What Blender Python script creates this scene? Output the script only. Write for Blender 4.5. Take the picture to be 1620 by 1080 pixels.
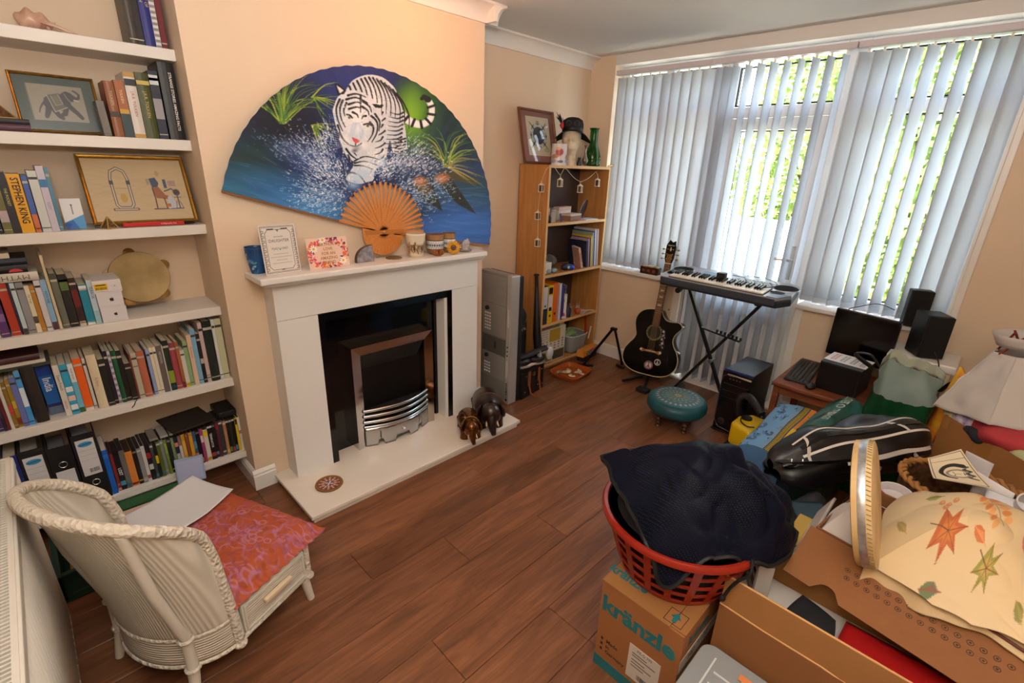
import bpy, math, random
import numpy as np
from mathutils import Vector, Matrix
random.seed(7)
for _o in list(bpy.data.objects): bpy.data.objects.remove(_o)
S = bpy.context.scene
COL = S.collection
PI = math.pi
# ---------------------------------------------------------------- camera
cam = bpy.data.cameras.new('camera'); camo = bpy.data.objects.new('camera', cam); COL.objects.link(camo)
cam.sensor_width = 36.0; cam.lens = 36.0 * 767.38 / 1620.0; cam.clip_start = 0.02
R_ = Matrix(((0.70276106, -0.26519346, 0.66015098), (0.71064913, 0.21832565, -0.66881367), (0.03323712, 0.93915193, 0.34189026)))
camo.matrix_world = Matrix.Translation((2.635, 0.2002, 1.5565)) @ R_.to_4x4()
S.camera = camo
# ---------------------------------------------------------------- world, sun, lights, exposure
W = bpy.data.worlds.new('world'); S.world = W; W.use_nodes = True
bg = W.node_tree.nodes['Background']; bg.inputs[0].default_value = (0.78, 0.88, 1.0, 1); bg.inputs[1].default_value = 10.5
def light(name, kind, energy, color, loc, rot=(0, 0, 0), **kw):
    l = bpy.data.lights.new(name, kind); l.energy = energy; l.color = color
    for k, v in kw.items(): setattr(l, k, v)
    o = bpy.data.objects.new(name, l); COL.objects.link(o); o.location = loc; o.rotation_euler = rot
    return o
light('sun', 'SUN', 48.0, (1, .95, .86), (0, 0, 8), (math.radians(42), 0, math.radians(-24)), angle=0.02)
light('bounced_flash', 'AREA', 72, (1, .96, .92), (2.75, .18, 1.78), (math.radians(180 - 18), 0, math.radians(48)), size=.3)
light('ceiling_bulb', 'POINT', 8, (1, .34, .09), (.86, 1.74, 2.26), shadow_soft_size=.06)
vs = S.view_settings; vs.view_transform = 'Standard'; vs.look = 'None'; vs.gamma = 1; vs.use_curve_mapping = False; vs.exposure = -0.12
# ---------------------------------------------------------------- helpers
def lin(c):
    return c / 12.92 if c <= .04045 else ((c + .055) / 1.055) ** 2.4
def hexc(h):
    return tuple(lin(int(h[i:i + 2], 16) / 255) for i in (0, 2, 4)) + (1,)
MATS = {}
def mat(name, col='cccccc', rough=.6, metal=0, var=0, scale=8, bump=0, bscale=80, col2=None, trans=0, alpha=1, coat=0, spec=.5, stretch=(1, 1, 1), transl=0, ior=1.45, sheen=0, detail=4):
    if name in MATS: return MATS[name]
    m = bpy.data.materials.new(name); m.use_nodes = True; nt = m.node_tree; N = nt.nodes; L = nt.links
    b = N['Principled BSDF']; c = hexc(col)
    b.inputs['Base Color'].default_value = c; b.inputs['Roughness'].default_value = rough; b.inputs['Metallic'].default_value = metal
    b.inputs['Transmission Weight'].default_value = trans; b.inputs['Alpha'].default_value = alpha; b.inputs['Coat Weight'].default_value = coat
    b.inputs['Specular IOR Level'].default_value = spec; b.inputs['IOR'].default_value = ior; b.inputs['Sheen Weight'].default_value = sheen
    tc = None
    if var or col2 or bump:
        tc = N.new('ShaderNodeTexCoord'); mp = N.new('ShaderNodeMapping'); mp.inputs['Scale'].default_value = stretch
        L.new(tc.outputs['Object'], mp.inputs['Vector'])
    if var or col2:
        n = N.new('ShaderNodeTexNoise'); n.inputs['Scale'].default_value = scale; n.inputs['Detail'].default_value = detail
        L.new(mp.outputs[0], n.inputs['Vector'])
        r = N.new('ShaderNodeValToRGB'); r.color_ramp.elements[0].position = .35; r.color_ramp.elements[1].position = .68
        d = hexc(col2) if col2 else tuple(x * (1 - var) for x in c[:3]) + (1,)
        r.color_ramp.elements[0].color = d; r.color_ramp.elements[1].color = c
        L.new(n.outputs['Fac'], r.inputs[0]); L.new(r.outputs[0], b.inputs['Base Color'])
    if bump:
        n2 = N.new('ShaderNodeTexNoise'); n2.inputs['Scale'].default_value = bscale; L.new(mp.outputs[0], n2.inputs['Vector'])
        bp = N.new('ShaderNodeBump'); bp.inputs['Strength'].default_value = bump; bp.inputs['Distance'].default_value = .01
        L.new(n2.outputs['Fac'], bp.inputs['Height']); L.new(bp.outputs[0], b.inputs['Normal'])
    if transl:
        t = N.new('ShaderNodeBsdfTranslucent'); t.inputs[0].default_value = c; mx = N.new('ShaderNodeMixShader'); mx.inputs[0].default_value = transl
        L.new(b.outputs[0], mx.inputs[1]); L.new(t.outputs[0], mx.inputs[2]); L.new(mx.outputs[0], N['Material Output'].inputs[0])
    MATS[name] = m; return m
def C(h, rough=.6, **k):
    return mat('paint_%s_%d_%s' % (h, rough * 100, '_'.join('%s%s' % i for i in sorted(k.items()))), h, rough, **k)
def matc(name, rough=.6, coat=0, bump=0, bscale=200, transl=0):
    """material that takes the print colours stored on the mesh"""
    if name in MATS: return MATS[name]
    m = mat(name, 'ffffff', rough, coat=coat, bump=bump, bscale=bscale); N = m.node_tree.nodes
    a = N.new('ShaderNodeVertexColor'); a.layer_name = 'print'
    m.node_tree.links.new(a.outputs[0], N['Principled BSDF'].inputs['Base Color'])
    return m
class MB:
    def __init__(s): s.v = []; s.f = []
    def add(s, v, f, M=None):
        o = len(s.v)
        s.v += [tuple(M @ Vector(p)) for p in v] if M is not None else [tuple(p) for p in v]
        s.f += [tuple(i + o for i in q) for q in f]; return s
    def bb(s, x0, x1, y0, y1, z0, z1, M=None):
        return s.add([(x0, y0, z0), (x1, y0, z0), (x1, y1, z0), (x0, y1, z0), (x0, y0, z1), (x1, y0, z1), (x1, y1, z1), (x0, y1, z1)],
                     [(0, 3, 2, 1), (4, 5, 6, 7), (0, 1, 5, 4), (1, 2, 6, 5), (2, 3, 7, 6), (3, 0, 4, 7)], M)
    def box(s, c, d, M=None):
        return s.bb(c[0] - d[0] / 2, c[0] + d[0] / 2, c[1] - d[1] / 2, c[1] + d[1] / 2, c[2] - d[2] / 2, c[2] + d[2] / 2, M)
    def tube(s, pts, r, n=10, closed=False, cap=True, M=None, sq=None):
        P = [Vector(p) for p in pts]; k = len(P); R = r if isinstance(r, (list, tuple)) else [r] * k
        v = []; f = []; up = None
        for i in range(k):
            a = P[(i - 1) % k] if (closed or i) else P[0]; b = P[(i + 1) % k] if (closed or i < k - 1) else P[-1]
            t = (b - a).normalized()
            if up is None:
                up = Vector((0, 0, 1)) if abs(t.z) < .9 else Vector((1, 0, 0))
            u = (up - t * up.dot(t))
            u = u.normalized() if u.length > 1e-6 else t.orthogonal().normalized()
            w = t.cross(u); up = u
            for j in range(n):
                an = 2 * PI * j / n + (PI / n if n == 4 else 0)
                v.append(P[i] + (u * math.cos(an) * (sq or 1) + w * math.sin(an)) * R[i])
        for i in range(k if closed else k - 1):
            for j in range(n):
                f.append((i * n + j, i * n + (j + 1) % n, ((i + 1) % k) * n + (j + 1) % n, ((i + 1) % k) * n + j))
        if cap and not closed:
            f.append(tuple(range(n - 1, -1, -1))); f.append(tuple((k - 1) * n + j for j in range(n)))
        return s.add(v, f, M)
    def cyl(s, p0, p1, r0, r1=None, n=16, M=None):
        return s.tube([p0, p1], [r0, r0 if r1 is None else r1], n, M=M)
    def lathe(s, prof, n=24, M=None, sx=1, sy=1):
        v = []; f = []
        for r, z in prof:
            for j in range(n): v.append((r * sx * math.cos(2 * PI * j / n), r * sy * math.sin(2 * PI * j / n), z))
        for i in range(len(prof) - 1):
            for j in range(n): f.append((i * n + j, i * n + (j + 1) % n, (i + 1) * n + (j + 1) % n, (i + 1) * n + j))
        f.append(tuple(range(n - 1, -1, -1))); f.append(tuple((len(prof) - 1) * n + j for j in range(n)))
        return s.add(v, f, M)
    def prism(s, poly, z0, z1, M=None):
        k = len(poly); v = [(x, y, z0) for x, y in poly] + [(x, y, z1) for x, y in poly]
        f = [tuple(range(k - 1, -1, -1)), tuple(range(k, 2 * k))] + [(i, (i + 1) % k, (i + 1) % k + k, i + k) for i in range(k)]
        return s.add(v, f, M)
    def ell(s, c, r, nu=20, nv=12, M=None):
        v = []; f = []
        for i in range(nv + 1):
            th = PI * i / nv
            for j in range(nu): v.append((c[0] + r[0] * math.sin(th) * math.cos(2 * PI * j / nu), c[1] + r[1] * math.sin(th) * math.sin(2 * PI * j / nu), c[2] - r[2] * math.cos(th)))
        for i in range(nv):
            for j in range(nu): f.append((i * nu + j, i * nu + (j + 1) % nu, (i + 1) * nu + (j + 1) % nu, (i + 1) * nu + j))
        return s.add(v, f, M)
    def grid(s, fn, nu, nv, M=None, wrap=False):
        v = [fn(i / nu, j / nv) for j in range(nv + 1) for i in range(nu if wrap else nu + 1)]; k = nu if wrap else nu + 1
        f = [(j * k + i, j * k + (i + 1) % k, (j + 1) * k + (i + 1) % k, (j + 1) * k + i) for j in range(nv) for i in range(nu)]
        return s.add(v, f, M)
    def poly(s, pts, M=None): return s.add(pts, [tuple(range(len(pts)))], M)
def T(x=0, y=0, z=0, rz=0, rx=0, ry=0):
    return Matrix.Translation((x, y, z)) @ Matrix.Rotation(rz, 4, 'Z') @ Matrix.Rotation(ry, 4, 'Y') @ Matrix.Rotation(rx, 4, 'X')
def root_of(o):
    while o.parent: o = o.parent
    return o
def link(name, me, m, parent=None, M=None):
    if m: me.materials.append(m)
    o = bpy.data.objects.new(name, me); COL.objects.link(o)
    if parent: o.parent = parent
    if M is not None: o.matrix_basis = M
    return o
def obj(name, mb, m, parent=None, smooth=None, bevel=0, world=False, M=None, thick=0, sub=0, seg=2):
    """one mesh object; world=True: the vertices are given in room coordinates"""
    v = mb.v
    if world and parent:
        I = root_of(parent).matrix_basis.inverted(); v = [tuple(I @ Vector(p)) for p in v]
    me = bpy.data.meshes.new(name); me.from_pydata(v, [], mb.f); me.validate()
    if smooth is not None:
        me.polygons.foreach_set('use_smooth', [True] * len(me.polygons))
        me.set_sharp_from_angle(angle=math.radians(smooth))
    o = link(name, me, m, parent, M)
    if thick:
        q = o.modifiers.new('thickness', 'SOLIDIFY'); q.thickness = thick; q.offset = 0
    if bevel:
        q = o.modifiers.new('edge', 'BEVEL'); q.width = bevel; q.segments = seg; q.limit_method = 'ANGLE'; q.angle_limit = math.radians(40)
    if sub:
        q = o.modifiers.new('round', 'SUBSURF'); q.levels = sub; q.render_levels = sub
    return o
def thing(name, label, cat, loc=(0, 0, 0), rz=0, group=None, M=None):
    o = bpy.data.objects.new(name, None); COL.objects.link(o); o.empty_display_size = .05
    o.matrix_basis = M if M is not None else T(*loc, rz=rz)
    return tag(o, label, cat, group)
def tag(o, label, cat, group=None):
    o['label'] = label; o['category'] = cat
    if group: o['group'] = group
    return o
def struct(name, mb, m, parent=None, **k):
    o = obj(name, mb, m, parent, **k)
    if not parent: o['kind'] = 'structure'
    return o
def text_mesh(txt, size=1.0, align='CENTER', sx=1.0, shear=0, thick=0.0, spacing=1.0):
    cu = bpy.data.curves.new('lettering', 'FONT'); cu.body = txt; cu.size = size; cu.align_x = align; cu.align_y = 'CENTER'; cu.shear = shear
    cu.offset = thick; cu.space_character = spacing; cu.resolution_u = 2
    o = bpy.data.objects.new('lettering', cu); me = bpy.data.meshes.new_from_object(o)
    bpy.data.objects.remove(o); bpy.data.curves.remove(cu)
    if sx != 1: me.transform(Matrix.Diagonal((sx, 1, 1, 1)))
    me.materials.clear()
    return me
def text(txt, size, m, parent, M, sx=1.0, name='lettering', **k):
    """flat print; M places the local XY plane (reading along +X) in the frame of the parent's root"""
    me = text_mesh(txt, size, sx=sx, **k); me.transform(M)
    return link(name, me, m, parent)
def frame(o, ex, ez):
    """matrix with local X along ex (reading direction), local Y along ez (up of the letters), origin o"""
    ex = Vector(ex).normalized(); ez = Vector(ez); ez = (ez - ex * ez.dot(ex)).normalized(); n = ex.cross(ez)
    return Matrix(((ex.x, ez.x, n.x, o[0]), (ex.y, ez.y, n.y, o[1]), (ex.z, ez.z, n.z, o[2]), (0, 0, 0, 1)))
def copy_tree(o, parent=None):
    c = o.copy(); COL.objects.link(c); c.parent = parent
    for ch in o.children: copy_tree(ch, c)
    return c
# ------------------------------------------------------------- flat print: a small raster painter for pictures, cards, patterns
class Art:
    def __init__(s, w, h, col):
        s.w = w; s.h = h; s.a = np.zeros((h, w, 3), np.float32); s.a[:] = s.c(col)
        s.Y, s.X = np.mgrid[0:h, 0:w].astype(np.float32) + .5
    @staticmethod
    def c(col):
        if isinstance(col, str): return np.array([int(col[i:i + 2], 16) / 255 for i in (0, 2, 4)], np.float32)
        return np.array(col, np.float32)
    def put(s, m, col, sl=(slice(None), slice(None))):
        m = np.clip(m, 0, 1)[..., None]; s.a[sl] = s.a[sl] * (1 - m) + s.c(col) * m
    def win(s, x0, x1, y0, y1):
        return (slice(max(0, int(y0)), max(0, min(s.h, int(y1) + 2))), slice(max(0, int(x0)), max(0, min(s.w, int(x1) + 2))))
    def line(s, pts, r, col, r2=None, alpha=1, soft=.7):
        pts = [tuple(p) for p in pts]; n = len(pts) - 1
        rr = max(r, r2 or r) + 2; xs = [p[0] for p in pts]; ys = [p[1] for p in pts]
        sl = s.win(min(xs) - rr, max(xs) + rr, min(ys) - rr, max(ys) + rr); X = s.X[sl]; Y = s.Y[sl]
        if X.size == 0: return
        m = np.zeros_like(X)
        for i in range(n):
            (x0, y0), (x1, y1) = pts[i], pts[i + 1]; dx, dy = x1 - x0, y1 - y0; q = dx * dx + dy * dy + 1e-9
            t = np.clip(((X - x0) * dx + (Y - y0) * dy) / q, 0, 1); d = np.hypot(X - x0 - t * dx, Y - y0 - t * dy)
            ra = r if r2 is None else r + (r2 - r) * (i + t) / n
            m = np.maximum(m, np.clip((ra - d) / soft + .5, 0, 1))
        s.put(m * alpha, col, sl)
    def fill(s, pts, col, alpha=1):
        xs = [p[0] for p in pts]; ys = [p[1] for p in pts]; sl = s.win(min(xs) - 1, max(xs) + 1, min(ys) - 1, max(ys) + 1)
        X = s.X[sl]; Y = s.Y[sl]
        if X.size == 0: return
        ins = np.zeros(X.shape, bool); k = len(pts)
        for i in range(k):
            x0, y0 = pts[i]; x1, y1 = pts[(i + 1) % k]
            if y0 == y1: continue
            c = ((y0 > Y) != (y1 > Y)) & (X < (x1 - x0) * (Y - y0) / (y1 - y0) + x0); ins ^= c
        s.put(ins * alpha, col, sl)
    def blob(s, x, y, rx, ry, col, alpha=1, ang=0, soft=.15, power=None):
        R = max(rx, ry) * (1 + soft) + 2; sl = s.win(x - R, x + R, y - R, y + R); X = s.X[sl] - x; Y = s.Y[sl] - y
        if X.size == 0: return
        c, n = math.cos(ang), math.sin(ang); d = np.hypot((X * c + Y * n) / rx, (-X * n + Y * c) / ry)
        m = np.clip((1 + soft - d) / (2 * soft), 0, 1) if power is None else np.clip(1 - d, 0, 1) ** power
        s.put(m * alpha, col, sl)
    def rect(s, x0, y0, x1, y1, col, alpha=1): s.fill([(x0, y0), (x1, y0), (x1, y1), (x0, y1)], col, alpha)
    def sample(s, u, v):
        u = np.clip(u, 0, s.w - 1.001); v = np.clip(v, 0, s.h - 1.001); i = u.astype(int); j = v.astype(int); fu = (u - i)[..., None]; fv = (v - j)[..., None]
        a = s.a; return a[j, i] * (1 - fu) * (1 - fv) + a[j, i + 1] * fu * (1 - fv) + a[j + 1, i] * (1 - fu) * fv + a[j + 1, i + 1] * fu * fv
def np_grid(name, P, cols, m, parent=None, M=None, smooth=False):
    """grid mesh from an (nv,nu,3) array of points with print colours (sRGB) of the same shape"""
    nv, nu = P.shape[:2]; idx = np.arange(nu * nv).reshape(nv, nu)
    q = np.stack([idx[:-1, :-1], idx[:-1, 1:], idx[1:, 1:], idx[1:, :-1]], -1).reshape(-1, 4)
    me = bpy.data.meshes.new(name); me.vertices.add(nu * nv); me.vertices.foreach_set('co', P.reshape(-1).astype(np.float32))
    me.loops.add(q.size); me.loops.foreach_set('vertex_index', q.reshape(-1).astype(np.int32))
    me.polygons.add(len(q)); me.polygons.foreach_set('loop_start', np.arange(0, q.size, 4).astype(np.int32)); me.polygons.foreach_set('loop_total', np.full(len(q), 4, np.int32))
    me.update(calc_edges=True); me.validate()
    set_print(me, cols.reshape(-1, 3))
    if smooth: me.polygons.foreach_set('use_smooth', [True] * len(me.polygons))
    return link(name, me, m, parent, M)
def set_print(me, c):
    c = np.clip(c, 0, 1); l = np.where(c <= .04045, c / 12.92, ((c + .055) / 1.055) ** 2.4)
    at = me.color_attributes.new('print', 'FLOAT_COLOR', 'POINT')
    at.data.foreach_set('color', np.concatenate([l, np.ones((len(l), 1))], 1).astype(np.float32).reshape(-1))
def picture(name, art, w, h, parent, M, rough=.5, step=1, coat=0):
    """flat print of size w x h; local X right, Y up, centred, facing +Z of M"""
    nu, nv = max(2, art.w // step), max(2, art.h // step)
    u, v = np.meshgrid(np.linspace(0, 1, nu), np.linspace(0, 1, nv))
    P = np.stack([(u - .5) * w, (.5 - v) * h, np.zeros_like(u)], -1); A = np.array(M)
    P = P @ A[:3, :3].T + A[:3, 3]
    return np_grid(name, P, art.sample(u * (art.w - 1), v * (art.h - 1)), matc('print_%d_%d' % (rough * 100, coat * 100), rough, coat), parent)
# ================================================================ ROOM
ZC = 2.355
wallm = mat('wall_peach', 'e2ccb2', .75, bump=.04, bscale=140, var=.03, scale=2)
whitem = mat('white_gloss', 'eae8e4', .35, var=.03, scale=3)
upvc = mat('white_upvc', 'e8ebee', .3)
ceilm = mat('ceiling_white', 'dcdad6', .85, bump=.03, bscale=60)
def plank_mat():
    m = mat('laminate_walnut', '6a4128', .36); N = m.node_tree.nodes; L = m.node_tree.links; b = N['Principled BSDF']
    tc = N.new('ShaderNodeTexCoord'); oi = N.new('ShaderNodeObjectInfo'); add = N.new('ShaderNodeVectorMath'); add.operation = 'MULTIPLY_ADD'
    mul = N.new('ShaderNodeCombineXYZ')
    for k in range(3): L.new(oi.outputs['Random'], mul.inputs[k])
    add.inputs[1].default_value = (1, 1, 1)
    sc = N.new('ShaderNodeVectorMath'); sc.operation = 'SCALE'; sc.inputs['Scale'].default_value = 37.0; L.new(mul.outputs[0], sc.inputs[0])
    L.new(tc.outputs['Object'], add.inputs[0]); L.new(sc.outputs[0], add.inputs[2])
    mp = N.new('ShaderNodeMapping'); mp.inputs['Scale'].default_value = (9, 1.1, 1); L.new(add.outputs[0], mp.inputs['Vector'])
    n1 = N.new('ShaderNodeTexNoise'); n1.inputs['Scale'].default_value = 1.6; n1.inputs['Detail'].default_value = 7; n1.inputs['Roughness'].default_value = .62; n1.inputs['Distortion'].default_value = 1.2
    L.new(mp.outputs[0], n1.inputs['Vector'])
    r = N.new('ShaderNodeValToRGB'); e = r.color_ramp.elements
    e[0].position = .22; e[0].color = hexc('4f3524'); e[1].position = .78; e[1].color = hexc('946344')
    k = e.new(.42); k.color = hexc('71472f'); k = e.new(.58); k.color = hexc('85563a')
    L.new(n1.outputs['Fac'], r.inputs[0])
    mp2 = N.new('ShaderNodeMapping'); mp2.inputs['Scale'].default_value = (60, 2.2, 1); L.new(add.outputs[0], mp2.inputs['Vector'])
    n2 = N.new('ShaderNodeTexNoise'); n2.inputs['Scale'].default_value = 2.5; n2.inputs['Detail'].default_value = 5; L.new(mp2.outputs[0], n2.inputs['Vector'])
    mr = N.new('ShaderNodeMapRange'); mr.inputs[1].default_value = .3; mr.inputs[2].default_value = .7; mr.inputs[3].default_value = .78; mr.inputs[4].default_value = 1.1; L.new(n2.outputs['Fac'], mr.inputs[0])
    mr2 = N.new('ShaderNodeMapRange'); mr2.inputs[3].default_value = .86; mr2.inputs[4].default_value = 1.1; L.new(oi.outputs['Random'], mr2.inputs[0])
    mu = N.new('ShaderNodeMath'); mu.operation = 'MULTIPLY'; L.new(mr.outputs[0], mu.inputs[0]); L.new(mr2.outputs[0], mu.inputs[1])
    vm = N.new('ShaderNodeVectorMath'); vm.operation = 'SCALE'; L.new(r.outputs[0], vm.inputs[0]); L.new(mu.outputs[0], vm.inputs['Scale']); L.new(vm.outputs[0], b.inputs['Base Color'])
    bp = N.new('ShaderNodeBump'); bp.inputs['Strength'].default_value = .12; bp.inputs['Distance'].default_value = .002; L.new(n2.outputs['Fac'], bp.inputs['Height']); L.new(bp.outputs[0], b.inputs['Normal'])
    return m
floor = struct('floor', MB().bb(-.1, 3.6, -.2, 3.85, -.06, -.012), mat('floor_underlay', '24160e', .9))
pm = plank_mat(); PW = .1865
rows = {8: .90, 7: 1.64, 6: 1.23, 5: .885, 9: 1.30}
pmeshes = {}
for k in range(-1, 20):
    x0 = 1.605 + (k - 8) * PW; x1 = min(x0 + PW, 3.5); x0 = max(x0, 0)
    if x1 - x0 < .02: continue
    y = rows.get(k, random.uniform(-.1, 1.2)) - 1.285 * 2
    while y < 3.65:
        a, b_ = max(y, -.06), min(y + 1.285, 3.66)
        if b_ - a > .03:
            g = .0009; mbp = MB(); d = .0012; sx = (x1 - x0) / 2 - g; sy = (b_ - a) / 2 - g
            mbp.add([(-sx, -sy, -.008), (sx, -sy, -.008), (sx, sy, -.008), (-sx, sy, -.008), (-sx, -sy, -d), (sx, -sy, -d), (sx, sy, -d), (-sx, sy, -d),
                     (-sx + d, -sy + d, 0), (sx - d, -sy + d, 0), (sx - d, sy - d, 0), (-sx + d, sy - d, 0)],
                    [(0, 3, 2, 1), (0, 1, 5, 4), (1, 2, 6, 5), (2, 3, 7, 6), (3, 0, 4, 7), (4, 5, 9, 8), (5, 6, 10, 9), (6, 7, 11, 10), (7, 4, 8, 11), (8, 9, 10, 11)])
            key = (round(sx, 4), round(sy, 4))
            if key not in pmeshes:
                o = obj('plank', mbp, pm, floor); pmeshes[key] = o.data
            else: o = link('plank', pmeshes[key], None, floor)
            o.location = ((x0 + x1) / 2, (a + b_) / 2, 0)
        y += 1.285
struct('ceiling', MB().bb(-.1, 3.6, -.2, 3.85, ZC, ZC + .1), ceilm)
struct('wall_left', MB().bb(-.1, 0, -.2, 3.85, 0, ZC), wallm)
struct('wall_chimney', MB().bb(0, .342, .761, 2.228, 0, ZC), wallm)
struct('wall_near', MB().bb(0, 3.6, -.16, -.06, 0, ZC), wallm)
struct('wall_right', MB().bb(3.5, 3.6, -.06, 3.65, 0, ZC), wallm)
wf = MB(); WX0, WX1 = .225, 2.53; DX0, DX1 = 1.0, 1.80
wf.bb(0, WX0, 3.65, 3.86, 0, ZC).bb(WX1, 3.5, 3.65, 3.86, 0, ZC).bb(WX0, DX0, 3.65, 3.86, 0, .752).bb(DX1, WX1, 3.65, 3.86, 0, .752)
struct('wall_window', wf, wallm)
struct('wall_window_head', MB().bb(WX0, WX1, 3.65, 3.86, 2.285, ZC), ceilm)
struct('trim_14', MB().bb(DX0 + .005, DX1 - .005, 3.655, 3.77, -.012, .012), whitem)
# coving: concave profile along each wall
covm = mat('coving_white', 'e9e4de', .6)
def coving(name, p, q, nrm):
    p = Vector(p); q = Vector(q); n = Vector(nrm); d = .085; prof = [(0, 0), (0, -d), (.012, -d)]
    for i in range(9):
        a = PI / 2 * i / 8; prof.append((d - (d - .012) * math.cos(a) , -d + (d - .012) * math.sin(a)))
    prof += [(d, 0)]
    v = [(e.x + n.x * a, e.y + n.y * a, ZC - .0005 + b) for e in (p, q) for a, b in prof]; k = len(prof)
    mb = MB().add(v, [tuple(range(k)), tuple(range(2 * k - 1, k - 1, -1))] + [(i, i + k, (i + 1) % k + k, (i + 1) % k) for i in range(k)])
    return struct(name, mb, covm, smooth=35)
coving('trim_1', (0, 2.228, 0), (0, 3.65, 0), (1, 0, 0))
coving('trim_2', (.342, .676, 0), (.342, 2.313, 0), (1, 0, 0))
coving('trim_3', (0, 2.228, 0), (.427, 2.228, 0), (0, 1, 0))
coving('trim_4', (0, .761, 0), (.427, .761, 0), (0, -1, 0))
coving('trim_5', (0, -.06, 0), (0, .761, 0), (1, 0, 0))
coving('trim_6', (0, -.06, 0), (3.5, -.06, 0), (0, 1, 0))
# baseboards with a moulded top
def baseboard(name, p, q, nrm, h=.105):
    p = Vector(p); q = Vector(q); n = Vector(nrm); prof = [(0, 0), (.016, 0), (.016, h - .03), (.012, h - .024), (.014, h - .014), (.006, h - .004), (0, h)]
    v = [(e.x + n.x * a, e.y + n.y * a, b) for e in (p, q) for a, b in prof]; k = len(prof)
    return struct(name, MB().add(v, [tuple(range(k)), tuple(range(2 * k - 1, k - 1, -1))] + [(i, i + k, (i + 1) % k + k, (i + 1) % k) for i in range(k)]), whitem, smooth=30)
baseboard('baseboard_chimney', (.342, .745, 0), (.342, .85, 0), (1, 0, 0))
baseboard('baseboard_chimney_return', (.0, .761, 0), (.342, .761, 0), (0, -1, 0))
baseboard('baseboard_chimney_far', (.342, 2.17, 0), (.342, 2.228, 0), (1, 0, 0))
baseboard('baseboard_left', (0, -.06, 0), (0, .761, 0), (1, 0, 0))
baseboard('baseboard_alcove', (0, 2.228, 0), (0, 3.65, 0), (1, 0, 0))
baseboard('baseboard_window', (0, 3.65, 0), (DX0 - .03, 3.65, 0), (0, -1, 0))
baseboard('baseboard_window_right', (DX1 + .04, 3.65, 0), (3.5, 3.65, 0), (0, -1, 0))
baseboard('baseboard_right', (3.5, -.06, 0), (3.5, 3.65, 0), (-1, 0, 0))
# window boards and jamb trims
def sill(name, x0, x1):
    prof = [(3.80, .752), (3.80, .787), (3.618, .787), (3.608, .780), (3.608, .760), (3.616, .752)]
    v = [(x, a, b) for x in (x0, x1) for a, b in prof]; k = 6
    struct(name, MB().add(v, [tuple(range(k)), tuple(range(2 * k - 1, k - 1, -1))] + [(i, i + k, (i + 1) % k + k, (i + 1) % k) for i in range(k)]), whitem)
sill('trim_7', WX0 - .03, DX0 - .01); sill('trim_8', DX1 + .01, WX1 - .1)
struct('trim_9', MB().bb(DX1 - .005, DX1 + .045, 3.638, 3.652, 0, .752), whitem, bevel=.003)
struct('trim_10', MB().bb(DX0 - .045, DX0 + .005, 3.638, 3.652, 0, .752), whitem, bevel=.003)
struct('trim_11', MB().bb(WX1 - .012, WX1 + .0, 3.64, 3.80, .79, 2.285), whitem)
struct('trim_12', MB().bb(WX1, WX1 + .03, 3.641, 3.652, .70, 2.285), whitem, bevel=.003)
# boxed-in ledge under the right end of the window
lb = struct('trim_13', MB().bb(2.36, 2.62, 3.40, 3.65, 0, .63), wallm)
struct('ledge_board', MB().bb(2.345, 2.635, 3.385, 3.65, .63, .672), whitem, lb, bevel=.008)
# glazing: left window, door with a light above, right window
glass = mat('clear_glass', 'ffffff', .0, trans=1, ior=1.02, spec=.1)
gasket = C('17191b', .6)
def frame_rect(mb, x0, x1, z0, z1, w, y0, y1):
    mb.bb(x0, x0 + w, y0, y1, z0, z1).bb(x1 - w, x1, y0, y1, z0, z1).bb(x0 + w, x1 - w, y0, y1, z1 - w, z1).bb(x0 + w, x1 - w, y0, y1, z0, z0 + w)
def pane(parent, x0, x1, z0, z1, y=3.80):
    g = MB(); frame_rect(g, x0 - .004, x1 + .004, z0 - .004, z1 + .004, .008, y - .012, y + .012)
    obj('gasket', g, gasket, parent); obj('glass_pane', MB().bb(x0, x1, y - .004, y + .004, z0, z1), glass, parent)
def window(name, x0, x1, z0, z1, zt, mull=None):
    f = MB(); frame_rect(f, x0, x1, z0, z1, .055, 3.77, 3.84); f.bb(x0 + .055, x1 - .055, 3.77, 3.84, zt - .03, zt + .03)
    if mull: f.bb(mull - .03, mull + .03, 3.77, 3.84, z0 + .055, z1 - .055)
    o = struct(name, f, upvc, bevel=.004); xs = [x0 + .055] + ([mull - .03, mull + .03] if mull else []) + [x1 - .055]
    for i in range(0, len(xs), 2):
        pane(o, xs[i] + .012, xs[i + 1] - .012, z0 + .067, zt - .042); pane(o, xs[i] + .012, xs[i + 1] - .012, zt + .042, z1 - .067)
    return o
window('window_1', WX0, DX0 + .05, .787, 2.285, 1.93, .62)
window('window_2', DX1 - .03, WX1 - .012, .787, 2.285, 1.93)
f = MB(); frame_rect(f, DX0 + .05, DX1 - .03, 0, 2.285, .055, 3.77, 3.84); f.bb(DX0 + .105, DX1 - .085, 3.77, 3.84, 1.90, 1.965)
door = struct('door_1', f, upvc, bevel=.004)
pane(door, 1.12, 1.725, 1.975, 2.20)
lf = MB(); frame_rect(lf, 1.108, 1.712, .06, 1.895, .07, 3.76, 3.82); lf.bb(1.178, 1.642, 3.76, 3.82, .60, .70)
leaf = obj('door_leaf', lf, upvc, door, bevel=.004)
obj('lower_panel', MB().bb(1.178, 1.642, 3.775, 3.81, .13, .60), upvc, door, bevel=.004)
md = MB(); frame_rect(md, 1.22, 1.60, .17, .56, .025, 3.766, 3.776); obj('panel_moulding', md, upvc, leaf, bevel=.003)
pane(door, 1.186, 1.636, .708, 1.817, 3.79)
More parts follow.
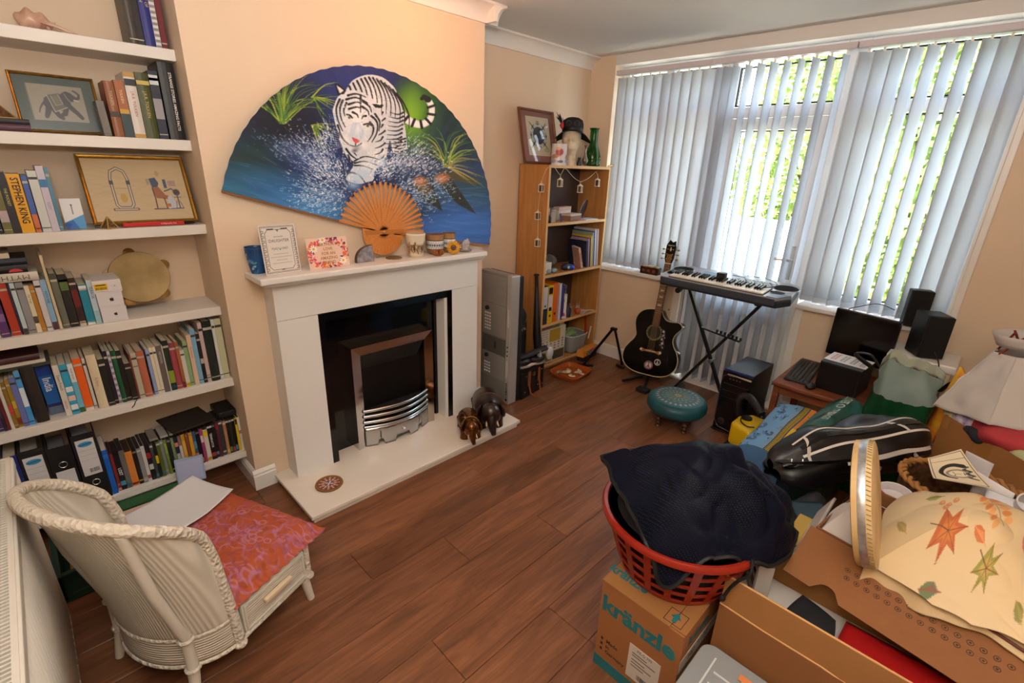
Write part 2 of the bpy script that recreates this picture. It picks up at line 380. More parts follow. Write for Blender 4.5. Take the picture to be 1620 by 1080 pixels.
h = MB().bb(1.668, 1.692, 3.748, 3.762, .90, 1.12).cyl((1.68, 3.75, 1.03), (1.68, 3.715, 1.03), .009, n=10).tube([(1.68, 3.715, 1.03), (1.62, 3.712, 1.03), (1.565, 3.715, 1.028)], .008, 8)
obj('door_handle', h, mat('door_white_metal', 'd4d6d8', .25, .6), leaf, smooth=40)
# outdoors: ground, pale wall and greenery in the sun
struct('ground_outside', MB().bb(-6, 9, 3.9, 16, -.35, -.3), C('b9b2a2', .9))
struct('wall_garden', MB().bb(-3, 2.2, 7.6, 7.8, -.3, .95), C('efe9dc', .9))
leafm = mat('sunlit_leaf', '9aaa62', .55, col2='6a8848', scale=3, transl=.35)
def tree(x, y, z0, z1, rad, n, label, seed):
    rnd = random.Random(seed); t = thing('garden_tree', label, 'tree', (x, y, -.3), 0, 'trees outside the window')
    tr = MB().tube([(0, 0, 0), (.05, .02, z0 + .3), (0, 0, z0 + 1.2)], [.09, .07, .04], 8)
    for k in range(7):
        a = rnd.uniform(0, 2 * PI); tr.tube([(.02, 0, z0 + .3 + k * .1), (math.cos(a) * rad * .6, math.sin(a) * rad * .6, z0 + .8 + k * .2)], [.03, .01], 5)
    obj('trunk', tr, C('5a4a3a', .9), t)
    v = []; f = []
    for i in range(n):
        a = rnd.uniform(0, 2 * PI); c = rnd.uniform(-1, 1); r = rad * rnd.uniform(.55, 1.0) * (1 + .25 * math.sin(3 * a + 2 * c))
        p = Vector((math.cos(a) * r * math.sqrt(1 - c * c), math.sin(a) * r * math.sqrt(1 - c * c), (z0 + z1) / 2 + c * (z1 - z0) / 2))
        u = Vector((rnd.gauss(0, 1), rnd.gauss(0, 1), rnd.gauss(0, 1))).normalized(); w = u.orthogonal().normalized() * .035; u *= .075; o = len(v)
        v += [p - u, p + w, p + u, p - w]; f.append((o, o + 1, o + 2, o + 3))
    lf = obj('foliage', MB().add(v, f), leafm, t); lf['kind'] = 'stuff'
tree(.1, 9.6, .6, 4.3, 1.2, 9000, 'leafy green tree beyond the door, seen at the left of its glass', 1)
tree(2.0, 7.2, .3, 3.6, .95, 9000, 'dense green tree beyond the door, seen at the right of its glass', 2)
tree(-2.4, 8.6, .3, 4.6, 1.1, 7000, 'green tree outside behind the left window blind', 3)
tree(4.4, 9.4, .2, 4.4, 1.2, 7000, 'green tree outside behind the right window blind', 4)
# ================================================================ VERTICAL BLINDS
vanem = mat('blind_fabric', 'd9dfe6', .8, transl=.42, bump=.03, bscale=300)
railm = mat('blind_rail', 'cfc9cf', .45)
beadm = C('e6e0d0', .5)
def blind(label, xs, ztop, zbot, angs, rail):
    t = thing('vertical_blind', label, 'blind', (rail[0], 3.66, zbot), 0, 'vertical blinds on the window wall')
    obj('headrail', MB().bb(rail[0], rail[1], 3.628, 3.668, 2.212, 2.245), railm, t, world=True, bevel=.003)
    w = .0445
    for i, (x, a) in enumerate(zip(xs, angs)):
        c, s_ = math.cos(a) * w, math.sin(a) * w; y = 3.69; n = Vector((-math.sin(a), math.cos(a))) * .006
        mbv = MB()
        def fn(u, v):
            q = (u - .5) * 2; b = 1 - q * q
            return (x + c * q + n.x * b, y + s_ * q + n.y * b, zbot + (ztop - zbot) * v)
        mbv.grid(fn, 6, 6)
        o = obj('blind_slat', mbv, vanem, t, world=True, smooth=60, thick=.0008)
        hk = MB().bb(x - .006, x + .006, y - .002, y + .002, ztop - .004, ztop + .014).tube([(x, y, ztop + .012), (x, y - .012, 2.214)], .003, 5)
        obj('slat_hook', hk, beadm, o, world=True)
        obj('slat_weight', MB().box((0, 0, .018), (.084, .0028, .03), T(x, y, zbot, a)), vanem, o, world=True)
    ch = [(xs[i] + (xs[min(i + 1, len(xs) - 1)] - xs[i]) * k / 4, 3.672, zbot + .006 - .014 * math.sin(PI * k / 4)) for i in range(len(xs) - 1) for k in range(4)]
    obj('bottom_chain', MB().tube(ch, .0016, 4), beadm, t, world=True)
    return t
R = math.radians
n1 = 10; xs = [.285 + .074 * i for i in range(n1)]
blind('white vertical blind hanging closed over the left window', xs, 2.20, .80, [R(28 + 2 * math.sin(i * 2.1)) for i in range(n1)], (.25, .985))
n2 = 9; xs = [1.13 + .076 * i for i in range(n2)]
xs = [1.035, 1.08] + xs; n2 = len(xs)
blind('long white vertical blind turned half open across the glazed door, down to the floor', xs, 2.20, .035, [R(60), R(66)] + [R(80 + 3 * math.sin(i * 1.7)) for i in range(n2 - 2)], (.986, 1.795))
n3 = 10; xs = [1.84 + .0705 * i for i in range(n3)]
blind('white vertical blind over the right window, slats turned with gaps between', xs, 2.20, .80, [R(a) for a in (24, 34, 50, 57, 59, 60, 58, 46, 32, 34)], (1.80, 2.50))
# ================================================================ ALCOVE SHELVES AND WHAT STANDS ON THEM
SZ = {1: 1.923, 2: 1.606, 3: 1.277, 4: .917, 5: .566, 6: .166}
SN = {1: 'top', 2: 'second', 3: 'third', 4: 'fourth', 5: 'fifth', 6: 'lowest'}
shelfm = mat('shelf_white', 'e6e2dc', .45, var=.04, scale=4)
for k, z in SZ.items():
    th = .04 if k < 6 else .034
    tag(obj('alcove_shelf', MB().bb(0, .235, -.06, .7605, z - th, z - .0005), shelfm, bevel=.0025),
        'white painted floating shelf, %s of six in the alcove' % {1: 'highest', 2: 'second from top', 3: 'third from top', 4: 'fourth from top', 5: 'second from bottom', 6: 'lowest'}[k], 'shelf', 'alcove shelves')
pagem = mat('book_pages', 'd9cdb4', .85, var=.1, scale=90, stretch=(1, 1, 40))
ORD = ['first', 'second', 'third', 'fourth', 'fifth', 'sixth', 'seventh', 'eighth', 'ninth', 'tenth', 'eleventh', 'twelfth', 'thirteenth', 'fourteenth', 'fifteenth', 'sixteenth', 'seventeenth', 'eighteenth', 'nineteenth', 'twentieth']
def ordn(i):
    if i < 20: return ORD[i]
    t, u = divmod(i + 1, 10); b = {2: 'twenty', 3: 'thirty', 4: 'forty'}[t]
    return b[:-1] + 'ieth' if u == 0 else b + '-' + ORD[u - 1]
def spine_frame(xs, y, z, up=False, flip=False):
    """print frame on a spine facing +X; titles read downwards"""
    return frame((xs + .0006, y, z), (0, 0, 1) if up else (0, 0, -1), (0, -1, 0) if up else (0, 1, 0))
def book(t, h, d, col, label, group, M, rough=.45, hard=False, name='book', cat='book', bands=(), titles=(), case=False, pg=None):
    """upright book; local: X = spine normal (spine at x=0, body towards -x), Y = thickness (0..t), Z = height"""
    b = .0025 if hard else .0012; g = .003 if hard else .0006
    mb = MB()
    if hard:
        sp = [(0.0, 0.0), (.003, t * .25), (.004, t * .5), (.003, t * .75), (0.0, t)]
        mb.prism([(-.003, 0)] + sp + [(-.003, t)], 0, h)
    else: mb.bb(-.0015, 0, 0, t, 0, h)
    mb.bb(-d, -.0015, 0, b, 0, h).bb(-d, -.0015, t - b, t, 0, h)
    o = obj(name, mb, C(col, rough), M=M); tag(o, label, cat, group)
    if case: obj('case_edges', MB().bb(-d + .001, -.002, b, t - b, .0008, h - .0008), C('26262a', .4), o)
    else: obj('pages', MB().bb(-d + g, -.0016, b, t - b, g, h - g), pg or pagem, o)
    x = .0046 if hard else .0004
    for z0, z1, c in bands:
        obj('spine_band', MB().bb(-.001, x, .0006, t - .0006, h * z0, h * z1), C(c, rough), o)
    for it in titles:
        txt, zc, size, c = it[:4]; ex = it[4] if len(it) > 4 else {}
        up = ex.pop('up', False) if ex else False
        text(txt, size, C(c, .5), o, frame((x + .0005, t / 2 + (ex.pop('dy', 0) if ex else 0), h * zc), (0, 0, 1) if up else (0, 0, -1), (0, -1, 0) if up else (0, 1, 0)), name='spine_title', **(ex or {}))
    return o
def CN(h):
    """plain colour word of a hex colour"""
    r, g, b = [int(h[i:i + 2], 16) for i in (0, 2, 4)]; mx, mn = max(r, g, b), min(r, g, b); s = (mx - mn) / (mx + 1e-6)
    if mx < 56: return 'black'
    if s < .14: return 'white' if mx > 195 else ('pale grey' if mx > 130 else 'dark grey')
    hu = (60 * ((g - b) / (mx - mn)) if mx == r else 60 * (2 + (b - r) / (mx - mn)) if mx == g else 60 * (4 + (r - g) / (mx - mn))) % 360
    tone = 'dark ' if mx < 125 else ('pale ' if s < .35 and mx > 150 else '')
    if s < .35 and mx > 175 and 15 < hu < 75: return 'cream'
    nm = 'red' if hu < 14 or hu > 345 else 'orange-brown' if hu < 30 and mx < 200 else 'orange' if hu < 30 else 'ochre' if hu < 48 and mx < 200 else 'yellow' if hu < 66 else 'green' if hu < 165 else 'blue' if hu < 245 else 'purple' if hu < 320 else 'pink'
    return tone + nm
SB = {
1: [(0.63, 0.656, 0.249, '4a4540'), (0.656, 0.674, 0.254, '211d1e'), (0.676, 0.709, 0.252, '2a2f7e'), (0.709, 0.726, 0.258, 'd8d4d0'), (0.728, 0.746, 0.263, '6e1f28')],
2: [(0.522, 0.551, 0.185, '8f5b3e'), (0.553, 0.582, 0.191, 'a5643c'), (0.584, 0.618, 0.221, 'd9d2ca'), (0.62, 0.66, 0.225, '49502a'), (0.662, 0.691, 0.236, '2c3040'), (0.697, 0.748, 0.27, '1c1b1e')],
3: [(0.146, 0.155, 0.194, '1d2233'), (0.158, 0.18, 0.19, '6b6a3a'), (0.181, 0.2, 0.2, '20232a'), (0.202, 0.235, 0.195, 'e0a41c'), (0.237, 0.252, 0.191, '3f5fa5'), (0.255, 0.279, 0.206, 'c9d0cc'), (0.28, 0.3, 0.222, 'c6bfd0'), (0.301, 0.311, 0.217, '4f86a6')],
4: [(0.02, 0.04, 0.19, '8a5a6a'), (0.041, 0.066, 0.191, 'd8d4c4'), (0.069, 0.091, 0.191, '5a3470'), (0.096, 0.119, 0.191, 'b23a24'), (0.12, 0.126, 0.189, '2a2340'), (0.127, 0.139, 0.19, 'b9cdd4'), (0.141, 0.16, 0.19, '8f9094'), (0.161, 0.174, 0.175, 'dcd2b8'), (0.175, 0.187, 0.174, 'b27a24'), (0.189, 0.205, 0.19, 'd3d0d4'), (0.206, 0.222, 0.19, '88b4d8'), (0.224, 0.232, 0.278, 'cdbf98'), (0.234, 0.254, 0.209, '6d6f62'), (0.256, 0.28, 0.204, '20221f'), (0.282, 0.302, 0.187, '331c1c'), (0.305, 0.329, 0.159, '1f86a0'), (0.331, 0.348, 0.173, 'bcd2de')],
5: [(-0.04, -0.02, 0.187, '3a2750'), (-0.019, -0.006, 0.18, '4f3a6e'), (-.005, 0.003, 0.18, '2f2a38'), (0.004, 0.012, 0.187, '6a2020'), (0.013, 0.022, 0.184, 'd8d4cc'), (0.023, 0.034, 0.188, '8a6a2c'), (0.035, 0.046, 0.195, 'a88a2c'), (0.047, 0.063, 0.2, '6c78b8'), (0.064, 0.079, 0.219, '4a9bdc'),
    (0.168, 0.186, 0.213, 'dcd6cc'), (0.187, 0.209, 0.212, '35a0c6'), (0.21, 0.227, 0.212, '6fb2cc'), (0.228, 0.254, 0.224, 'e8641c'), (0.256, 0.265, 0.222, 'cfc8c0'), (0.269, 0.299, 0.232, 'dccfae'), (0.301, 0.322, 0.206, '1e2220'), (0.323, 0.335, 0.234, '241a2a'), (0.336, 0.345, 0.231, 'cfc8d4'), (0.346, 0.362, 0.23, '1d5a38'), (0.363, 0.379, 0.226, '1e1614'), (0.38, 0.4, 0.166, '1c1a18'), (0.401, 0.406, 0.204, '7a3226'), (0.407, 0.425, 0.204, 'b9b4a0'), (0.426, 0.452, 0.207, 'b86a50'), (0.459, 0.471, 0.209, '8ea0cc'), (0.472, 0.483, 0.214, 'd8cfae'), (0.484, 0.495, 0.214, 'd6d0c0'), (0.496, 0.516, 0.216, '675c58'), (0.517, 0.5205, 0.213, 'd8d8d8'), (0.521, 0.542, 0.233, '202a20'), (0.543, 0.564, 0.216, 'a34a54'), (0.565, 0.577, 0.218, 'a2613a'), (0.578, 0.593, 0.176, 'd6d2cc'), (0.594, 0.61, 0.214, '8aac78'), (0.612, 0.629, 0.239, 'dcbfa4'), (0.63, 0.647, 0.262, '7ab0d0'), (0.648, 0.662, 0.237, '1e1c20'), (0.663, 0.678, 0.285, 'cdb8b4'), (0.679, 0.714, 0.289, '1d2a26'), (0.716, 0.728, 0.29, 'd4d8dc'), (0.729, 0.755, 0.29, 'c4c8a4')],
6: [(0.256, 0.266, 0.184, '8a2a26'), (0.267, 0.286, 0.18, '1c1b1e'), (0.287, 0.304, 0.188, '6a6a6c'), (0.305, 0.329, 0.172, 'd8863c'), (0.33, 0.345, 0.174, '201a1c'), (0.346, 0.361, 0.175, '8c8c8e'), (0.362, 0.375, 0.179, 'cfcdca'), (0.376, 0.392, 0.179, '1f1f20'), (0.393, 0.404, 0.179, '4a4f52'), (0.405, 0.416, 0.181, '222326'), (0.417, 0.431, 0.179, '5a6a2c'), (0.432, 0.443, 0.179, '8a8e90'), (0.444, 0.455, 0.179, '6e8a3a'), (0.457, 0.47, 0.178, '26282a'), (0.472, 0.483, 0.178, '7a8a5a'), (0.484, 0.498, 0.178, '24303a'), (0.499, 0.511, 0.178, '8a6a6e'), (0.512, 0.526, 0.178, 'c8962c'), (0.528, 0.539, 0.178, '8a4a2a'), (0.541, 0.555, 0.178, 'd8a02c'), (0.556, 0.568, 0.178, '3a5a7a'), (0.57, 0.584, 0.178, '1e1a20'), (0.586, 0.598, 0.178, 'a03a70'), (0.599, 0.617, 0.17, 'd6d4ca'), (0.618, 0.639, 0.19, '161416'), (0.64, 0.652, 0.187, '1c1818'), (0.654, 0.666, 0.189, '5a2a3a'), (0.668, 0.683, 0.19, '3a3a44'), (0.685, 0.698, 0.184, 'b0845c'), (0.699, 0.711, 0.188, '181818'), (0.712, 0.7235, 0.188, '2a2c24'), (0.7245, 0.737, 0.188, '141414'), (0.738, 0.748, 0.183, 'd8b81c'), (0.749, 0.7595, 0.182, 'd8d4d0')]}
TT = {(1, 2): [('STORY OF', .62, .013, 'd8c860', {'dy': .007}), ('SPAIN', .62, .013, 'd8c860', {'dy': -.008})],
 (2, 0): [('TOLKIEN', .70, .012, 'd8b890')], (2, 1): [('TOLKIEN', .72, .011, 'e8d0a0')], (2, 2): [('J.R.R. TOLKIEN', .52, .013, 'b04a40')],
 (2, 3): [('J.R.R. TOLKIEN', .52, .014, 'd0b868')], (2, 5): [('STRANGE STORIES AMAZING FACTS', .5, .0125, 'e8e6e0', {'dy': .008, 'thick': .0002})],
 (3, 2): [('THE POCKET', .6, .010, 'd8d060')], (3, 3): [('STEPHEN KING', .55, .0275, '1a1712', {'sx': .82, 'thick': .0004})], (3, 6): [('SLEEP', .4, .011, '8a84a8')],
 (4, 7): [('Pol Trish', .72, .009, '6a5a40')], (4, 10): [('INTO THE', .66, .010, '203050')], (4, 16): [('TERROR', .72, .013, '203870')],
 (5, 9): [('Dawn French', .66, .012, '2a2a2a'), ('me.you', .22, .012, 'c04a50')], (5, 11): [('THE BIG SPOON', .79, .0065, '203030')], (5, 14): [('Eclipse', .5, .014, 'c08060')],
 (5, 27): [('NETWORK', .75, .011, 'c8c0b8')], (5, 34): [('THE WIDOWS', .66, .0085, '6a6a78')],
 (6, 1): [('LOST', .5, .016, 'e8e8e8', {'thick': .0004})], (6, 24): [('TERMINATOR', .55, .0125, 'd8d8d8', {'thick': .0003})]}
BD = {(2, 0): [(.36, .46, '3a3028')], (2, 1): [(.0, .42, '2c4448'), (.42, .5, 'c89a3c')], (2, 2): [(.93, 1, 'b8924a'), (0, .06, 'b8924a'), (.80, .90, '20262c')], (2, 3): [(.82, .88, 'c8b45a')], (2, 4): [(.8, .94, 'd0d4d8'), (.3, .6, '9a98a0')],
 (1, 3): [(k / 14, k / 14 + .035, '8a8a90') for k in range(14)], (3, 4): [(0, .32, 'd07040')], (3, 6): [(.68, .8, '3a78b0')], (3, 1): [(.2, .4, 'b8a8b0')], (4, 2): [(.3, .45, '8a6aa0')], (4, 5): [(.0, .12, '4a3a30')], (4, 7): [(.2, .35, '4a4438')], (4, 10): [(0, .16, '5a3040')],
 (4, 12): [(.9, 1, '4a4c44')], (4, 13): [(.7, .9, '5a7038')], (4, 14): [(.4, .75, '6a2420'), (0, .1, 'c8b8a0')], (4, 15): [(0, .08, 'd8e0e0'), (.9, .97, 'e0e4e4')], (4, 16): [(0, .3, '9ac0c8')],
 (5, 10): [(.1, .2, 'e8eaec'), (.28, .38, 'e8c8b8'), (.46, .56, 'e8eaec')], (5, 11): [(.62, .98, 'dcdcda'), (0, .1, '2a6a3a')], (5, 12): [(0, .07, 'e0d8d4')], (5, 5): [(.3, .5, 'c84040')], (5, 6): [(.05, .2, '8a3a2a'), (.4, .55, 'd8b83c')], (5, 8): [(.35, .7, 'dce8f0')],
 (5, 17): [(k / 9, k / 9 + .05, '8a7a9a') for k in range(9)], (5, 22): [(.7, .72, '6a6658')], (5, 29): [(0, .1, '1a4a50'), (.15, .4, '8aa030')], (5, 31): [(0, .14, '7a2a40')], (5, 32): [(0, .12, 'e0c82c')], (5, 36): [(.4, .5, 'b8a8a0')], (5, 37): [(.1, .12, '9a8484')],
 (6, 0): [(.15, .2, 'c86a70'), (.02, .08, 'd0a0a0')], (6, 1): [(.12, .24, '4a90b0')], (6, 2): [(.04, .12, '3a6a80')], (6, 3): [(.04, .1, '6a2018')], (6, 7): [(.62, .78, 'a02a30'), (.3, .45, 'c8c8c8')], (6, 9): [(.4, .62, 'd8b81c')], (6, 12): [(.6, .9, '8aa04a')], (6, 15): [(.7, .82, 'c88a6a'), (.3, .5, 'a8b0b8')], (6, 16): [(.3, .7, 'd0c8c8')],
 (6, 17): [(.4, .8, 'd8b04a')], (6, 20): [(.5, .7, '5a8ab0'), (.2, .35, 'd86a2a')], (6, 22): [(.6, .8, 'd8d0d8')], (6, 23): [(.78, .98, 'd8c020'), (.03, .12, 'c89a20')], (6, 26): [(.8, .95, '9a2a2a')], (6, 32): [(.8, .95, '2a2418')], (6, 33): [(.5, .6, 'b06070')]}
HARD = {(1, 0), (1, 2), (2, 3), (2, 5), (2, 2), (4, 12), (5, 14), (5, 18), (5, 38), (5, 30), (5, 23), (2, 0)}
rnd = random.Random(3)
for k in SB:
    n = len(SB[k])
    for i, (y0, y1, h, c) in enumerate(SB[k]):
        xs = {1: .215, 2: .222, 3: .222, 4: .213, 5: .213, 6: .214}[k] + (rnd.uniform(-.004, .003) if k > 3 else 0)
        dvd = k == 6
        kind = 'film case' if dvd else ('hardback book' if (k, i) in HARD else ('paperback book' if h < .225 else 'tall book'))
        lead = CN(c)
        lab = '%s %s, %s spine from the right of the upright row on the %s alcove shelf' % (lead, kind, ordn(n - 1 - i) if n - 1 - i else 'first', SN[k])
        ww = lab.split()
        if len(ww) > 16: lab = '%s %s, %s spine from the right along the %s alcove shelf' % (lead, kind, ordn(n - 1 - i), SN[k])
        d = min(.135 if dvd else rnd.uniform(.125, .16), xs - .02)
        if h > .26: d = .17
        if (k, i) == (4, 11): d = .195
        z = SZ[k]
        b = list(BD.get((k, i), ()))
        if dvd and not b: b = [(rnd.uniform(.03, .1), rnd.uniform(.12, .2), rnd.choice(['9a3a3a', '4a7a9a', 'b0b0b4', '6a7a4a', 'c8b04a'])), (.9, .95, rnd.choice(['c8c8cc', '7a7a80', 'a08a6a']))]
        tt = [tuple(list(x[:4]) + [dict(x[4])]) if len(x) > 4 else x for x in TT.get((k, i), ())]
        if not tt and not dvd and y1 - y0 > .009 and len(b) < 5:
            lum = sum(int(c[j:j + 2], 16) for j in (0, 2, 4)); q = '3a3430' if lum > 380 else 'b8b0a0'
            b.append((.06, .075, q)); b.append((.86, .9, q))
        book(y1 - y0, h, d, c, lab, ('film cases' if dvd else 'books') + ' on the %s alcove shelf' % SN[k], T(xs, y0, z), hard=(k, i) in HARD, bands=b, titles=tt, case=dvd, rough=.3 if dvd else .45)
# ---- lying and leaning books
def flatbook(x1, y0, y1, z, t, d, col, label, titles=(), M=None, hard=True, group='books lying flat in the alcove', name='book'):
    """book lying flat, spine facing +X"""
    Mx = M or (T(x1, y0, z) @ Matrix(((1, 0, 0, 0), (0, 0, 1, 0), (0, -1, 0, t), (0, 0, 0, 1))))
    return book(t, y1 - y0, d, col, label, group, Mx, hard=hard, titles=titles, name=name)
flatbook(.21, .03, .30, SZ[2] + .001, .022, .15, '5a3848', 'flat dark plum box under the wicker pyramid on the second alcove shelf', name='book')
flatbook(.205, .02, .30, SZ[2] + .024, .016, .15, '3a3c42', 'thin dark grey book lying on the plum box, second alcove shelf')
Z4 = SZ[4] + .193
flatbook(.215, -.03, .208, Z4, .0305, .15, 'cfc9bf', 'white book lying flat, lowest of four stacked across the fourth alcove shelf', [('MYTHOS', .68, .024, '6a665e', {'sx': 1.15})])
flatbook(.213, -.03, .186, Z4 + .031, .026, .15, '17181c', 'black book with a red emblem lying second in the flat stack, fourth shelf')
flatbook(.214, -.03, .19, Z4 + .0575, .024, .15, '1b2130', 'navy book lettered ENGLISH lying third in the flat stack, fourth shelf', [('ENGLISH', .45, .016, 'e4e4e4', {'up': True, 'thick': .0003})])
flatbook(.205, -.03, .15, Z4 + .082, .017, .15, 'd6cdb4', 'cream book lying on top of the flat stack, fourth alcove shelf', hard=False)
e = MB().prism([(.018 * math.cos(a * PI / 8), .011 * math.sin(a * PI / 8)) for a in range(9)], 0, .0006, frame((.2175, .155, Z4 + .035), (0, 1, 0), (0, 0, 1)))
obj('emblem', e, C('c83a48', .5), bpy.data.objects['book'] if False else [o for o in bpy.data.objects if o.get('label', '').startswith('black book with a red')][0], world=True)
Z5 = SZ[5] + .222
flatbook(.205, -.04, .17, Z5, .012, .15, '3a4038', 'dark picture book lying lowest on the row of the fifth alcove shelf', hard=False)
flatbook(.205, -.04, .158, Z5 + .0125, .012, .15, 'cfc8be', 'white book lying flat between dark books, fifth alcove shelf', hard=False)
flatbook(.2, -.04, .145, Z5 + .025, .022, .15, '431d24', 'maroon book lying topmost on the fifth alcove shelf')
# leaning black album and the India guide
book(.036, .232, .17, '2c2724', 'thick black album leaning left beside the India guide, fifth alcove shelf', 'books leaning on the fifth alcove shelf', T(.212, .083, SZ[5] + .001), rough=.5, hard=True)
o = book(.042, .205, .12, '24469c', 'blue India travel guide pushed back, leaning on the album, fifth alcove shelf', 'books leaning on the fifth alcove shelf', T(.165, .124, SZ[5] + .001, rx=math.radians(1)), titles=[('India', .62, .034, 'e8eaf0', {'sx': .9, 'thick': .0006})], bands=[(0, .16, '6a7a90'), (.16, .22, '2a2c6a'), (.22, .8, '2468b8')])
# thin ribbon bookmark hanging from the black book
tag(obj('ribbon_bookmark', MB().tube([(.205, .395, SZ[5] + .0025), (.225, .392, SZ[5] + .0022), (.2365, .385, SZ[5] + .001), (.239, .378, SZ[5] - .012), (.238, .368, SZ[5] - .022)], .0018, 6), C('151515', .6)), 'thin black ribbon bookmark hanging over the edge of the fifth shelf', 'bookmark')
# grey slim book leaning beside the elephant picture
book(.022, .115, .15, '6e6a64', 'short grey book beside the elephant picture on the second alcove shelf', 'books on the second alcove shelf', T(.225, .492, SZ[2] + .001, rx=math.radians(2)), bands=[(.06, .07, '3a3a38')])
# ---- picture frames
def framed(name, label, w, h, M, fm, mat_col, inset, art, art_w, art_h, fw=.010, fd=.014, glassy=True):
    t = thing(name, label, 'picture', M=M); f = MB()
    pr = [(0, 0), (0, fd), (fw * .3, fd + .003), (fw * .7, fd + .001), (fw, fd - .005), (fw, 0)]
    for a, b, sx in ((( -w / 2, -h / 2), (w / 2, -h / 2), 0), ((w / 2, -h / 2), (w / 2, h / 2), 1), ((w / 2, h / 2), (-w / 2, h / 2), 2), ((-w / 2, h / 2), (-w / 2, -h / 2), 3)):
        d = Vector((b[0] - a[0], b[1] - a[1])).normalized(); n = Vector((-d.y, d.x)); v = []
        for e, sg in ((a, 1), (b, -1)):
            for q, zz in pr: v.append((e[0] + n.x * q + d.x * q * sg, e[1] + n.y * q + d.y * q * sg, zz))
        k = len(pr); f.add(v, [tuple(range(k)), tuple(range(2 * k - 1, k - 1, -1))] + [(i, i + k, (i + 1) % k + k, (i + 1) % k) for i in range(k)])
    obj('picture_frame', f, fm, t, smooth=30)
    obj('mount', MB().bb(-w / 2 + fw * .5, w / 2 - fw * .5, -h / 2 + fw * .5, h / 2 - fw * .5, .001, .004), C(mat_col, .8), t)
    picture('print', art, art_w, art_h, t, T(inset[0], inset[1], .0046))
    if glassy: obj('glass', MB().bb(-w / 2 + fw * .8, w / 2 - fw * .8, -h / 2 + fw * .8, h / 2 - fw * .8, .0075, .0085), glass2, t)
    return t
glass2 = mat('frame_glass', 'ffffff', .02, trans=1, ior=1.25)
goldm = mat('gold_leaf', 'b58a34', .32, .8, var=.35, scale=60)
def lean(x0, y, z0, ang):
    """frame plane leaning back towards the wall: local X -> +Y, local Y -> up, normal -> +X"""
    c, s_ = math.cos(ang), math.sin(ang)
    return Matrix(((0, -s_, c, x0), (1, 0, 0, y), (0, c, s_, z0), (0, 0, 0, 1)))
# elephant print
A = Art(150, 110, 'a8a496')
A.line([(0, 1), (150, 1)], 1, '8a8a80'); A.line([(2, 0), (2, 110)], 1, '7a7c76')
dk = '4a4a52'
A.fill([(40, 42), (52, 34), (75, 30), (92, 24), (104, 26), (112, 36), (110, 56), (104, 64), (96, 74), (60, 80), (42, 78), (36, 60)], dk)
A.fill([(92, 22), (104, 16), (118, 22), (124, 34), (120, 46), (108, 50), (96, 44), (90, 32)], dk)
A.line([(118, 30), (128, 38), (136, 34), (138, 24), (131, 17), (124, 13)], 5, dk, 2.2); A.line([(122, 42), (133, 44)], 2.2, 'd0cec4')
A.line([(42, 50), (32, 62), (24, 74), (20, 86)], 3, dk, 1.5)
for p in ([(46, 74), (40, 90), (36, 98)], [(62, 78), (70, 94), (78, 100)], [(92, 72), (88, 86), (80, 90)], [(104, 62), (122, 82), (132, 96)]): A.line(p, 8, dk, 5.5)
A.fill([(50, 32), (84, 24), (90, 58), (98, 66), (62, 82)], '6a6c60'); A.line([(50, 32), (62, 82), (98, 66)], 1.2, 'c0beb0'); A.line([(60, 34), (68, 62), (88, 56), (80, 28)], .9, 'b8b6a8')
for i in range(5): A.line([(62 + i * 4, 34 - i), (69 + i * 4, 58 - i)], .5, 'a8a698')
A.line([(98, 24), (104, 40), (112, 50)], 1, 'b0aea0')
framed('elephant_picture', 'gold framed print of a walking caparisoned elephant on a grey-green mount', .225, .19, lean(.150, .39, SZ[2] + .0965, .16), goldm, '5c6a68', (0, .004), A, .148, .118, fw=.008)
# egyptian papyrus
A = Art(300, 190, 'd6bf98')
rn = np.random.RandomState(4)
for i in range(70): A.line([(0, rn.uniform(0, 190)), (300, rn.uniform(0, 190))], .5, 'b89e74', alpha=.18)
g = '5a5a68'
A.line([(70, 140), (70, 60), (76, 38), (95, 28), (114, 38), (120, 60), (120, 140), (112, 150), (78, 150), (70, 140)], 4.5, g); A.line([(70, 140), (70, 60), (76, 38), (95, 28), (114, 38), (120, 60), (120, 140), (112, 150), (78, 150), (70, 140)], 2.2, 'e0cfae')
A.line([(60, 155), (130, 155)], 4, g); A.line([(62, 155), (128, 155)], 2, 'd8c09a'); A.rect(64, 66, 76, 78, g); A.rect(114, 66, 126, 78, g)
A.blob(96, 120, 10, 14, 'c8962c', .6); A.line([(80, 90), (112, 90)], 1, 'b89e74')
A.line([(180, 156), (275, 156)], 1.6, g)
A.fill([(186, 60), (206, 56), (214, 74), (208, 86), (190, 88)], '4a5a78'); A.fill([(188, 88), (210, 86), (226, 112), (240, 116), (236, 126), (196, 122)], 'a86a48'); A.line([(190, 90), (192, 122), (190, 154)], 2, '6a4a38'); A.line([(220, 122), (222, 154)], 2, '6a4a38')
A.fill([(232, 118), (244, 112), (262, 154), (226, 156)], 'c8ccd8'); A.blob(216, 44, 7, 8, 'c8a080'); A.rect(228, 62, 238, 90, '4a5a78'); A.rect(244, 66, 268, 84, 'b08a98', .7); A.rect(176, 60, 184, 78, '8a8a98', .6)
A.line([(226, 100), (250, 92), (262, 106)], 2, g); A.blob(264, 104, 11, 10, '4a4a48'); A.line([(264, 110), (264, 155)], 2, g); A.line([(252, 120), (276, 120)], 1.2, g); A.line([(258, 132), (252, 156)], 1, g); A.line([(268, 132), (276, 156)], 1, g); A.rect(222, 140, 236, 150, 'd07830')
framed('papyrus_picture', 'gold framed Egyptian papyrus picture leaning on the third alcove shelf', .345, .268, lean(.145, .572, SZ[3] + .1345, .37), goldm, 'd9c8a6', (0, 0), A, .318, .241, fw=.0125)
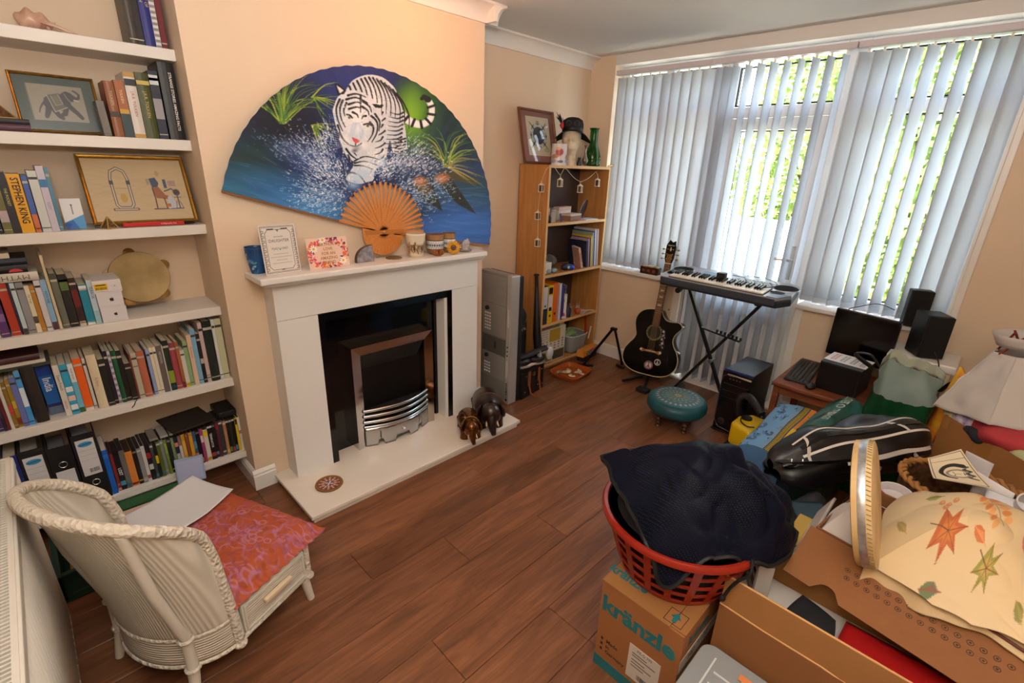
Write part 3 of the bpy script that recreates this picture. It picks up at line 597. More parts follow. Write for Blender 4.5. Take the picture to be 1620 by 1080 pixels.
# white and blue card
A = Art(60, 100, 'dfe1e4'); A.fill([(0, 78), (60, 52), (60, 100), (0, 100)], '4f9ad0'); A.fill([(0, 78), (26, 70), (40, 100), (0, 100)], '2f6cb8'); A.fill([(0, 78), (22, 82), (8, 100), (0, 100)], '2458a0'); A.line([(30, 22), (30, 50)], 1.4, '60686e'); A.fill([(27, 18), (34, 20), (30, 26)], '20306a')
t = thing('greeting_card', 'white card with blue triangles standing on the third alcove shelf', 'card', M=lean(.195, .349, SZ[3] + .056, .08))
obj('card_stock', MB().bb(-.029, .029, -.054, .054, -.0035, -.0005), C('d8dade', .6), t); picture('print', A, .058, .108, t, T(0, 0, 0))
# small photo
t = thing('small_photo', 'little gold and black photo block before the papyrus picture', 'photo', M=lean(.185, .423, SZ[3] + .028, .25))
obj('block', MB().bb(-.022, .022, -.026, .026, -.008, 0), C('2a2c30', .4), t); obj('gold_band', MB().bb(-.022, .022, .006, .026, 0, .0008), goldm, t); obj('dark_panel', MB().bb(-.018, .018, -.018, .004, 0, .0006), C('3a4450', .3), t)
# wire pyramid and wicker pyramid
def pyramid(name, label, loc, b, h, rz, m):
    t = thing(name, label, 'ornament', loc, rz); p = [(-b, -b, 0), (b, -b, 0), (b, b, 0), (-b, b, 0)]; ap = (0, 0, h)
    for i in range(4):
        mb = MB().poly([p[i], p[(i + 1) % 4], ap]); obj('face', mb, m, t, thick=.001)
        e = MB().tube([p[i], ap], .0022, 6).tube([p[i], p[(i + 1) % 4]], .0022, 6); obj('edge', e, C('b89a5c', .4, metal=.4), t)
    return t
pyramid('small_pyramid', 'small gold patterned pyramid in front of the papyrus picture', (.215, .442, SZ[3] + .002), .02, .042, .5, mat('pyr_a', '8a6a38', .5, col2='2a2218', scale=160))
pyramid('wicker_pyramid', 'brown wicker pyramid on flat books at the left of the second shelf', (.12, .2, SZ[2] + .0425), .062, .085, .2, mat('pyr_b', '7a5638', .8, col2='4a3020', scale=120, bump=.5))
# red calligraphy box with a pencil
t = thing('calligraphy_set', 'red calligraphy set box lying on the third alcove shelf', 'box', (.212, .485, SZ[3] + .001), 0)
obj('box_body', MB().bb(-.045, 0, 0, .205, 0, .016), C('c22a2a', .35), t, bevel=.003)
text('Calligraphy Set', .009, C('e8d0c8', .5), t, frame((.0006, .15, .008), (0, 1, 0), (0, 0, 1))); obj('clasp', MB().bb(-.03, .001, .012, .03, .016, .019), C('6a1418', .4), t)
tag(obj('pencil', MB().cyl((.205, .693, SZ[3] + .006), (.2, .722, SZ[3] + .006), .005, .0045, 8).cyl((.2, .722, SZ[3] + .006), (.1985, .734, SZ[3] + .006), .0045, .0006, 8), C('1c1c1e', .4)), 'black pencil lying beside the red calligraphy set', 'pencil')
# conch shell
def conch(label, loc, rz):
    t = thing('seashell', label, 'shell', loc, rz); cm = mat('shell', 'd8b49c', .35, col2='b88a78', scale=14)
    def fn(u, v):
        a = u * 2 * PI; L = v * .105; r = .004 + .034 * math.sin(PI * min(1, v * 1.05) ** .8) ** .8
        return (r * .9 * math.cos(a), L - .05, .034 + r * (math.sin(a) * .85) + .006 * math.cos(9 * v * 2))
    obj('body_whorl', MB().grid(fn, 22, 18, wrap=True), cm, t, smooth=60)
    for i, (y, ln) in enumerate(((.0, .04), (.018, .05), (.034, .055), (.046, .06), (.055, .055))):
        obj('spine', MB().tube([(.018, y, .04 - i * .004), (.028, y + ln * .4, .03 - i * .004), (.03, y + ln, .022 - i * .0045)], [.006, .0045, .001], 7), cm, t, smooth=60)
    for i in range(3): obj('foot_spine', MB().tube([(.012, -.02 + i * .025, .02), (.022, -.014 + i * .026, .001)], [.006, .001], 7), cm, t, smooth=60)
conch('pinkish spiny seashell on the top alcove shelf', (.13, .385, SZ[1] + .002), .0)
# phone boxes
bm = C('dcdade', .35)
applem = C('2a2a2c', .4)
def apple(parent, M, s):
    pts = [(.0, .30), (.12, .36), (.26, .36), (.38, .28), (.30, .15), (.30, .02), (.40, -.10), (.33, -.28), (.2, -.42), (.08, -.38), (0, -.36), (-.08, -.38), (-.2, -.42), (-.34, -.22), (-.4, .04), (-.34, .26), (-.22, .36), (-.1, .35)]
    mb = MB().poly([(x * s, y * s, 0) for x, y in pts], M).poly([(x * s, y * s, 0) for x, y in [(.0, .4), (.02, .52), (.16, .62), (.14, .48)]], M)
    obj('fruit_mark', mb, applem, parent)
zb = SZ[4]
for i, (y0, y1, hh, x1, lab) in enumerate(((.351, .432, .058, .222, 'white phone box at the bottom of the stack beside the tambourine'), (.350, .43, .06, .221, 'white phone box in the middle of the stack, dark fruit mark'), (.346, .434, .05, .226, 'white box with a yellow barcode sticker, topmost of the phone boxes'))):
    t = thing('phone_box', lab, 'box', (x1, (y0 + y1) / 2, zb + .0005), 0, 'white boxes stacked on the fourth alcove shelf'); w = (y1 - y0) / 2
    obj('box_base', MB().bb(-.15, -.0005, -w + .0005, w - .0005, 0, .006), bm, t); obj('box_lid', MB().bb(-.151, 0, -w, w, .0065, hh - .0005), bm, t, bevel=.001)
    if i < 2: apple(t, frame((.0006, .004, hh * .52), (0, 1, 0), (0, 0, 1)), .017 if i else .014)
    else:
        obj('sticker', MB().bb(-.001, .0006, -w + .004, -w + .044, .012, .037), C('e0b81c', .5), t)
        b = MB(); rb = random.Random(5)
        for q in range(18): b.bb(0, .0009, -w + .008 + q * .0018, -w + .008 + q * .0018 + rb.choice((.0006, .0011)), .014, .023)
        obj('barcode', b, C('2a2410', .6), t); obj('number_line', MB().bb(0, .0009, -w + .009, -w + .039, .0295, .0335), C('3a3010', .6), t)
        text('- e', .012, C('6a6a70', .5), t, frame((.0006, w - .025, .026), (0, 1, 0), (0, 0, 1)))
    zb += hh
# tambourine leaning on the back wall
def tambourine(label, M, r, depth, skin, rim, jingles=5, name='tambourine'):
    t = thing(name, label, 'tambourine', M=M)
    pr = [(r * .93, 0), (r, 0), (r, depth), (r * .985, depth + .002)]
    obj('hoop', MB().lathe([(r * .95, 0), (r, 0), (r, depth * .97), (r * .95, depth * .97)], 48), rim, t, smooth=40)
    obj('drum_skin', MB().lathe([(r * .2, depth), (r * .9, depth), (r * .99, depth + .0005), (r * 1.006, depth - .004), (r * 1.006, depth - .012)], 48), skin, t, smooth=50)
    for i in range(jingles):
        a = 2 * PI * (i + .35) / jingles; c, s_ = math.cos(a) * r, math.sin(a) * r
        u = Vector((math.cos(a), math.sin(a), 0))
        obj('jingle', MB().lathe([(.004, 0), (.02, .001), (.021, .002), (.004, .004)], 16, T(c, s_, depth * .5 - .003)).lathe([(.004, 0), (.02, .001), (.021, .002), (.004, .004)], 16, T(c, s_, depth * .5 + .002)), mat('aged_brass', '7a5a2c', .4, .7), t, smooth=40)
    return t
skinm = mat('goat_skin', 'c2a878', .7, col2='a08a58', scale=9)
tambourine('tambourine with a mottled tan skin leaning on the fourth alcove shelf', lean(.02, .52, SZ[4] + .122, .30), .108, .035, skinm, C('6a4826', .5))
# ---- lever arch files on the lowest shelf
def binder(label, loc, w, h, d, spine, lab, ring_z, lab_z, group, oval=True, rot=0, M=None, ringy=0, paper='d8d6d0', barcode=True):
    t = thing('lever_arch_file', label, 'folder', loc, 0, group, M=M); m = C(spine, .5)
    mb = MB().bb(-.003, 0, 0, w, 0, h).bb(-d, -.003, 0, .003, 0, h).bb(-d, -.003, w - .003, w, 0, h)
    obj('cover', mb, m, t); obj('papers', MB().bb(-d + .01, -.02, .006, w - .02, .004, h - .03), C(paper, .8), t)
    obj('finger_ring', MB().tube([(.0008, w / 2 + .0125 * math.cos(a * PI / 10), ring_z + .0125 * math.sin(a * PI / 10)) for a in range(20)], .0018, 6, closed=True), mat('chrome', 'd8dadc', .12, 1), t, smooth=60)
    obj('finger_hole', MB().cyl((-.001, w / 2, ring_z), (.0006, w / 2, ring_z), .0115, n=20), C('0c0c0e', .8), t)
    l = obj('spine_label', MB().bb(-.001, .0006, w * .12, w * .88, lab_z[0], lab_z[1]), C('d6d6da', .6), t)
    if oval:
        obj('oval_mark', MB().prism([(w * .30 * math.cos(a * PI / 12), .011 * math.sin(a * PI / 12)) for a in range(24)], 0, .0004, frame((.0007, w / 2, lab_z[1] - .022), (0, 1, 0), (0, 0, 1))), C('3f9ad0', .5), l)
        obj('oval_script', MB().tube([(.0012, w * .26 + w * .48 * q / 12, lab_z[1] - .0235 + .003 * q / 12 + .0016 * math.sin(q * 2.1)) for q in range(13)], .0011, 5), C('14303c', .5), l)
        for q in range(3): obj('rule_line', MB().bb(0, .0008, w * .16, w * .84, lab_z[1] - .05 - q * .022, lab_z[1] - .0492 - q * .022), C('9a9aa4', .6), l)
    if barcode:
        b = MB(); rb = random.Random(9)
        for q in range(14): b.bb(0, .0009, w * .4 + q * .0022, w * .4 + q * .0022 + rb.choice((.0008, .0014)), lab_z[0] + .012, lab_z[0] + .03)
        obj('barcode', b, C('3a3a40', .6), l)
    return t
GB = 'black lever arch files on the lowest alcove shelf'
BK = '1d1c1e'
binder('black lever arch file with a ruled white label, beside the blue atlas', (.226, .002, SZ[6] + .0005), .074, .305, .2, BK, None, .06, (.105, .275), GB)
binder('black lever arch file with its finger ring above a low label', (.224, .078, SZ[6] + .0005), .074, .285, .2, BK, None, .205, (.06, .178), GB, oval=False, paper='8a8a94')
binder('black lever arch file with a white label, nearest the blue book', (.228, .156, SZ[6] + .0005), .076, .315, .2, BK, None, .088, (.125, .29), GB, paper='9aa0b4')
book(.038, .30, .19, '232f78', 'dark blue illustrated atlas at the left end of the lowest shelf', 'books on the lowest alcove shelf', T(.224, -.038, SZ[6]), titles=[('ILLUSTRATED ATLAS', .5, .019, '8aa4d8', {'thick': .0003})], hard=True)
book(.018, .215, .15, '1c62c4', 'bright blue book between the lever arch files and the film cases', 'books on the lowest alcove shelf', T(.222, .2345, SZ[6]), bands=[(.82, .9, '3a7ad0')])
# dark folder and box resting on the film cases
zt = SZ[6] + .192
t = thing('dark_folder', 'dark brown folder lying slantwise on the film cases, lowest shelf', 'folder', M=T(.165, .56, zt + .028, rz=.25, ry=.16, rx=-.05))
obj('folder_lid', MB().bb(-.07, .075, -.10, .085, 0, .007), C('2a241e', .6), t, bevel=.002); obj('folder_base', MB().bb(-.07, .07, -.095, .08, -.006, -.0005), C('1e1a16', .6), t)
obj('clip', MB().tube([(-.05, -.05, .008), (-.05, -.05, .016), (-.05, -.025, .016), (-.05, -.025, .008)], .0022, 6), C('1a1a1c', .3, metal=.6), t)
t = thing('black_case', 'small black case at the right end on top of the film cases', 'case', (.13, .718, zt + .001), 0)
obj('case_body', MB().bb(-.07, .07, -.04, .038, 0, .03), C('1b1b1d', .5), t, bevel=.004); obj('case_clip', MB().tube([(.03, -.041, .012), (.03, -.05, .02), (.03, -.05, .03), (.03, -.041, .034)], .002, 6), C('2a2a2a', .3, metal=.6), t)
for i, (a, c) in enumerate(((.40, '8a8480'), (.44, 'b4b0ac'), (.475, 'c4c2c0'))):
    tag(obj('flat_case', MB().bb(.09 - .004 * i, .20, a, a + .03, SZ[6] + .182, SZ[6] + .192), C(c, .25), bevel=.001), ['grey', 'pale', 'silvery'][i] + ' slim disc case lying across the film cases, lowest shelf', 'case', 'slim cases lying on the film cases')
# ---- green crate of books on the floor under the lowest shelf
cg = mat('crate_green', '16382a', .4); t = thing('book_crate', 'dark green plastic crate of books on the floor below the lowest shelf', 'crate', (.46, .18, 0), 0)
cx0, cx1, cy0, cy1, ch = .30, .58, .02, .40, .115
fr = MB().bb(cx0, cx1, cy0, cy1, 0, .012).bb(cx0, cx0 + .012, cy0, cy1, .012, ch).bb(cx1 - .012, cx1, cy0, cy1, .012, ch).bb(cx0, cx1, cy0, cy0 + .012, .012, ch).bb(cx0, cx1, cy1 - .012, cy1, .012, ch)
obj('crate_body', fr, cg, t, world=True, bevel=.003)
rm = MB(); frame_rect(rm, cy0 - .008, cy1 + .008, cx0 - .008, cx1 + .008, .02, 0, .012)
obj('crate_rim', MB().add([(v[2], v[0], ch + v[1]) for v in rm.v], rm.f), cg, t, world=True, bevel=.003)
for k in range(2):
    obj('rib', MB().bb(cx1, cx1 + .004, cy0 + .02, cy1 - .02, .03 + k * .04, .036 + k * .04), cg, t, world=True)
tag(obj('green_board', MB().bb(.245, .315, .20, .55, .128, .133), C('1d5a30', .5)), 'flat green board resting across the crate under the shelf', 'board')
gc = [('7a9a9a', .030, 'teal'), ('d8d4d0', .024, 'white'), ('a82a50', .018, 'crimson'), ('b8b4b4', .030, 'pale grey'), ('e08a1c', .022, 'orange')]
z = .013
for i, (c, th, nm) in enumerate(reversed(gc)):
    flatbook(.56, .05 + .008 * i, .19 + .004 * i, z, th, .19, c, '%s paperback lying in the green crate on the floor' % nm, hard=False, group='books in the green crate'); z += th + .0005
for i, (c, th, nm) in enumerate((('4a3a30', .03, 'brown'), ('2a2a2c', .03, 'black'), ('d0cac0', .028, 'white'), ('dcbca0', .03, 'beige'))):
    flatbook(.56 - .01 * i, .212 + .006 * i, .38, .013 + i * .0305 if i < 4 else 0, .03 if th == .03 else .028, .2, c, '%s book lying in the crate beneath the paper sheet' % nm, hard=False, group='books in the green crate')
# ================================================================ FIREPLACE
surm = mat('surround_white', 'e4e2de', .38, var=.02, scale=3)
granite = mat('black_granite', '0d0d0f', .06, spec=.6)
chrome = mat('chrome', 'd8dadc', .12, 1)
t = thing('hearth', 'cream stone hearth slab on the floor before the fireplace', 'hearth', (.56, 1.507, 0), 0)
hm = mat('hearth_cream', 'e6ddd0', .16, var=.04, scale=6)
obj('hearth_slab', MB().bb(.343, .786, .8415, 2.173, .028, .048), hm, t, world=True, bevel=.003); obj('hearth_plinth', MB().bb(.343, .772, .855, 2.16, 0, .028), hm, t, world=True, bevel=.002)
t = thing('fireplace_surround', 'white fireplace surround with a moulded mantel shelf', 'fireplace', (.4, 1.503, .048), 0)
HZ = .048
obj('leg', MB().bb(.343, .459, .916, 1.1025, HZ, .866), surm, t, world=True, bevel=.0015); obj('leg', MB().bb(.343, .459, 1.897, 2.09, HZ, .866), surm, t, world=True, bevel=.0015)
obj('header', MB().bb(.343, .459, .916, 2.09, .868, 1.032), surm, t, world=True, bevel=.0015)
obj('lower_moulding', MB().bb(.343, .498, .875, 2.068 + .045, 1.032, 1.052), surm, t, world=True, bevel=.004)
obj('mantel_shelf', MB().bb(.343, .535, .849, 2.1, 1.052, 1.08), surm, t, world=True, bevel=.006, seg=3)
obj('back_panel', MB().bb(.343, .362, 1.1, 1.90, HZ, .867), granite, t, world=True)
obj('inner_return', MB().bb(.362, .45, 1.845, 1.8965, HZ, .83), surm, t, world=True); obj('inner_return', MB().bb(.362, .44, 1.103, 1.12, HZ, .83), granite, t, world=True)
obj('granite_slip', MB().bb(.449, .457, 1.103, 1.136, HZ, .864), granite, t, world=True, bevel=.001); obj('granite_slip', MB().bb(.449, .457, 1.865, 1.8965, HZ, .864), granite, t, world=True, bevel=.001)
obj('granite_slip', MB().bb(.441, .457, 1.136, 1.865, .826, .864), granite, t, world=True, bevel=.001)
obj('granite_panel', MB().bb(.362, .372, 1.825, 1.845, HZ, .828), granite, t, world=True)
# electric fire
t = thing('electric_fire', 'chrome framed inset fire with a curved bar front', 'fire', (.4, 1.515, HZ), 0)
y0, y1, z0, z1 = 1.262, 1.768, HZ, .645
def chromeframe():
    mb = MB(); o = [(y0, z0), (y0, z1), (y1, z1), (y1, z0)]; w = .052; i = [(y0 + w, z0), (y0 + w, z1 - w), (y1 - w, z1 - w), (y1 - w, z0)]
    X0, X1, X2 = .363, .435, .424
    for k in range(3):
        a, b, c, d = o[k], o[k + 1], i[k + 1], i[k]
        mb.add([(X1, *a), (X1, *b), (X2, *c), (X2, *d)], [(0, 1, 2, 3)]); mb.add([(X0, *a), (X0, *b), (X1, *b), (X1, *a)], [(0, 1, 2, 3)]); mb.add([(X2, *d), (X2, *c), (X0, *c), (X0, *d)], [(0, 1, 2, 3)])
    return mb
obj('trim_frame', chromeframe(), mat('polished_steel', 'c4bfb8', .10, 1), t, world=True)
obj('fire_box', MB().bb(.3625, .366, y0 + .05, y1 - .05, HZ, z1 - .05), C('0b0b0c', .35), t, world=True); obj('canopy', MB().add([(.42, y0 + .054, z1 - .055), (.42, y1 - .054, z1 - .055), (.375, y1 - .075, z1 - .15), (.375, y0 + .075, z1 - .15)], [(0, 1, 2, 3)]), C('161617', .4), t, world=True, thick=.002)
obj('coal_bed', MB().bb(.367, .42, y0 + .055, y1 - .055, .20, .245), C('101011', .8), t, world=True)
def bow(z, r, b, ya=y0 + .045, yb=y1 - .045, n=14):
    return [(.425 + b * math.sin(PI * k / n), ya + (yb - ya) * k / n, z) for k in range(n + 1)]
steel = mat('brushed_chrome', 'b8babd', .2, 1)
for z, b in ((.268, .05), (.235, .056), (.2, .06)): obj('fire_bar', MB().tube(bow(z, 0, b), .0105, 8), steel, t, world=True, smooth=60)
def ash(u, v):
    y = y0 + .045 + (y1 - y0 - .09) * u; b = .055 * math.sin(PI * u)
    zb = HZ + .001 + (.032 if (.14 < u < .24 or .38 < u < .62 or .76 < u < .86) else 0)
    return (.428 + b + .004 * math.sin(PI * v), y, zb + (.165 - zb) * v)
obj('ash_cover', MB().grid(ash, 50, 6), steel, t, world=True, smooth=50, thick=.004)
obj('ash_bar', MB().tube(bow(.17, 0, .06), .009, 8), steel, t, world=True, smooth=60)
obj('knob', MB().ell((.494, 1.515, .118), (.012, .010, .010), 12, 8), chrome, t, world=True, smooth=60)
for yy in (1.38, 1.65): obj('seam', MB().bb(.470, .4725, yy - .0015, yy + .0015, HZ + .04, .14), C('505254', .4), t, world=True)
# round patterned coaster on the hearth
A = Art(90, 90, '4a2c1c')
A.blob(45, 45, 41, 41, '8a4a2c', soft=.03)
for i in range(24): A.blob(45 + 33 * math.cos(i * PI / 12), 45 + 33 * math.sin(i * PI / 12), 3.2, 3.2, ['d8b890', '3a2a50'][i % 2])
for i in range(12): A.blob(45 + 22 * math.cos(i * PI / 6), 45 + 22 * math.sin(i * PI / 6), 6, 2.6, 'd8c8b8', ang=i * PI / 6); A.blob(45 + 22 * math.cos(i * PI / 6 + .26), 45 + 22 * math.sin(i * PI / 6 + .26), 3, 1.6, 'b03a30', ang=i * PI / 6)
for i in range(8): A.blob(45 + 9 * math.cos(i * PI / 4), 45 + 9 * math.sin(i * PI / 4), 6, 2.8, ['304a88', 'd8d4d8'][i % 2], ang=i * PI / 4)
A.blob(45, 45, 3.5, 3.5, 'd8d4d8')
t = thing('round_coaster', 'round gold rimmed plate with a mandala pattern on the hearth', 'plate', (.612, 1.005, HZ), 0)
obj('plate_rim', MB().lathe([(.05, 0), (.062, 0), (.066, .006), (.064, .010), (.059, .008), (.05, .006)], 40), mat('antique_gold', '9a7434', .35, .8), t, smooth=50)
u, v = np.meshgrid(np.linspace(0, 2 * PI, 97), np.linspace(0.001, .06, 40)); P = np.stack([v * np.cos(u), v * np.sin(u), np.full_like(u, .0075)], -1)
np_grid('pattern', P, A.sample(45 + 44 * v / .06 * np.cos(u), 45 - 44 * v / .06 * np.sin(u)), matc('print_gloss', .3), t)
# ---- elephants
def elephant(label, loc, rz, s, m, big):
    t = thing('elephant_figure', label, 'figurine', loc, rz, 'elephant figures on the hearth')
    # local: faces -Y
    rings = [(.085, .052, .012, .012), (.075, .056, .035, .034), (.045, .058, .048, .046), (.0, .060, .052, .05), (-.035, .062, .049, .048), (-.055, .066, .04, .042), (-.07, .068, .03, .034)]
    def body(u, v):
        i = v * (len(rings) - 1); k = min(int(i), len(rings) - 2); f_ = i - k; a = [rings[k][q] * (1 - f_) + rings[k + 1][q] * f_ for q in range(4)]
        an = 2 * PI * u; return (a[2] * math.cos(an) * s, a[0] * s, (a[1] + a[3] * math.sin(an)) * s)
    obj('body', MB().grid(body, 24, 24, wrap=True), m, t, smooth=70)
    hd = MB().ell((0, -.085 * s, .062 * s), (.036 * s, .034 * s, .042 * s), 20, 14)
    obj('head', hd, m, t, smooth=70)
    obj('trunk', MB().tube([(0, -.108 * s, .060 * s), (0, -.122 * s, .042 * s), (.002 * s, -.126 * s, .024 * s), (.006 * s, -.128 * s, .006 * s)], [.020 * s, .016 * s, .012 * s, .008 * s], 12), m, t, smooth=70)
    for sx in (-1, 1):
        obj('ear', MB().ell((0, 0, 0), (.006 * s, .02 * s, .026 * s), 12, 10, T(sx * .04 * s, -.072 * s, .066 * s, rz=sx * .5, ry=-sx * .2)), m, t, smooth=70)
        obj('tusk', MB().tube([(sx * .016 * s, -.112 * s, .048 * s), (sx * .02 * s, -.128 * s, .04 * s), (sx * .02 * s, -.138 * s, .042 * s)], [.004 * s, .003 * s, .001 * s], 8), C('c8b48c', .3), t, smooth=60)
        for yy in (-.055, .055): obj('leg', MB().tube([(sx * .026 * s, yy * s, .05 * s), (sx * .027 * s, yy * s, .02 * s), (sx * .028 * s, yy * s, .001)], [.026 * s, .021 * s, .022 * s], 14), m, t, smooth=60)
    obj('tail', MB().tube([(0, .088 * s, .06 * s), (0, .096 * s, .04 * s), (0, .094 * s, .022 * s)], [.004 * s, .003 * s, .004 * s], 6), m, t)
    if big: obj('carved_band', MB().tube([(.0505 * s * math.cos(PI * k / 12), -.02 * s, (.061 + .0495 * math.sin(PI * k / 12)) * s) for k in range(13)], .002 * s, 6), C('6a4a34', .4), t, smooth=60)
    else: obj('ear_cloth', MB().tube([(.04 * s * math.cos(PI * k / 10), -.06 * s, (.066 + .046 * math.sin(PI * k / 10)) * s) for k in range(11)], .0035 * s, 6), mat('old_gold', 'a0804c', .3, .7), t, smooth=60)
    return t
elephant('small bronze coloured elephant figure on the hearth', (.675, 1.845, HZ), math.radians(58), 1.25, mat('bronze', '7a4a24', .22, .75, var=.45, scale=40), False)
elephant('large dark wooden elephant figure behind the bronze one on the hearth', (.625, 2.035, HZ), math.radians(56), 1.75, mat('dark_carved_wood', '2a1c18', .3, coat=.2, var=.3, scale=25), True)
# ================================================================ THE BIG PAINTED FAN
FX, FY, FZ = .375, 1.52, 1.212
RO, RI = .745, .232
A0, A1 = math.radians(-9.9), math.radians(163.6)
A = Art(776, 540, '1c2c5c')
K = .5
def bl(x, y, rx, ry, c, a=1, ang=0, p=1.2): A.blob(x * K, y * K, rx * K, ry * K, c, a, ang, power=p)
def ln(pts, r, c, r2=None, a=1): A.line([(x * K, y * K) for x, y in pts], r * K, c, None if r2 is None else r2 * K, a)
def fl(pts, c, a=1): A.fill([(x * K, y * K) for x, y in pts], c, a)
def curve(p, n=10):
    """smooth curve through control points (Catmull-Rom)"""
    q = [p[0]] + list(p) + [p[-1]]; out = []
    for i in range(1, len(q) - 2):
        for k in range(n):
            t = k / n; a, b, c, d = q[i - 1], q[i], q[i + 1], q[i + 2]
            out.append(tuple(.5 * (2 * b[j] + (c[j] - a[j]) * t + (2 * a[j] - 5 * b[j] + 4 * c[j] - d[j]) * t * t + (3 * b[j] - a[j] - 3 * c[j] + d[j]) * t ** 3) for j in range(len(p[0]))))
    return out + [p[-1]]
# ground colours of the painting
bl(760, 180, 420, 300, '22347c', .95); bl(330, 300, 330, 240, '101626', 1.0, p=.7); bl(420, 420, 260, 150, '0e1220', .9, p=.8); bl(200, 560, 260, 160, '173a34', .9, p=.8)
bl(180, 700, 330, 110, '1e5a58', .8, p=.7); bl(420, 780, 460, 140, '2f6aa8', 1, .25, p=.6); bl(560, 860, 330, 80, '4a8ccc', .9, .25, p=.7); bl(120, 740, 180, 50, '2c7a9a', .6, .2, p=.7)
bl(1230, 230, 260, 200, '173a2c', 1, p=.6); bl(1090, 360, 170, 230, '5a9a1c', 1, p=.75); bl(1080, 330, 90, 170, '8cc02c', .7, p=.9); bl(1330, 420, 200, 230, '16302a', .9, p=.7)
bl(1250, 760, 330, 220, '2a4a60', .9, p=.7); bl(1400, 900, 260, 140, '3568b8', 1, p=.5); bl(1300, 980, 330, 110, '3f74c8', 1, p=.5); bl(1440, 760, 160, 110, '1f4a50', .7, p=.7); bl(1100, 620, 180, 110, '1c3050', .8, p=.8)
rn = np.random.RandomState(11)
for i in range(60):
    y = rn.uniform(560, 900); x = rn.uniform(40, 640); ln([(x, y), (x + rn.uniform(60, 200), y + rn.uniform(14, 60))], rn.uniform(1, 3), rn.choice(['2a6a8a', '4a9ab8', '1c4a58', '5aa0d0']), a=.3)
for i in range(40):
    x = rn.uniform(1160, 1450); y = rn.uniform(740, 1010); ln([(x, y), (x + 120, y + rn.uniform(-10, 40))], rn.uniform(1, 4), rn.choice(['2a58a0', '5a90dc', '4a80d0']), a=.35)
# rocks
fl([(1080, 700), (1130, 670), (1190, 690), (1250, 860), (1150, 800)], '2a2e26'); fl([(1200, 680), (1250, 655), (1300, 690), (1430, 875), (1330, 820)], '26281f'); fl([(1230, 640), (1330, 650), (1440, 690), (1430, 720), (1300, 690)], '4a4428')
bl(1130, 700, 46, 34, 'e07a34', 1, p=.6); bl(1245, 684, 50, 34, 'e0803a', 1, p=.6); bl(1150, 740, 50, 44, '8a6a34', .8, p=.8)
# grasses
def grass(x, y, n, ln_, a0, a1, seed, cols):
    r = np.random.RandomState(seed)
    for i in range(n):
        a = r.uniform(a0, a1); L = ln_ * r.uniform(.55, 1.1); b = r.uniform(.1, .5) * (1 if math.cos(a) > 0 else -1)
        p = [(x + r.uniform(-14, 14), y), (x + L * .55 * math.cos(a), y - L * .6 * math.sin(a)), (x + L * (math.cos(a) + b * .5), y - L * (math.sin(a) - abs(b) * .6))]
        ln(curve(p, 6), r.uniform(2.2, 4.5), cols[r.randint(len(cols))], .6)
gc_ = ['7a9a2c', 'a8b83c', '4a7a2c', 'c8c050', '3a6a34']
grass(395, 390, 46, 330, .6, 2.6, 1, gc_); grass(560, 250, 12, 150, -1.3, .9, 2, gc_); grass(560, 400, 14, 120, -1.5, .3, 5, ['4a7a2c', '7a9a2c', 'a8a83c']); grass(1270, 610, 34, 250, .5, 2.7, 3, ['8a9a3c', 'c0a84c', '4a7a2c', 'a8b04c', '2f5a34']); grass(1270, 620, 14, 170, -.6, .6, 4, ['8a8a3c', 'b09a4c'])
# tail
tl = curve([(1030, 340), (1070, 375), (1130, 395), (1180, 370), (1192, 310), (1172, 262)]); ln(tl, 22, 'd8dce4', 15); ln(tl, 14, 'f0f2f4', 9, .7)
for k in (7, 14, 21, 28, 35, 42):
    if k < len(tl) - 1:
        (x0, y0), (x1, y1) = tl[k], tl[k + 1]; d = math.hypot(x1 - x0, y1 - y0); nx, ny = -(y1 - y0) / d, (x1 - x0) / d; ln([(x0 + nx * 19, y0 + ny * 19), (x0 - nx * 19, y0 - ny * 19)], 7, '15171c')
ln([(1172, 262), (1150, 248), (1138, 258)], 17, '15171c', 9)
# body
body = [(735, 210), (765, 165), (815, 138), (870, 130), (930, 145), (985, 190), (1012, 240), (1030, 300), (1045, 380), (1055, 460), (1058, 520), (1020, 545), (985, 540), (968, 480), (950, 560), (925, 610), (890, 640), (880, 690), (850, 702), (800, 712), (735, 690), (760, 640), (775, 605), (740, 570), (712, 510), (700, 440)]
fl(curve(body + [body[0]], 6), 'cbd3dd'); bl(880, 300, 90, 170, 'f6f7f8', .8, .2); bl(1000, 420, 40, 110, 'b8c4d4', .6); bl(960, 300, 40, 140, 'c4cede', .5); bl(830, 640, 80, 60, 'c0d4ea', .8); bl(900, 560, 60, 80, 'f4f4f4', .8)
bk = '14161b'
for k in range(13):   # back stripes run over the hump
    x = 765 + k * 21; top = 140 + abs(k - 5) ** 1.8 * 2.6
    ln(curve([(x - 14, top + 4), (x + 6 + k * 1.5, top + 55), (x + 14 + k * 3.2, top + 120), (x + 10 + k * 3.6, top + 190)], 5), 5.6, bk, 1.6)
for k in range(9): ln(curve([(1042 - k * 2, 330 + k * 22), (1012 - k * 2, 342 + k * 22), (968 - k * 3, 330 + k * 24)], 4), 5.5, bk, 1.2)
for k in range(5): ln([(1052, 470 + k * 16), (1018, 478 + k * 16), (990, 470 + k * 17)], 5, bk, 1.5)
for k in range(8): ln(curve([(930 + (k % 2) * 12, 330 + k * 33), (918, 348 + k * 33), (900 - k * 2, 352 + k * 34)], 4), 5, bk, 1.4)
for k in range(3): ln(curve([(780, 590 + k * 12), (835, 566 + k * 26), (905, 580 + k * 34)], 5), 4.6, bk, 1.6)
for k in range(3): ln(curve([(745 - k * 10, 560 - k * 34), (762, 590 - k * 30), (790, 600 - k * 20)], 4), 6, bk, 2)
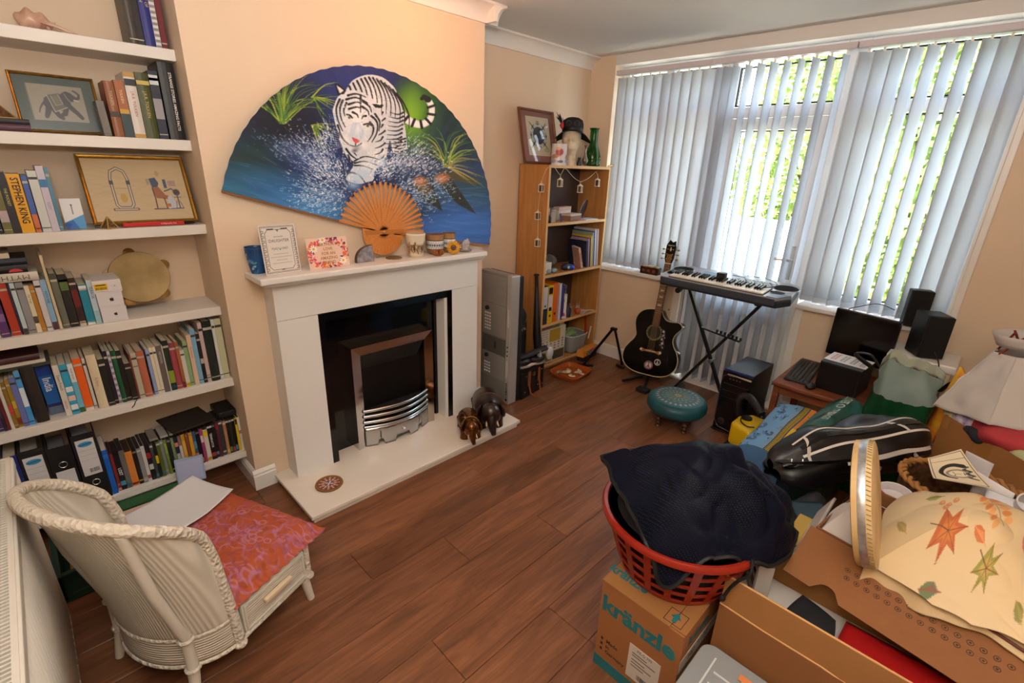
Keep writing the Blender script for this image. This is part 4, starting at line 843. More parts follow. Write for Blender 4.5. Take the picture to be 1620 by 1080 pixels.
ln(curve([(722, 664), (762, 652), (806, 668), (836, 706)], 6), 6, '30363e', 3); ln(curve([(712, 700), (745, 705), (768, 732)], 6), 5, '30363e', 3)
# chest and paw
bl(850, 610, 60, 44, 'eef2f8', .9); bl(800, 668, 76, 44, 'b8d4ee', .9); bl(775, 720, 70, 40, '9cc4e8', .9)
# head
head = [(672, 290), (690, 250), (730, 222), (780, 212), (835, 232), (880, 262), (912, 300), (925, 350), (918, 420), (890, 480), (850, 515), (810, 540), (775, 545), (745, 520), (712, 480), (690, 430), (672, 370), (664, 320)]
fl(curve(head + [head[0]], 6), 'd6dce5'); bl(800, 360, 90, 120, 'f8f8f8', .8); bl(880, 420, 40, 90, 'c0c8d4', .7); bl(690, 350, 24, 90, 'c8d0dc', .6)
fl([(672, 175), (690, 178), (735, 212), (725, 232), (690, 238)], bk); fl([(684, 186), (722, 214), (700, 230)], 'd8dce2'); fl([(872, 285), (935, 290), (925, 308), (890, 306)], bk); fl([(884, 282), (926, 282), (915, 292)], 'e8eaee')
for p in ([(745, 240), (790, 232), (840, 250)], [(735, 262), (790, 252), (850, 280)], [(748, 288), (790, 276), (812, 282)], [(750, 312), (790, 302), (806, 306)], [(822, 270), (860, 300), (870, 330)], [(820, 300), (850, 322), (858, 346)], [(812, 240), (812, 330)],
          [(700, 262), (682, 310), (690, 370), (716, 430)], [(716, 268), (702, 310), (708, 362), (730, 410)], [(736, 280), (722, 318), (728, 350)], [(870, 350), (900, 385), (898, 440), (872, 490)], [(888, 340), (914, 380), (910, 430)], [(862, 384), (880, 410), (874, 450), (850, 486)], [(700, 440), (724, 480), (750, 500)], [(690, 400), (704, 440)],
          [(770, 330), (792, 342), (800, 360)], [(840, 350), (826, 352), (818, 366)]): ln(curve(p, 5), 6.5, bk, 2.2)
fl([(742, 340), (768, 350), (762, 372), (742, 366)], 'd8dcc8'); ln([(738, 342), (756, 346), (768, 360)], 4, bk); bl(752, 358, 9, 8, '2a2c30', 1, p=.4); fl([(832, 396), (862, 390), (868, 408), (840, 414)], 'd8dcc8'); ln([(828, 396), (850, 390), (870, 400)], 4, bk); bl(850, 402, 9, 8, '2a2c30', 1, p=.4)
fl([(770, 385), (810, 385), (835, 440), (822, 480), (780, 488), (755, 460), (758, 410)], 'c4d2e4'); bl(800, 420, 24, 50, 'e4ecf6', .9)
fl([(765, 462), (805, 478), (806, 490), (786, 496), (772, 484)], 'd05058'); ln([(786, 496), (785, 512)], 3, '30343a'); ln(curve([(740, 500), (785, 512), (820, 494)], 5), 3, '50565e')
bl(790, 522, 34, 22, '8a8f98', .9); bl(780, 536, 24, 14, '34383e', .8)
for k in range(9): ln([(742 + k * 2, 470 + k * 4), (660 - k * 2, 420 + k * 14)], 1.2, 'f0f2f4', .5, .9)
for k in range(7): ln([(820, 488 + k * 3), (880 - k * 5, 520 + k * 6)], 1.2, 'f0f2f4', .5, .9)
# fur strokes
rn = np.random.RandomState(21)
for cx_, cy_, rx_, ry_, n_ in ((790, 370, 105, 140, 420), (890, 270, 100, 120, 260), (990, 420, 45, 90, 140), (880, 590, 60, 60, 120)):
    for i in range(n_):
        a, r_ = rn.uniform(0, 2 * PI), rn.uniform(0, 1) ** .5; x, y = cx_ + rx_ * r_ * math.cos(a), cy_ + ry_ * r_ * math.sin(a); q = rn.uniform(8, 20); b_ = math.atan2(y - cy_, x - cx_) + rn.uniform(-.3, .3)
        ln([(x, y), (x + q * math.cos(b_), y + q * math.sin(b_))], rn.uniform(.6, 1.4), rn.choice(['f8fafc', 'ffffff', '9aa8ba', 'b4c0ce', '7a8696']), .4, .55)
# splashing water
def splash(cx, cy, sx, sy, ang, n, seed, cols, rmax=4.2):
    r = np.random.RandomState(seed); c, s_ = math.cos(ang), math.sin(ang)
    for i in range(n):
        a, b = r.normal(0, sx), r.normal(0, sy); x, y = cx + a * c - b * s_, cy + a * s_ + b * c
        if i % 2: A.blob(x * K, y * K, r.uniform(.7, rmax) * K, r.uniform(1, rmax * 1.5) * K, cols[r.randint(len(cols))], .85, r.uniform(0, 3))
        else:
            dx, dy = x - 760, y - 740; d = math.hypot(dx, dy) + 1; q = r.uniform(8, 26); ln([(x, y), (x + dx / d * q, y + dy / d * q - q * .25)], r.uniform(.8, rmax * .55), cols[r.randint(len(cols))], .4, .8)
wc = ['f4f8fc', 'd8e8f6', 'a8c8ec', 'ffffff', '7aa4d8']
bl(560, 590, 220, 120, '5a7ab0', .55, .6); bl(420, 520, 150, 80, '4a5a80', .5); bl(1060, 600, 150, 90, '6a7a98', .55); bl(650, 780, 130, 90, '8ab4dc', .5)
splash(420, 520, 90, 36, .35, 260, 1, ['8aa4c8', '6a86b4', 'b8cce4', '506a98']); splash(560, 560, 90, 45, .9, 360, 2, wc, 3.4); splash(650, 640, 70, 60, .8, 520, 3, wc, 4); splash(620, 740, 90, 50, .5, 380, 4, wc, 3.6); splash(630, 470, 26, 60, .2, 200, 5, wc); splash(560, 800, 80, 40, .4, 250, 6, ['a8d0f0', 'd8ecfa'])
splash(1010, 590, 70, 40, -.5, 320, 7, wc, 3.4); splash(1130, 610, 80, 38, .1, 300, 8, ['d8dce8', 'b0b8cc', 'f0f0f4']); splash(930, 620, 40, 36, -.6, 260, 9, wc, 5); splash(1090, 540, 40, 50, .3, 120, 10, wc); splash(1150, 790, 50, 50, .8, 220, 12, ['8ab0e0', 'b8d0f0']); splash(1240, 720, 50, 26, .8, 120, 13, ['8ab0e0', 'b8c8d8']); splash(1080, 740, 50, 40, .6, 200, 14, ['a8c4e8', 'd8e4f4'])
H_ = np.array([[774.02568, -123.82875, -410.70538], [125.18107, -784.37814, 1397.83068], [.3542, -.18107, 1.0]])
fan = thing('painted_fan', 'huge painted folding fan with a white tiger standing open on the mantelpiece', 'fan', (FX, FY, 1.0805), 0)
NF = 36   # pleats
nu, nv = 36 * 16 + 1, 250
an, rr = np.meshgrid(np.linspace(A1, A0, nu), np.linspace(RO, RI, nv))
ph = np.abs(((np.linspace(0, NF, nu) % 1) - .5) * 2)[None, :] * np.ones((nv, 1))
rim = 1 + .0018 * np.cos(np.linspace(0, NF * 2 * PI, nu))[None, :] * (rr > RO * .99)
yy = FY + rr * rim * np.cos(an); zz = FZ + rr * rim * np.sin(an)
den = H_[2, 0] * yy + H_[2, 1] * zz + H_[2, 2]
cu = (H_[0, 0] * yy + H_[0, 1] * zz + H_[0, 2]) / den; cv = (H_[1, 0] * yy + H_[1, 1] * zz + H_[1, 2]) / den
P = np.stack([.003 + .0022 * ph * (rr / RO), yy - FY, zz - 1.0805], -1)
fo = np_grid('painted_leaf', P, A.sample(cu, cv), matc('fan_paint', .55), fan)
# bamboo ribs through the pivot
bam = mat('bamboo', 'd68f48', .45, col2='b87236', scale=30, stretch=(1, 8, 8))
def rib(a, r0, r1, w0, w1, xo, m=bam, name='rib', th=.0022):
    d = Vector((0, math.cos(a), math.sin(a))); n = Vector((0, -math.sin(a), math.cos(a))); o = Vector((xo, 0, FZ - 1.0805))
    v = []
    for x in (0, th):
        for r_, w in ((r0, w0), (r1, w1)):
            for sg in (-1, 1): v.append(o + d * r_ + n * w * sg + Vector((x, 0, 0)))
    return obj(name, MB().add(v, [(0, 1, 3, 2), (4, 6, 7, 5), (0, 2, 6, 4), (1, 5, 7, 3), (0, 4, 5, 1), (2, 3, 7, 6)]), m, fan)
NR = 25
for i in range(NR):
    a = A0 + (A1 - A0) * i / (NR - 1)
    rib(a, -.118, RI + .012, .0085, .0062, .004 + .0012 * (i % 3))
rib(A1 + .004, 0, RO, .007, .006, -.002, C('8a5a2c', .5), 'guard_rib', .004); rib(A0 - .004, 0, RO, .007, .009, -.002, C('9a6230', .5), 'guard_rib', .004)
obj('rivet', MB().ell((.0105, 0, FZ - 1.0805), (.003, .006, .006), 12, 8), C('d8b070', .3, metal=.7), fan)
obj('pivot_band', MB().bb(.0075, .0095, -.105, .115, FZ - 1.0805 - .012, FZ - 1.0805 + .010, T(0, 0, 0, rx=-.02)), C('b06e30', .4), fan)
tag(obj('fan_foot', MB().lathe([(.02, 0), (.042, 0), (.042, .005), (.034, .008), (.02, .008)], 30), C('6a5a3a', .3), M=T(.425, 1.545, 1.0805), smooth=40), 'small round brown glass coaster at the foot of the painted fan', 'coaster')
# ================================================================ ON THE MANTEL
MZ = 1.0805
def pot(name, label, cat, loc, prof, m, parts=(), n=32, rz=0):
    t = thing(name, label, cat, loc, rz); obj('body', MB().lathe(prof, n), m, t, smooth=50)
    return t
def printed(parent, name, art, prof, n=72, rough=.35, a0=0, a1=2 * PI, m=40):
    """print wrapped round a turned shape"""
    zs = np.array([p[1] for p in prof]); rs = np.array([p[0] for p in prof]); s_ = np.linspace(0, 1, m)
    cum = np.concatenate([[0], np.cumsum(np.hypot(np.diff(rs), np.diff(zs)))]); cum /= cum[-1]
    R_s = np.interp(s_, cum, rs); Z_s = np.interp(s_, cum, zs)
    u, i = np.meshgrid(np.linspace(0, 1, n + 1), np.arange(m)); a = a0 + (a1 - a0) * u
    P = np.stack([R_s[i] * np.cos(a), R_s[i] * np.sin(a), Z_s[i]], -1)
    return np_grid(name, P, art.sample(u * (art.w - 1), (1 - i / (m - 1)) * (art.h - 1)), matc('glaze_%d' % (rough * 100), rough), parent, smooth=True)
# blue pot at the left end
A = Art(120, 60, '1c4a80')
rn = np.random.RandomState(2)
for i in range(26): x, y = rn.uniform(0, 120), rn.uniform(0, 60); A.blob(x, y, rn.uniform(4, 9), rn.uniform(2, 4), rn.choice(['7ab0cc', 'a8d0d8', '3a7ab0']), .9, rn.uniform(0, 3)); A.line([(x, y), (x + rn.uniform(-9, 9), y + rn.uniform(-9, 9))], .8, '0f2c58')
t = thing('blue_pot', 'tapered blue leaf-print pot at the left end of the mantelpiece', 'pot', (.392, .893, MZ)); printed(t, 'glazed_side', A, [(.028, 0), (.034, .03), (.041, .075), (.043, .112)]); obj('inside', MB().lathe([(.027, .002), (.041, .075), (.043, .1045)], 24), C('1a3a68', .5), t)
def stand_card(name, label, w, h, M, art, edge='d8d4d0', back=True):
    t = thing(name, label, 'card', M=M)
    obj('card_front', MB().bb(-w / 2, w / 2, 0, h, -.0016, -.0004), C(edge, .7), t)
    picture('print', art, w, h, t, T(0, h / 2, .0002))
    if back:
        b = MB().bb(-w / 2, w / 2, 0, h, -.0008, 0, T(0, 0, -.001, rx=0) @ T(-w / 2, 0, 0) @ T(0, 0, 0, ry=.55) @ T(w / 2, 0, 0)); obj('card_back', b, C(edge, .7), t)
    return t
# daughter card
A = Art(150, 190, 'd9d2cb')
for q, c in ((6, '4a4440'), (10, '8a7f78')): A.line([(q, q), (150 - q, q), (150 - q, 190 - q), (q, 190 - q), (q, q)], .9, c)
for sx in (0, 1):
    for k in range(9):
        x = 12 if not sx else 138; y = 22 + k * 18; A.line([(x - 5, y), (x + 5, y), (x + 5, y + 8), (x - 3, y + 8), (x - 3, y + 13)], .8, '5a524c')
A.line([(34, 18), (116, 18), (128, 32), (128, 160), (116, 173), (34, 173), (22, 160), (22, 32), (34, 18)], 1, '4a4440'); A.fill([(30, 14), (62, 14), (56, 19), (36, 19)], '3a3430'); A.fill([(88, 14), (120, 14), (114, 19), (94, 19)], '3a3430'); A.fill([(68, 17), (82, 17), (75, 28)], '6a625c')
A.line([(48, 96), (60, 92), (64, 97)], .7, '5a8a90'); A.line([(86, 97), (90, 92), (102, 96)], .7, '5a8a90'); A.blob(75, 95, 3, 3, '2a9aa0'); A.fill([(66, 176), (84, 176), (75, 170)], '6a5a50')
for k, w in enumerate((30, 44, 22, 40)):
    y = 112 + k * 12; A.line([(75 - w, y), (75 + w, y)], .8, '9a938c', alpha=.8)
A.line([(55, 46), (95, 46)], .6, '8a827c')
Mc = frame((.462, .975, MZ), (-.10, 1, 0), (-.10, 0, 1))
t = stand_card('greeting_card', 'tall white card lettered DAUGHTER standing on the mantelpiece', .155, .205, Mc, A)
text('DAUGHTER', .0175, C('3a3a3c', .6), t, T(0, .139, .0008), sx=.95); text('MUCH LOVED', .0115, C('5a5652', .6), t, T(0, .107, .0008)); text('to a special', .008, C('7a746e', .6), t, T(0, .157, .0008))
# birthday card
A = Art(150, 110, 'e8c4b0'); rn = np.random.RandomState(8)
for i in range(150):
    a = rn.uniform(0, 2 * PI); x, y = 75 + math.cos(a) * rn.uniform(52, 80), 55 + math.sin(a) * rn.uniform(36, 60); A.blob(x, y, rn.uniform(4, 8), rn.uniform(2, 4), rn.choice(['d8506a', 'e88a8a', 'e0643c', 'c83a50', '4a3a58', 'e8a83c']), 1, rn.uniform(0, 3))
for x, y in ((24, 38), (126, 88), (60, 8)):
    for k in range(9): A.blob(x + 9 * math.cos(k * .7), y + 9 * math.sin(k * .7), 6, 2.6, 'f0ece8', 1, k * .7)
    A.blob(x, y, 4.5, 4.5, 'e0a82c')
t = stand_card('greeting_card', 'pink floral birthday card standing beside the DAUGHTER card', .195, .136, frame((.462, 1.185, MZ), (-.02, 1, 0), (-.14, 0, 1)), A)
gold2 = C('a8783c', .4, metal=.4)
for k, s_ in enumerate(('BIRTHDAY', 'LOVE', 'FOR AN', 'AMAZING', 'FRIEND')): text(s_, .0185, gold2, t, T(0, .106 - k * .0205, .0008), thick=.0003)
# agate slice
t = thing('agate_slice', 'grey quarter-round agate slice standing on the mantelpiece', 'stone', M=frame((.44, 1.375, MZ), (.0, 1, 0), (-.12, 0, 1)))
q = [(.048, 0), (.048, .082)] + [(.048 - .095 * math.sin(k * PI / 18), .082 * math.cos(k * PI / 18) ** .8 if k < 9 else 0) for k in range(1, 10)]
obj('stone_body', MB().prism(q, -.02, -.001), C('5a4438', .5), t, smooth=30); obj('crystal_face', MB().prism([(x * .93 + .001, y * .95) for x, y in q], -.001, .0008), mat('agate', '9a98a0', .25, col2='6a6870', scale=40), t)
# stone cup with fringe, patterned cup, small pots
A = Art(180, 110, 'd8ccb4'); rn = np.random.RandomState(3)
for i in range(420):
    x = rn.uniform(0, 180); y0_ = 52 + 8 * math.sin(x * .3) + rn.uniform(-10, 14); A.line([(x, y0_), (x + rn.uniform(-6, 6), y0_ + rn.uniform(14, 36))], rn.uniform(.5, 1.2), rn.choice(['6a4a34', '8a6a4c', '4a3222', 'a8865c', 'd8c4a0']))
A.rect(0, 0, 180, 7, 'e4dccb'); A.rect(0, 100, 180, 110, 'c8b898')
t = thing('fringed_pot', 'cream pot with a brown fringe pattern on the mantelpiece', 'pot', (.45, 1.665, MZ)); printed(t, 'glazed_side', A, [(.038, 0), (.040, .02), (.047, .07), (.052, .118), (.05, .124)], rough=.5); obj('inside', MB().lathe([(.03, .004), (.048, .1235)], 24), C('b8a88c', .6), t); obj('base', MB().lathe([(.03, 0), (.038, .0), (.038, .006)], 24), C('c8b898', .6), t)
A = Art(180, 90, '8a6a48'); A.rect(0, 26, 180, 62, 'd8d8d4'); A.rect(0, 0, 180, 22, '9a7450')
for k in range(24):
    x = k * 7.5 + 3; A.fill([(x - 3.4, 44), (x, 36), (x + 3.4, 44), (x, 52)], '2a3a5c'); A.blob(x + 3.7, 34, 1.5, 1.5, '2a3a5c'); A.blob(x + 3.7, 54, 1.5, 1.5, '2a3a5c')
for y in (25, 62): A.line([(0, y), (180, y)], 1.6, '3a2c22')
PP = [(.030, 0), (.042, .012), (.049, .05), (.047, .09), (.049, .108)]
for nm, lab, loc, k in (('patterned_pot', 'wide stoneware pot with a blue diamond band on the mantelpiece', (.435, 1.80, MZ), 1), ('patterned_pot', 'narrow stoneware pot with a blue band behind the sunflower', (.43, 1.898, MZ), .8)):
    t = thing(nm, lab, 'pot', loc, 0, 'stoneware pots on the mantelpiece'); printed(t, 'glazed_side', A, [(r * k, z) for r, z in PP]); obj('inside', MB().lathe([(.02, .004), (.046 * k, .107)], 24), C('6a4c34', .5), t)
t = thing('amber_dish', 'small amber glass ornament before the stoneware pots', 'ornament', (.495, 1.775, MZ)); am = mat('amber_glass', 'a0602c', .12, .3, var=.5, scale=50)
for k in range(6): a = k * PI / 3; obj('petal', MB().ell((0, 0, 0), (.019, .009, .016), 12, 8, T(.015 * math.cos(a), .015 * math.sin(a), .017, rz=a, ry=-.5)), am, t, smooth=60)
obj('cup', MB().lathe([(.008, 0), (.016, .001), (.02, .014), (.016, .026)], 16), am, t, smooth=60)
t = thing('sunflower_ornament', 'yellow sunflower ornament standing at the right of the mantelpiece', 'ornament', M=frame((.512, 1.868, MZ + .0385), (.55, .83, 0), (-.1, 0, 1)))
for k in range(18):
    a = k * PI / 9; obj('petal', MB().ell((0, 0, 0), (.014, .0055, .003), 10, 6, T(.025 * math.cos(a), .025 * math.sin(a), .002 * (k % 2), rz=a)), mat('petal_yellow', 'd8a018', .4, var=.2, scale=60), t, smooth=60)
obj('flower_centre', MB().ell((0, 0, .003), (.0165, .0165, .006), 20, 8), mat('centre_brown', '8a6238', .7, col2='4a2c18', scale=150), t, smooth=60); obj('backing', MB().lathe([(.005, -.008), (.02, -.006), (.022, -.001)], 20), C('b8860c', .5), t)
obj('stem_foot', MB().bb(-.008, .008, -.038, -.02, -.012, -.002), C('4a5a24', .6), t)
t = thing('quartz_cluster', 'clear quartz crystal cluster at the right end of the mantelpiece', 'crystal', (.47, 1.985, MZ)); cr = mat('quartz', 'd8d6d8', .12, trans=.35, var=.25, scale=30); rc = random.Random(4)
for k in range(10):
    a = rc.uniform(0, 2 * PI); r_ = rc.uniform(0, .022); hh = rc.uniform(.035, .085) * (1 - r_ * 14); w = rc.uniform(.011, .018)
    obj('crystal_point', MB().lathe([(w, 0), (w * 1.05, hh * .7), (w * .2, hh)], 6, T(r_ * math.cos(a), r_ * math.sin(a), .004, ry=r_ * 8 * math.cos(a), rx=-r_ * 8 * math.sin(a))), cr, t)
obj('rock_base', MB().ell((0, 0, .010), (.038, .036, .010), 14, 8), mat('rock_grey', '8a8688', .6, var=.3, scale=60), t, smooth=60)
# ================================================================ BOOKCASE IN THE FAR ALCOVE
beech = mat('beech_veneer', 'c08a50', .45, col2='ad7640', scale=5, stretch=(6, 6, .6))
beech_edge = mat('beech_edge', 'd6b07a', .45)
BX, BY0, BY1, BZ = .302, 2.87, 3.602, 1.566
t = thing('bookcase', 'tall open beech bookcase in the alcove beside the window', 'bookcase', (.15, 3.236, 0))
obj('side_panel', MB().bb(.017, BX - .002, BY0, BY0 + .019, 0, BZ), beech, t, world=True); obj('side_panel', MB().bb(.017, BX - .002, BY1 - .019, BY1, 0, BZ), beech, t, world=True)
obj('back_panel', MB().bb(.012, .017, BY0, BY1, .02, BZ), mat('back_board', '4a3a34', .7), t, world=True)
SH = [1.17, .79, .40, .058]
for z in [BZ] + SH:
    s_ = obj('shelf_board' if z < BZ else 'top_board', MB().bb(.017, BX - .002, BY0 + .019, BY1 - .019, z - .02, z), beech, t, world=True); obj('edge_strip', MB().bb(BX - .002, BX, BY0 + .019, BY1 - .019, z - .02, z), beech_edge, s_, world=True)
for y in (BY0, BY1 - .019): obj('edge_strip', MB().bb(BX - .002, BX, y, y + .019, 0, BZ), beech_edge, t, world=True)
obj('plinth', MB().bb(.26, .27, BY0 + .019, BY1 - .019, 0, .038), beech, t, world=True)
# framed compass picture leaning on the wall, above
A = Art(120, 130, 'd8cfb4')
A.blob(60, 62, 42, 42, '7a98a8', .9, soft=.03); A.blob(60, 62, 37, 37, 'c8c4b0', soft=.03)
for k in range(16): a = k * PI / 8; A.blob(60 + 39 * math.cos(a), 62 + 39 * math.sin(a), 4, 4, ['3a5068', 'd8d4c0'][k % 2])
A.blob(60, 62, 29, 29, '3a4452', soft=.03)
for k in range(4): a = PI / 4 + k * PI / 2; A.line([(60 + 30 * math.cos(a), 62 + 30 * math.sin(a)), (60 + 60 * math.cos(a), 62 + 60 * math.sin(a))], 2.6, '3a4048', 1.2)
for k in range(9): A.blob(60 + 12 * math.cos(k * 1.9), 62 + 12 * math.sin(k * 1.9), 1, 1, '9aa4b0')
A.blob(60, 18, 8, 5, 'b09050'); A.blob(96, 108, 14, 8, '9ab870', .6)
framed('compass_picture', 'brown framed compass print on a rose mount leaning above the bookcase', .36, .365, lean(.13, 2.93, BZ + .178, .24) @ T(0, 0, 0, rz=-.01), mat('mahogany', '6a3a20', .35), '9a6c64', (0, .004), A, .235, .26, fw=.016)
# white rose pot
A = Art(160, 80, 'd6d2d4')
for x in (20, 70, 125): A.blob(x, 46, 20, 8, 'b07a54', .8, -.3); A.blob(x + 14, 30, 13, 13, 'a83a44', .9); A.blob(x + 10, 18, 8, 6, 'd8a878', .9); A.blob(x - 8, 64, 12, 8, '8a9ab8', .8); A.blob(x + 18, 66, 10, 5, '3a4a6a', .8)
t = thing('rose_pot', 'white pot with rose pictures on the bookcase top', 'pot', (.215, 3.065, BZ)); printed(t, 'decorated_side', A, [(.056, 0), (.056, .125), (.054, .14)]); obj('inside', MB().lathe([(.05, .003), (.053, .139)], 24), C('c8c4c4', .5), t); obj('rim', MB().tube([(.054 * math.cos(k * PI / 16), .054 * math.sin(k * PI / 16), .14) for k in range(32)], .002, 6, closed=True), C('e0dcdc', .4), t)
# foam head with decorated bowler hat
t = thing('mannequin_head', 'cream foam mannequin head on the bookcase top', 'mannequin', (.19, 3.225, BZ), math.radians(35))
foam = mat('foam_cream', 'ddcdb0', .7, bump=.05, bscale=300)
# local: faces -Y
prof = [(-.0, .062, .062, .0), (.01, .058, .058, .0), (.035, .042, .043, .004), (.07, .037, .040, .002), (.10, .043, .056, -.010), (.115, .052, .074, -.016), (.14, .062, .086, -.012), (.175, .068, .093, -.006), (.21, .070, .095, 0), (.245, .064, .086, .004), (.27, .044, .06, .006), (.283, .012, .018, .006)]
def headf(u, v):
    i = v * (len(prof) - 1); k = min(int(i), len(prof) - 2); f_ = i - k; a = [prof[k][q] * (1 - f_) + prof[k + 1][q] * f_ for q in range(4)]
    an = 2 * PI * u; x, y = a[1] * math.cos(an), a[2] * math.sin(an) + a[3]; z = a[0]
    if math.sin(an) < 0:   # face relief: nose, brow, sockets, lips
        fx = x / .06; nose = math.exp(-(x / .011) ** 2) * math.exp(-((z - .163) / .02) ** 2) * .030 * (1 if z > .14 else .6); y -= nose + math.exp(-(x / .03) ** 2) * math.exp(-((z - .13) / .008) ** 2) * .010
        y += (math.exp(-((abs(x) - .027) / .015) ** 2) * math.exp(-((z - .178) / .012) ** 2)) * .020
        y -= math.exp(-(x / .02) ** 2) * math.exp(-((z - .112) / .01) ** 2) * .007
    return (x, y, z)
obj('head', MB().grid(headf, 56, 60, wrap=True), foam, t, smooth=80)
t2 = thing('bowler_hat', 'black bowler hat with goggles, red rose and feathers on the foam head', 'hat', M=T(.195, 3.225, BZ + .240, rz=math.radians(38), rx=-.10))
felt = mat('black_felt', '17161a', .9, bump=.1, bscale=200)
def brim(u, v):
    a = 2 * PI * u; r = .072 + .066 * v; return (r * math.cos(a) * 1.0, r * math.sin(a) * 1.12, -.014 - .006 * v - .062 * abs(math.cos(a)) ** 2 * v ** 1.4)
obj('brim', MB().grid(brim, 48, 8, wrap=True), felt, t2, smooth=80, thick=.004)
obj('crown', MB().lathe([(.073, -.012), (.078, .016), (.077, .045), (.069, .068), (.047, .082), (.01, .086)], 40, sx=1, sy=1.12), felt, t2, smooth=70)
obj('hat_band', MB().lathe([(.0755, -.010), (.0768, -.008), (.0772, .014), (.076, .016)], 40, sx=1, sy=1.12), C('0c0c0e', .5), t2, smooth=70)
for k, a in enumerate((-1.95, -1.2)):
    c = Vector((math.cos(a) * .0775, math.sin(a) * .0865, .034)); Mx = frame(c, (-math.sin(a), math.cos(a), 0), (0, 0, 1))
    obj('goggle', MB().tube([tuple(Mx @ Vector((.019 * math.cos(q * PI / 12), .019 * math.sin(q * PI / 12), .003))) for q in range(24)], .0018, 6, closed=True), C('6a6a70', .35, metal=.9), t2, smooth=60); obj('goggle_lens', MB().lathe([(.002, .003), (.019, .002)], 20, Mx), C('2a2c30', .1), t2)
rc = random.Random(2); c0 = Vector((math.cos(-2.75) * .082, math.sin(-2.75) * .09, .03))
for k in range(9): a = k * .7; obj('rose_petal', MB().ell((0, 0, 0), (.015, .010, .012), 10, 8, T(c0.x + .009 * math.cos(a) * (k / 9), c0.y - .004, c0.z + .011 * math.sin(a) * (k / 9 + .3), ry=a)), C('b0202c', .5), t2, smooth=60)
for k in range(30): a = -3.2 + rc.uniform(-.6, .35); L = rc.uniform(.04, .08); b = Vector((math.cos(a) * .08, math.sin(a) * .09, .035)); e = b + Vector((math.cos(a) * .03, math.sin(a) * .03 - .01, L)) + Vector((rc.uniform(-.02, .02), rc.uniform(-.02, .02), 0)); obj('feather', MB().tube([b, (b + e) / 2 + Vector((0, 0, .008)), e], [.002, .0045, .0008], 5), C('121214', .6), t2)
# green glass vase
t = thing('green_vase', 'green embossed glass vase on the bookcase top', 'vase', (.2, 3.485, BZ)); gv = mat('green_glass', '2f7a24', .05, trans=.75, ior=1.4, var=.2, scale=30)
pf = [(.052, .0), (.062, .004), (.064, .012), (.056, .022), (.060, .05), (.060, .085), (.050, .12), (.034, .148), (.030, .165), (.031, .22), (.030, .255), (.036, .27)]
obj('vase_body', MB().lathe(pf, 40), gv, t, smooth=60); obj('vase_lip', MB().tube([(.036 * math.cos(k * PI / 16), .036 * math.sin(k * PI / 16), .271) for k in range(32)], .0035, 8, closed=True), gv, t, smooth=60)
for k in range(16): a = k * PI / 8; obj('raised_boss', MB().ell((.059 * math.cos(a), .059 * math.sin(a), .05 + .024 * (k % 2)), (.007, .007, .009), 10, 8), gv, t, smooth=60)
# pewter bud vase and a dark little figure
t = thing('pewter_bottle', 'slender pewter bud vase standing before the foam head', 'vase', (.272, 3.30, BZ)); obj('bottle_body', MB().lathe([(.016, 0), (.018, .004), (.012, .012), (.022, .03), (.024, .042), (.014, .06), (.007, .085), (.005, .12), (.007, .13), (.013, .142)], 24), mat('pewter', '8a7f76', .3, .9), t, smooth=60); obj('mouth', MB().lathe([(.012, .1415), (.0125, .1425)], 20), C('2a2624', .6), t)
t = thing('small_figure', 'small dark blue cat figure beside the pewter vase', 'figurine', (.262, 3.245, BZ)); fm_ = C('1c2630', .35)
obj('body', MB().lathe([(.018, 0), (.02, .01), (.015, .03), (.01, .04)], 16), fm_, t, smooth=60); obj('head', MB().ell((0, 0, .045), (.012, .012, .011), 14, 10), fm_, t, smooth=60)
for sx in (-1, 1): obj('ear', MB().cyl((sx * .007, 0, .052), (sx * .009, 0, .064), .005, .0005, 8), fm_, t)
tag(obj('gold_clip', MB().tube([(.29, 3.58, BZ + .006), (.295, 3.61, BZ + .010), (.30, 3.635, BZ + .014)], [.005, .007, .004], 8).ell((.30, 3.635, BZ + .014), (.008, .012, .006), 10, 6), C('b09a60', .3, metal=.7), smooth=60), 'little brass clip at the window corner of the bookcase top', 'clip')
# ---- string of lantern lights
t = thing('lantern_lights', 'string of small white lantern lights hung along the bookcase', 'fairy lights', (.3, 3.1, 1.4))
lw = C('ddd6c0', .5); LN = [(.309, 2.985, 1.468), (.309, 3.22, 1.425), (.309, 3.43, 1.468)]; LS = [(.255, 2.861, 1.43), (.235, 2.861, 1.24), (.245, 2.861, 1.05)]
def lantern(p, rz):
    M_ = T(p[0], p[1], p[2], rz); w, h_ = .0135, .042; mb = MB()
    for a in (-1, 1):
        for b in (-1, 1): mb.bb(a * w - .002, a * w + .002, b * w - .002, b * w + .002, -h_, 0, M_)
    mb.bb(-w - .003, w + .003, -w - .003, w + .003, -h_ - .005, -h_, M_).bb(-w - .003, w + .003, -w - .003, w + .003, 0, .004, M_); mb.add([(-w, -w, .004), (w, -w, .004), (w, w, .004), (-w, w, .004), (0, 0, .018)], [(0, 1, 4), (1, 2, 4), (2, 3, 4), (3, 0, 4)], M_)
    o = obj('lantern', mb, lw, t, world=True); obj('pane', MB().bb(-w + .002, w - .002, -w + .002, w - .002, -h_, 0, M_), mat('lantern_pane', '5a4c38', .3, var=.4, scale=60), o, world=True); obj('loop', MB().tube([(0, 0, .016), (.004, 0, .022), (0, 0, .028), (-.004, 0, .022)], .0012, 5, closed=True, M=M_), lw, o, world=True)
for p in LN: lantern(p, .3)
for p in LS: lantern((p[0], p[1] - .012, p[2]), .2)
def sag(a, b, d, n=8): return [tuple(a[j] + (b[j] - a[j]) * k / n - (d * math.sin(PI * k / n) if j == 2 else 0) for j in range(3)) for k in range(n + 1)]
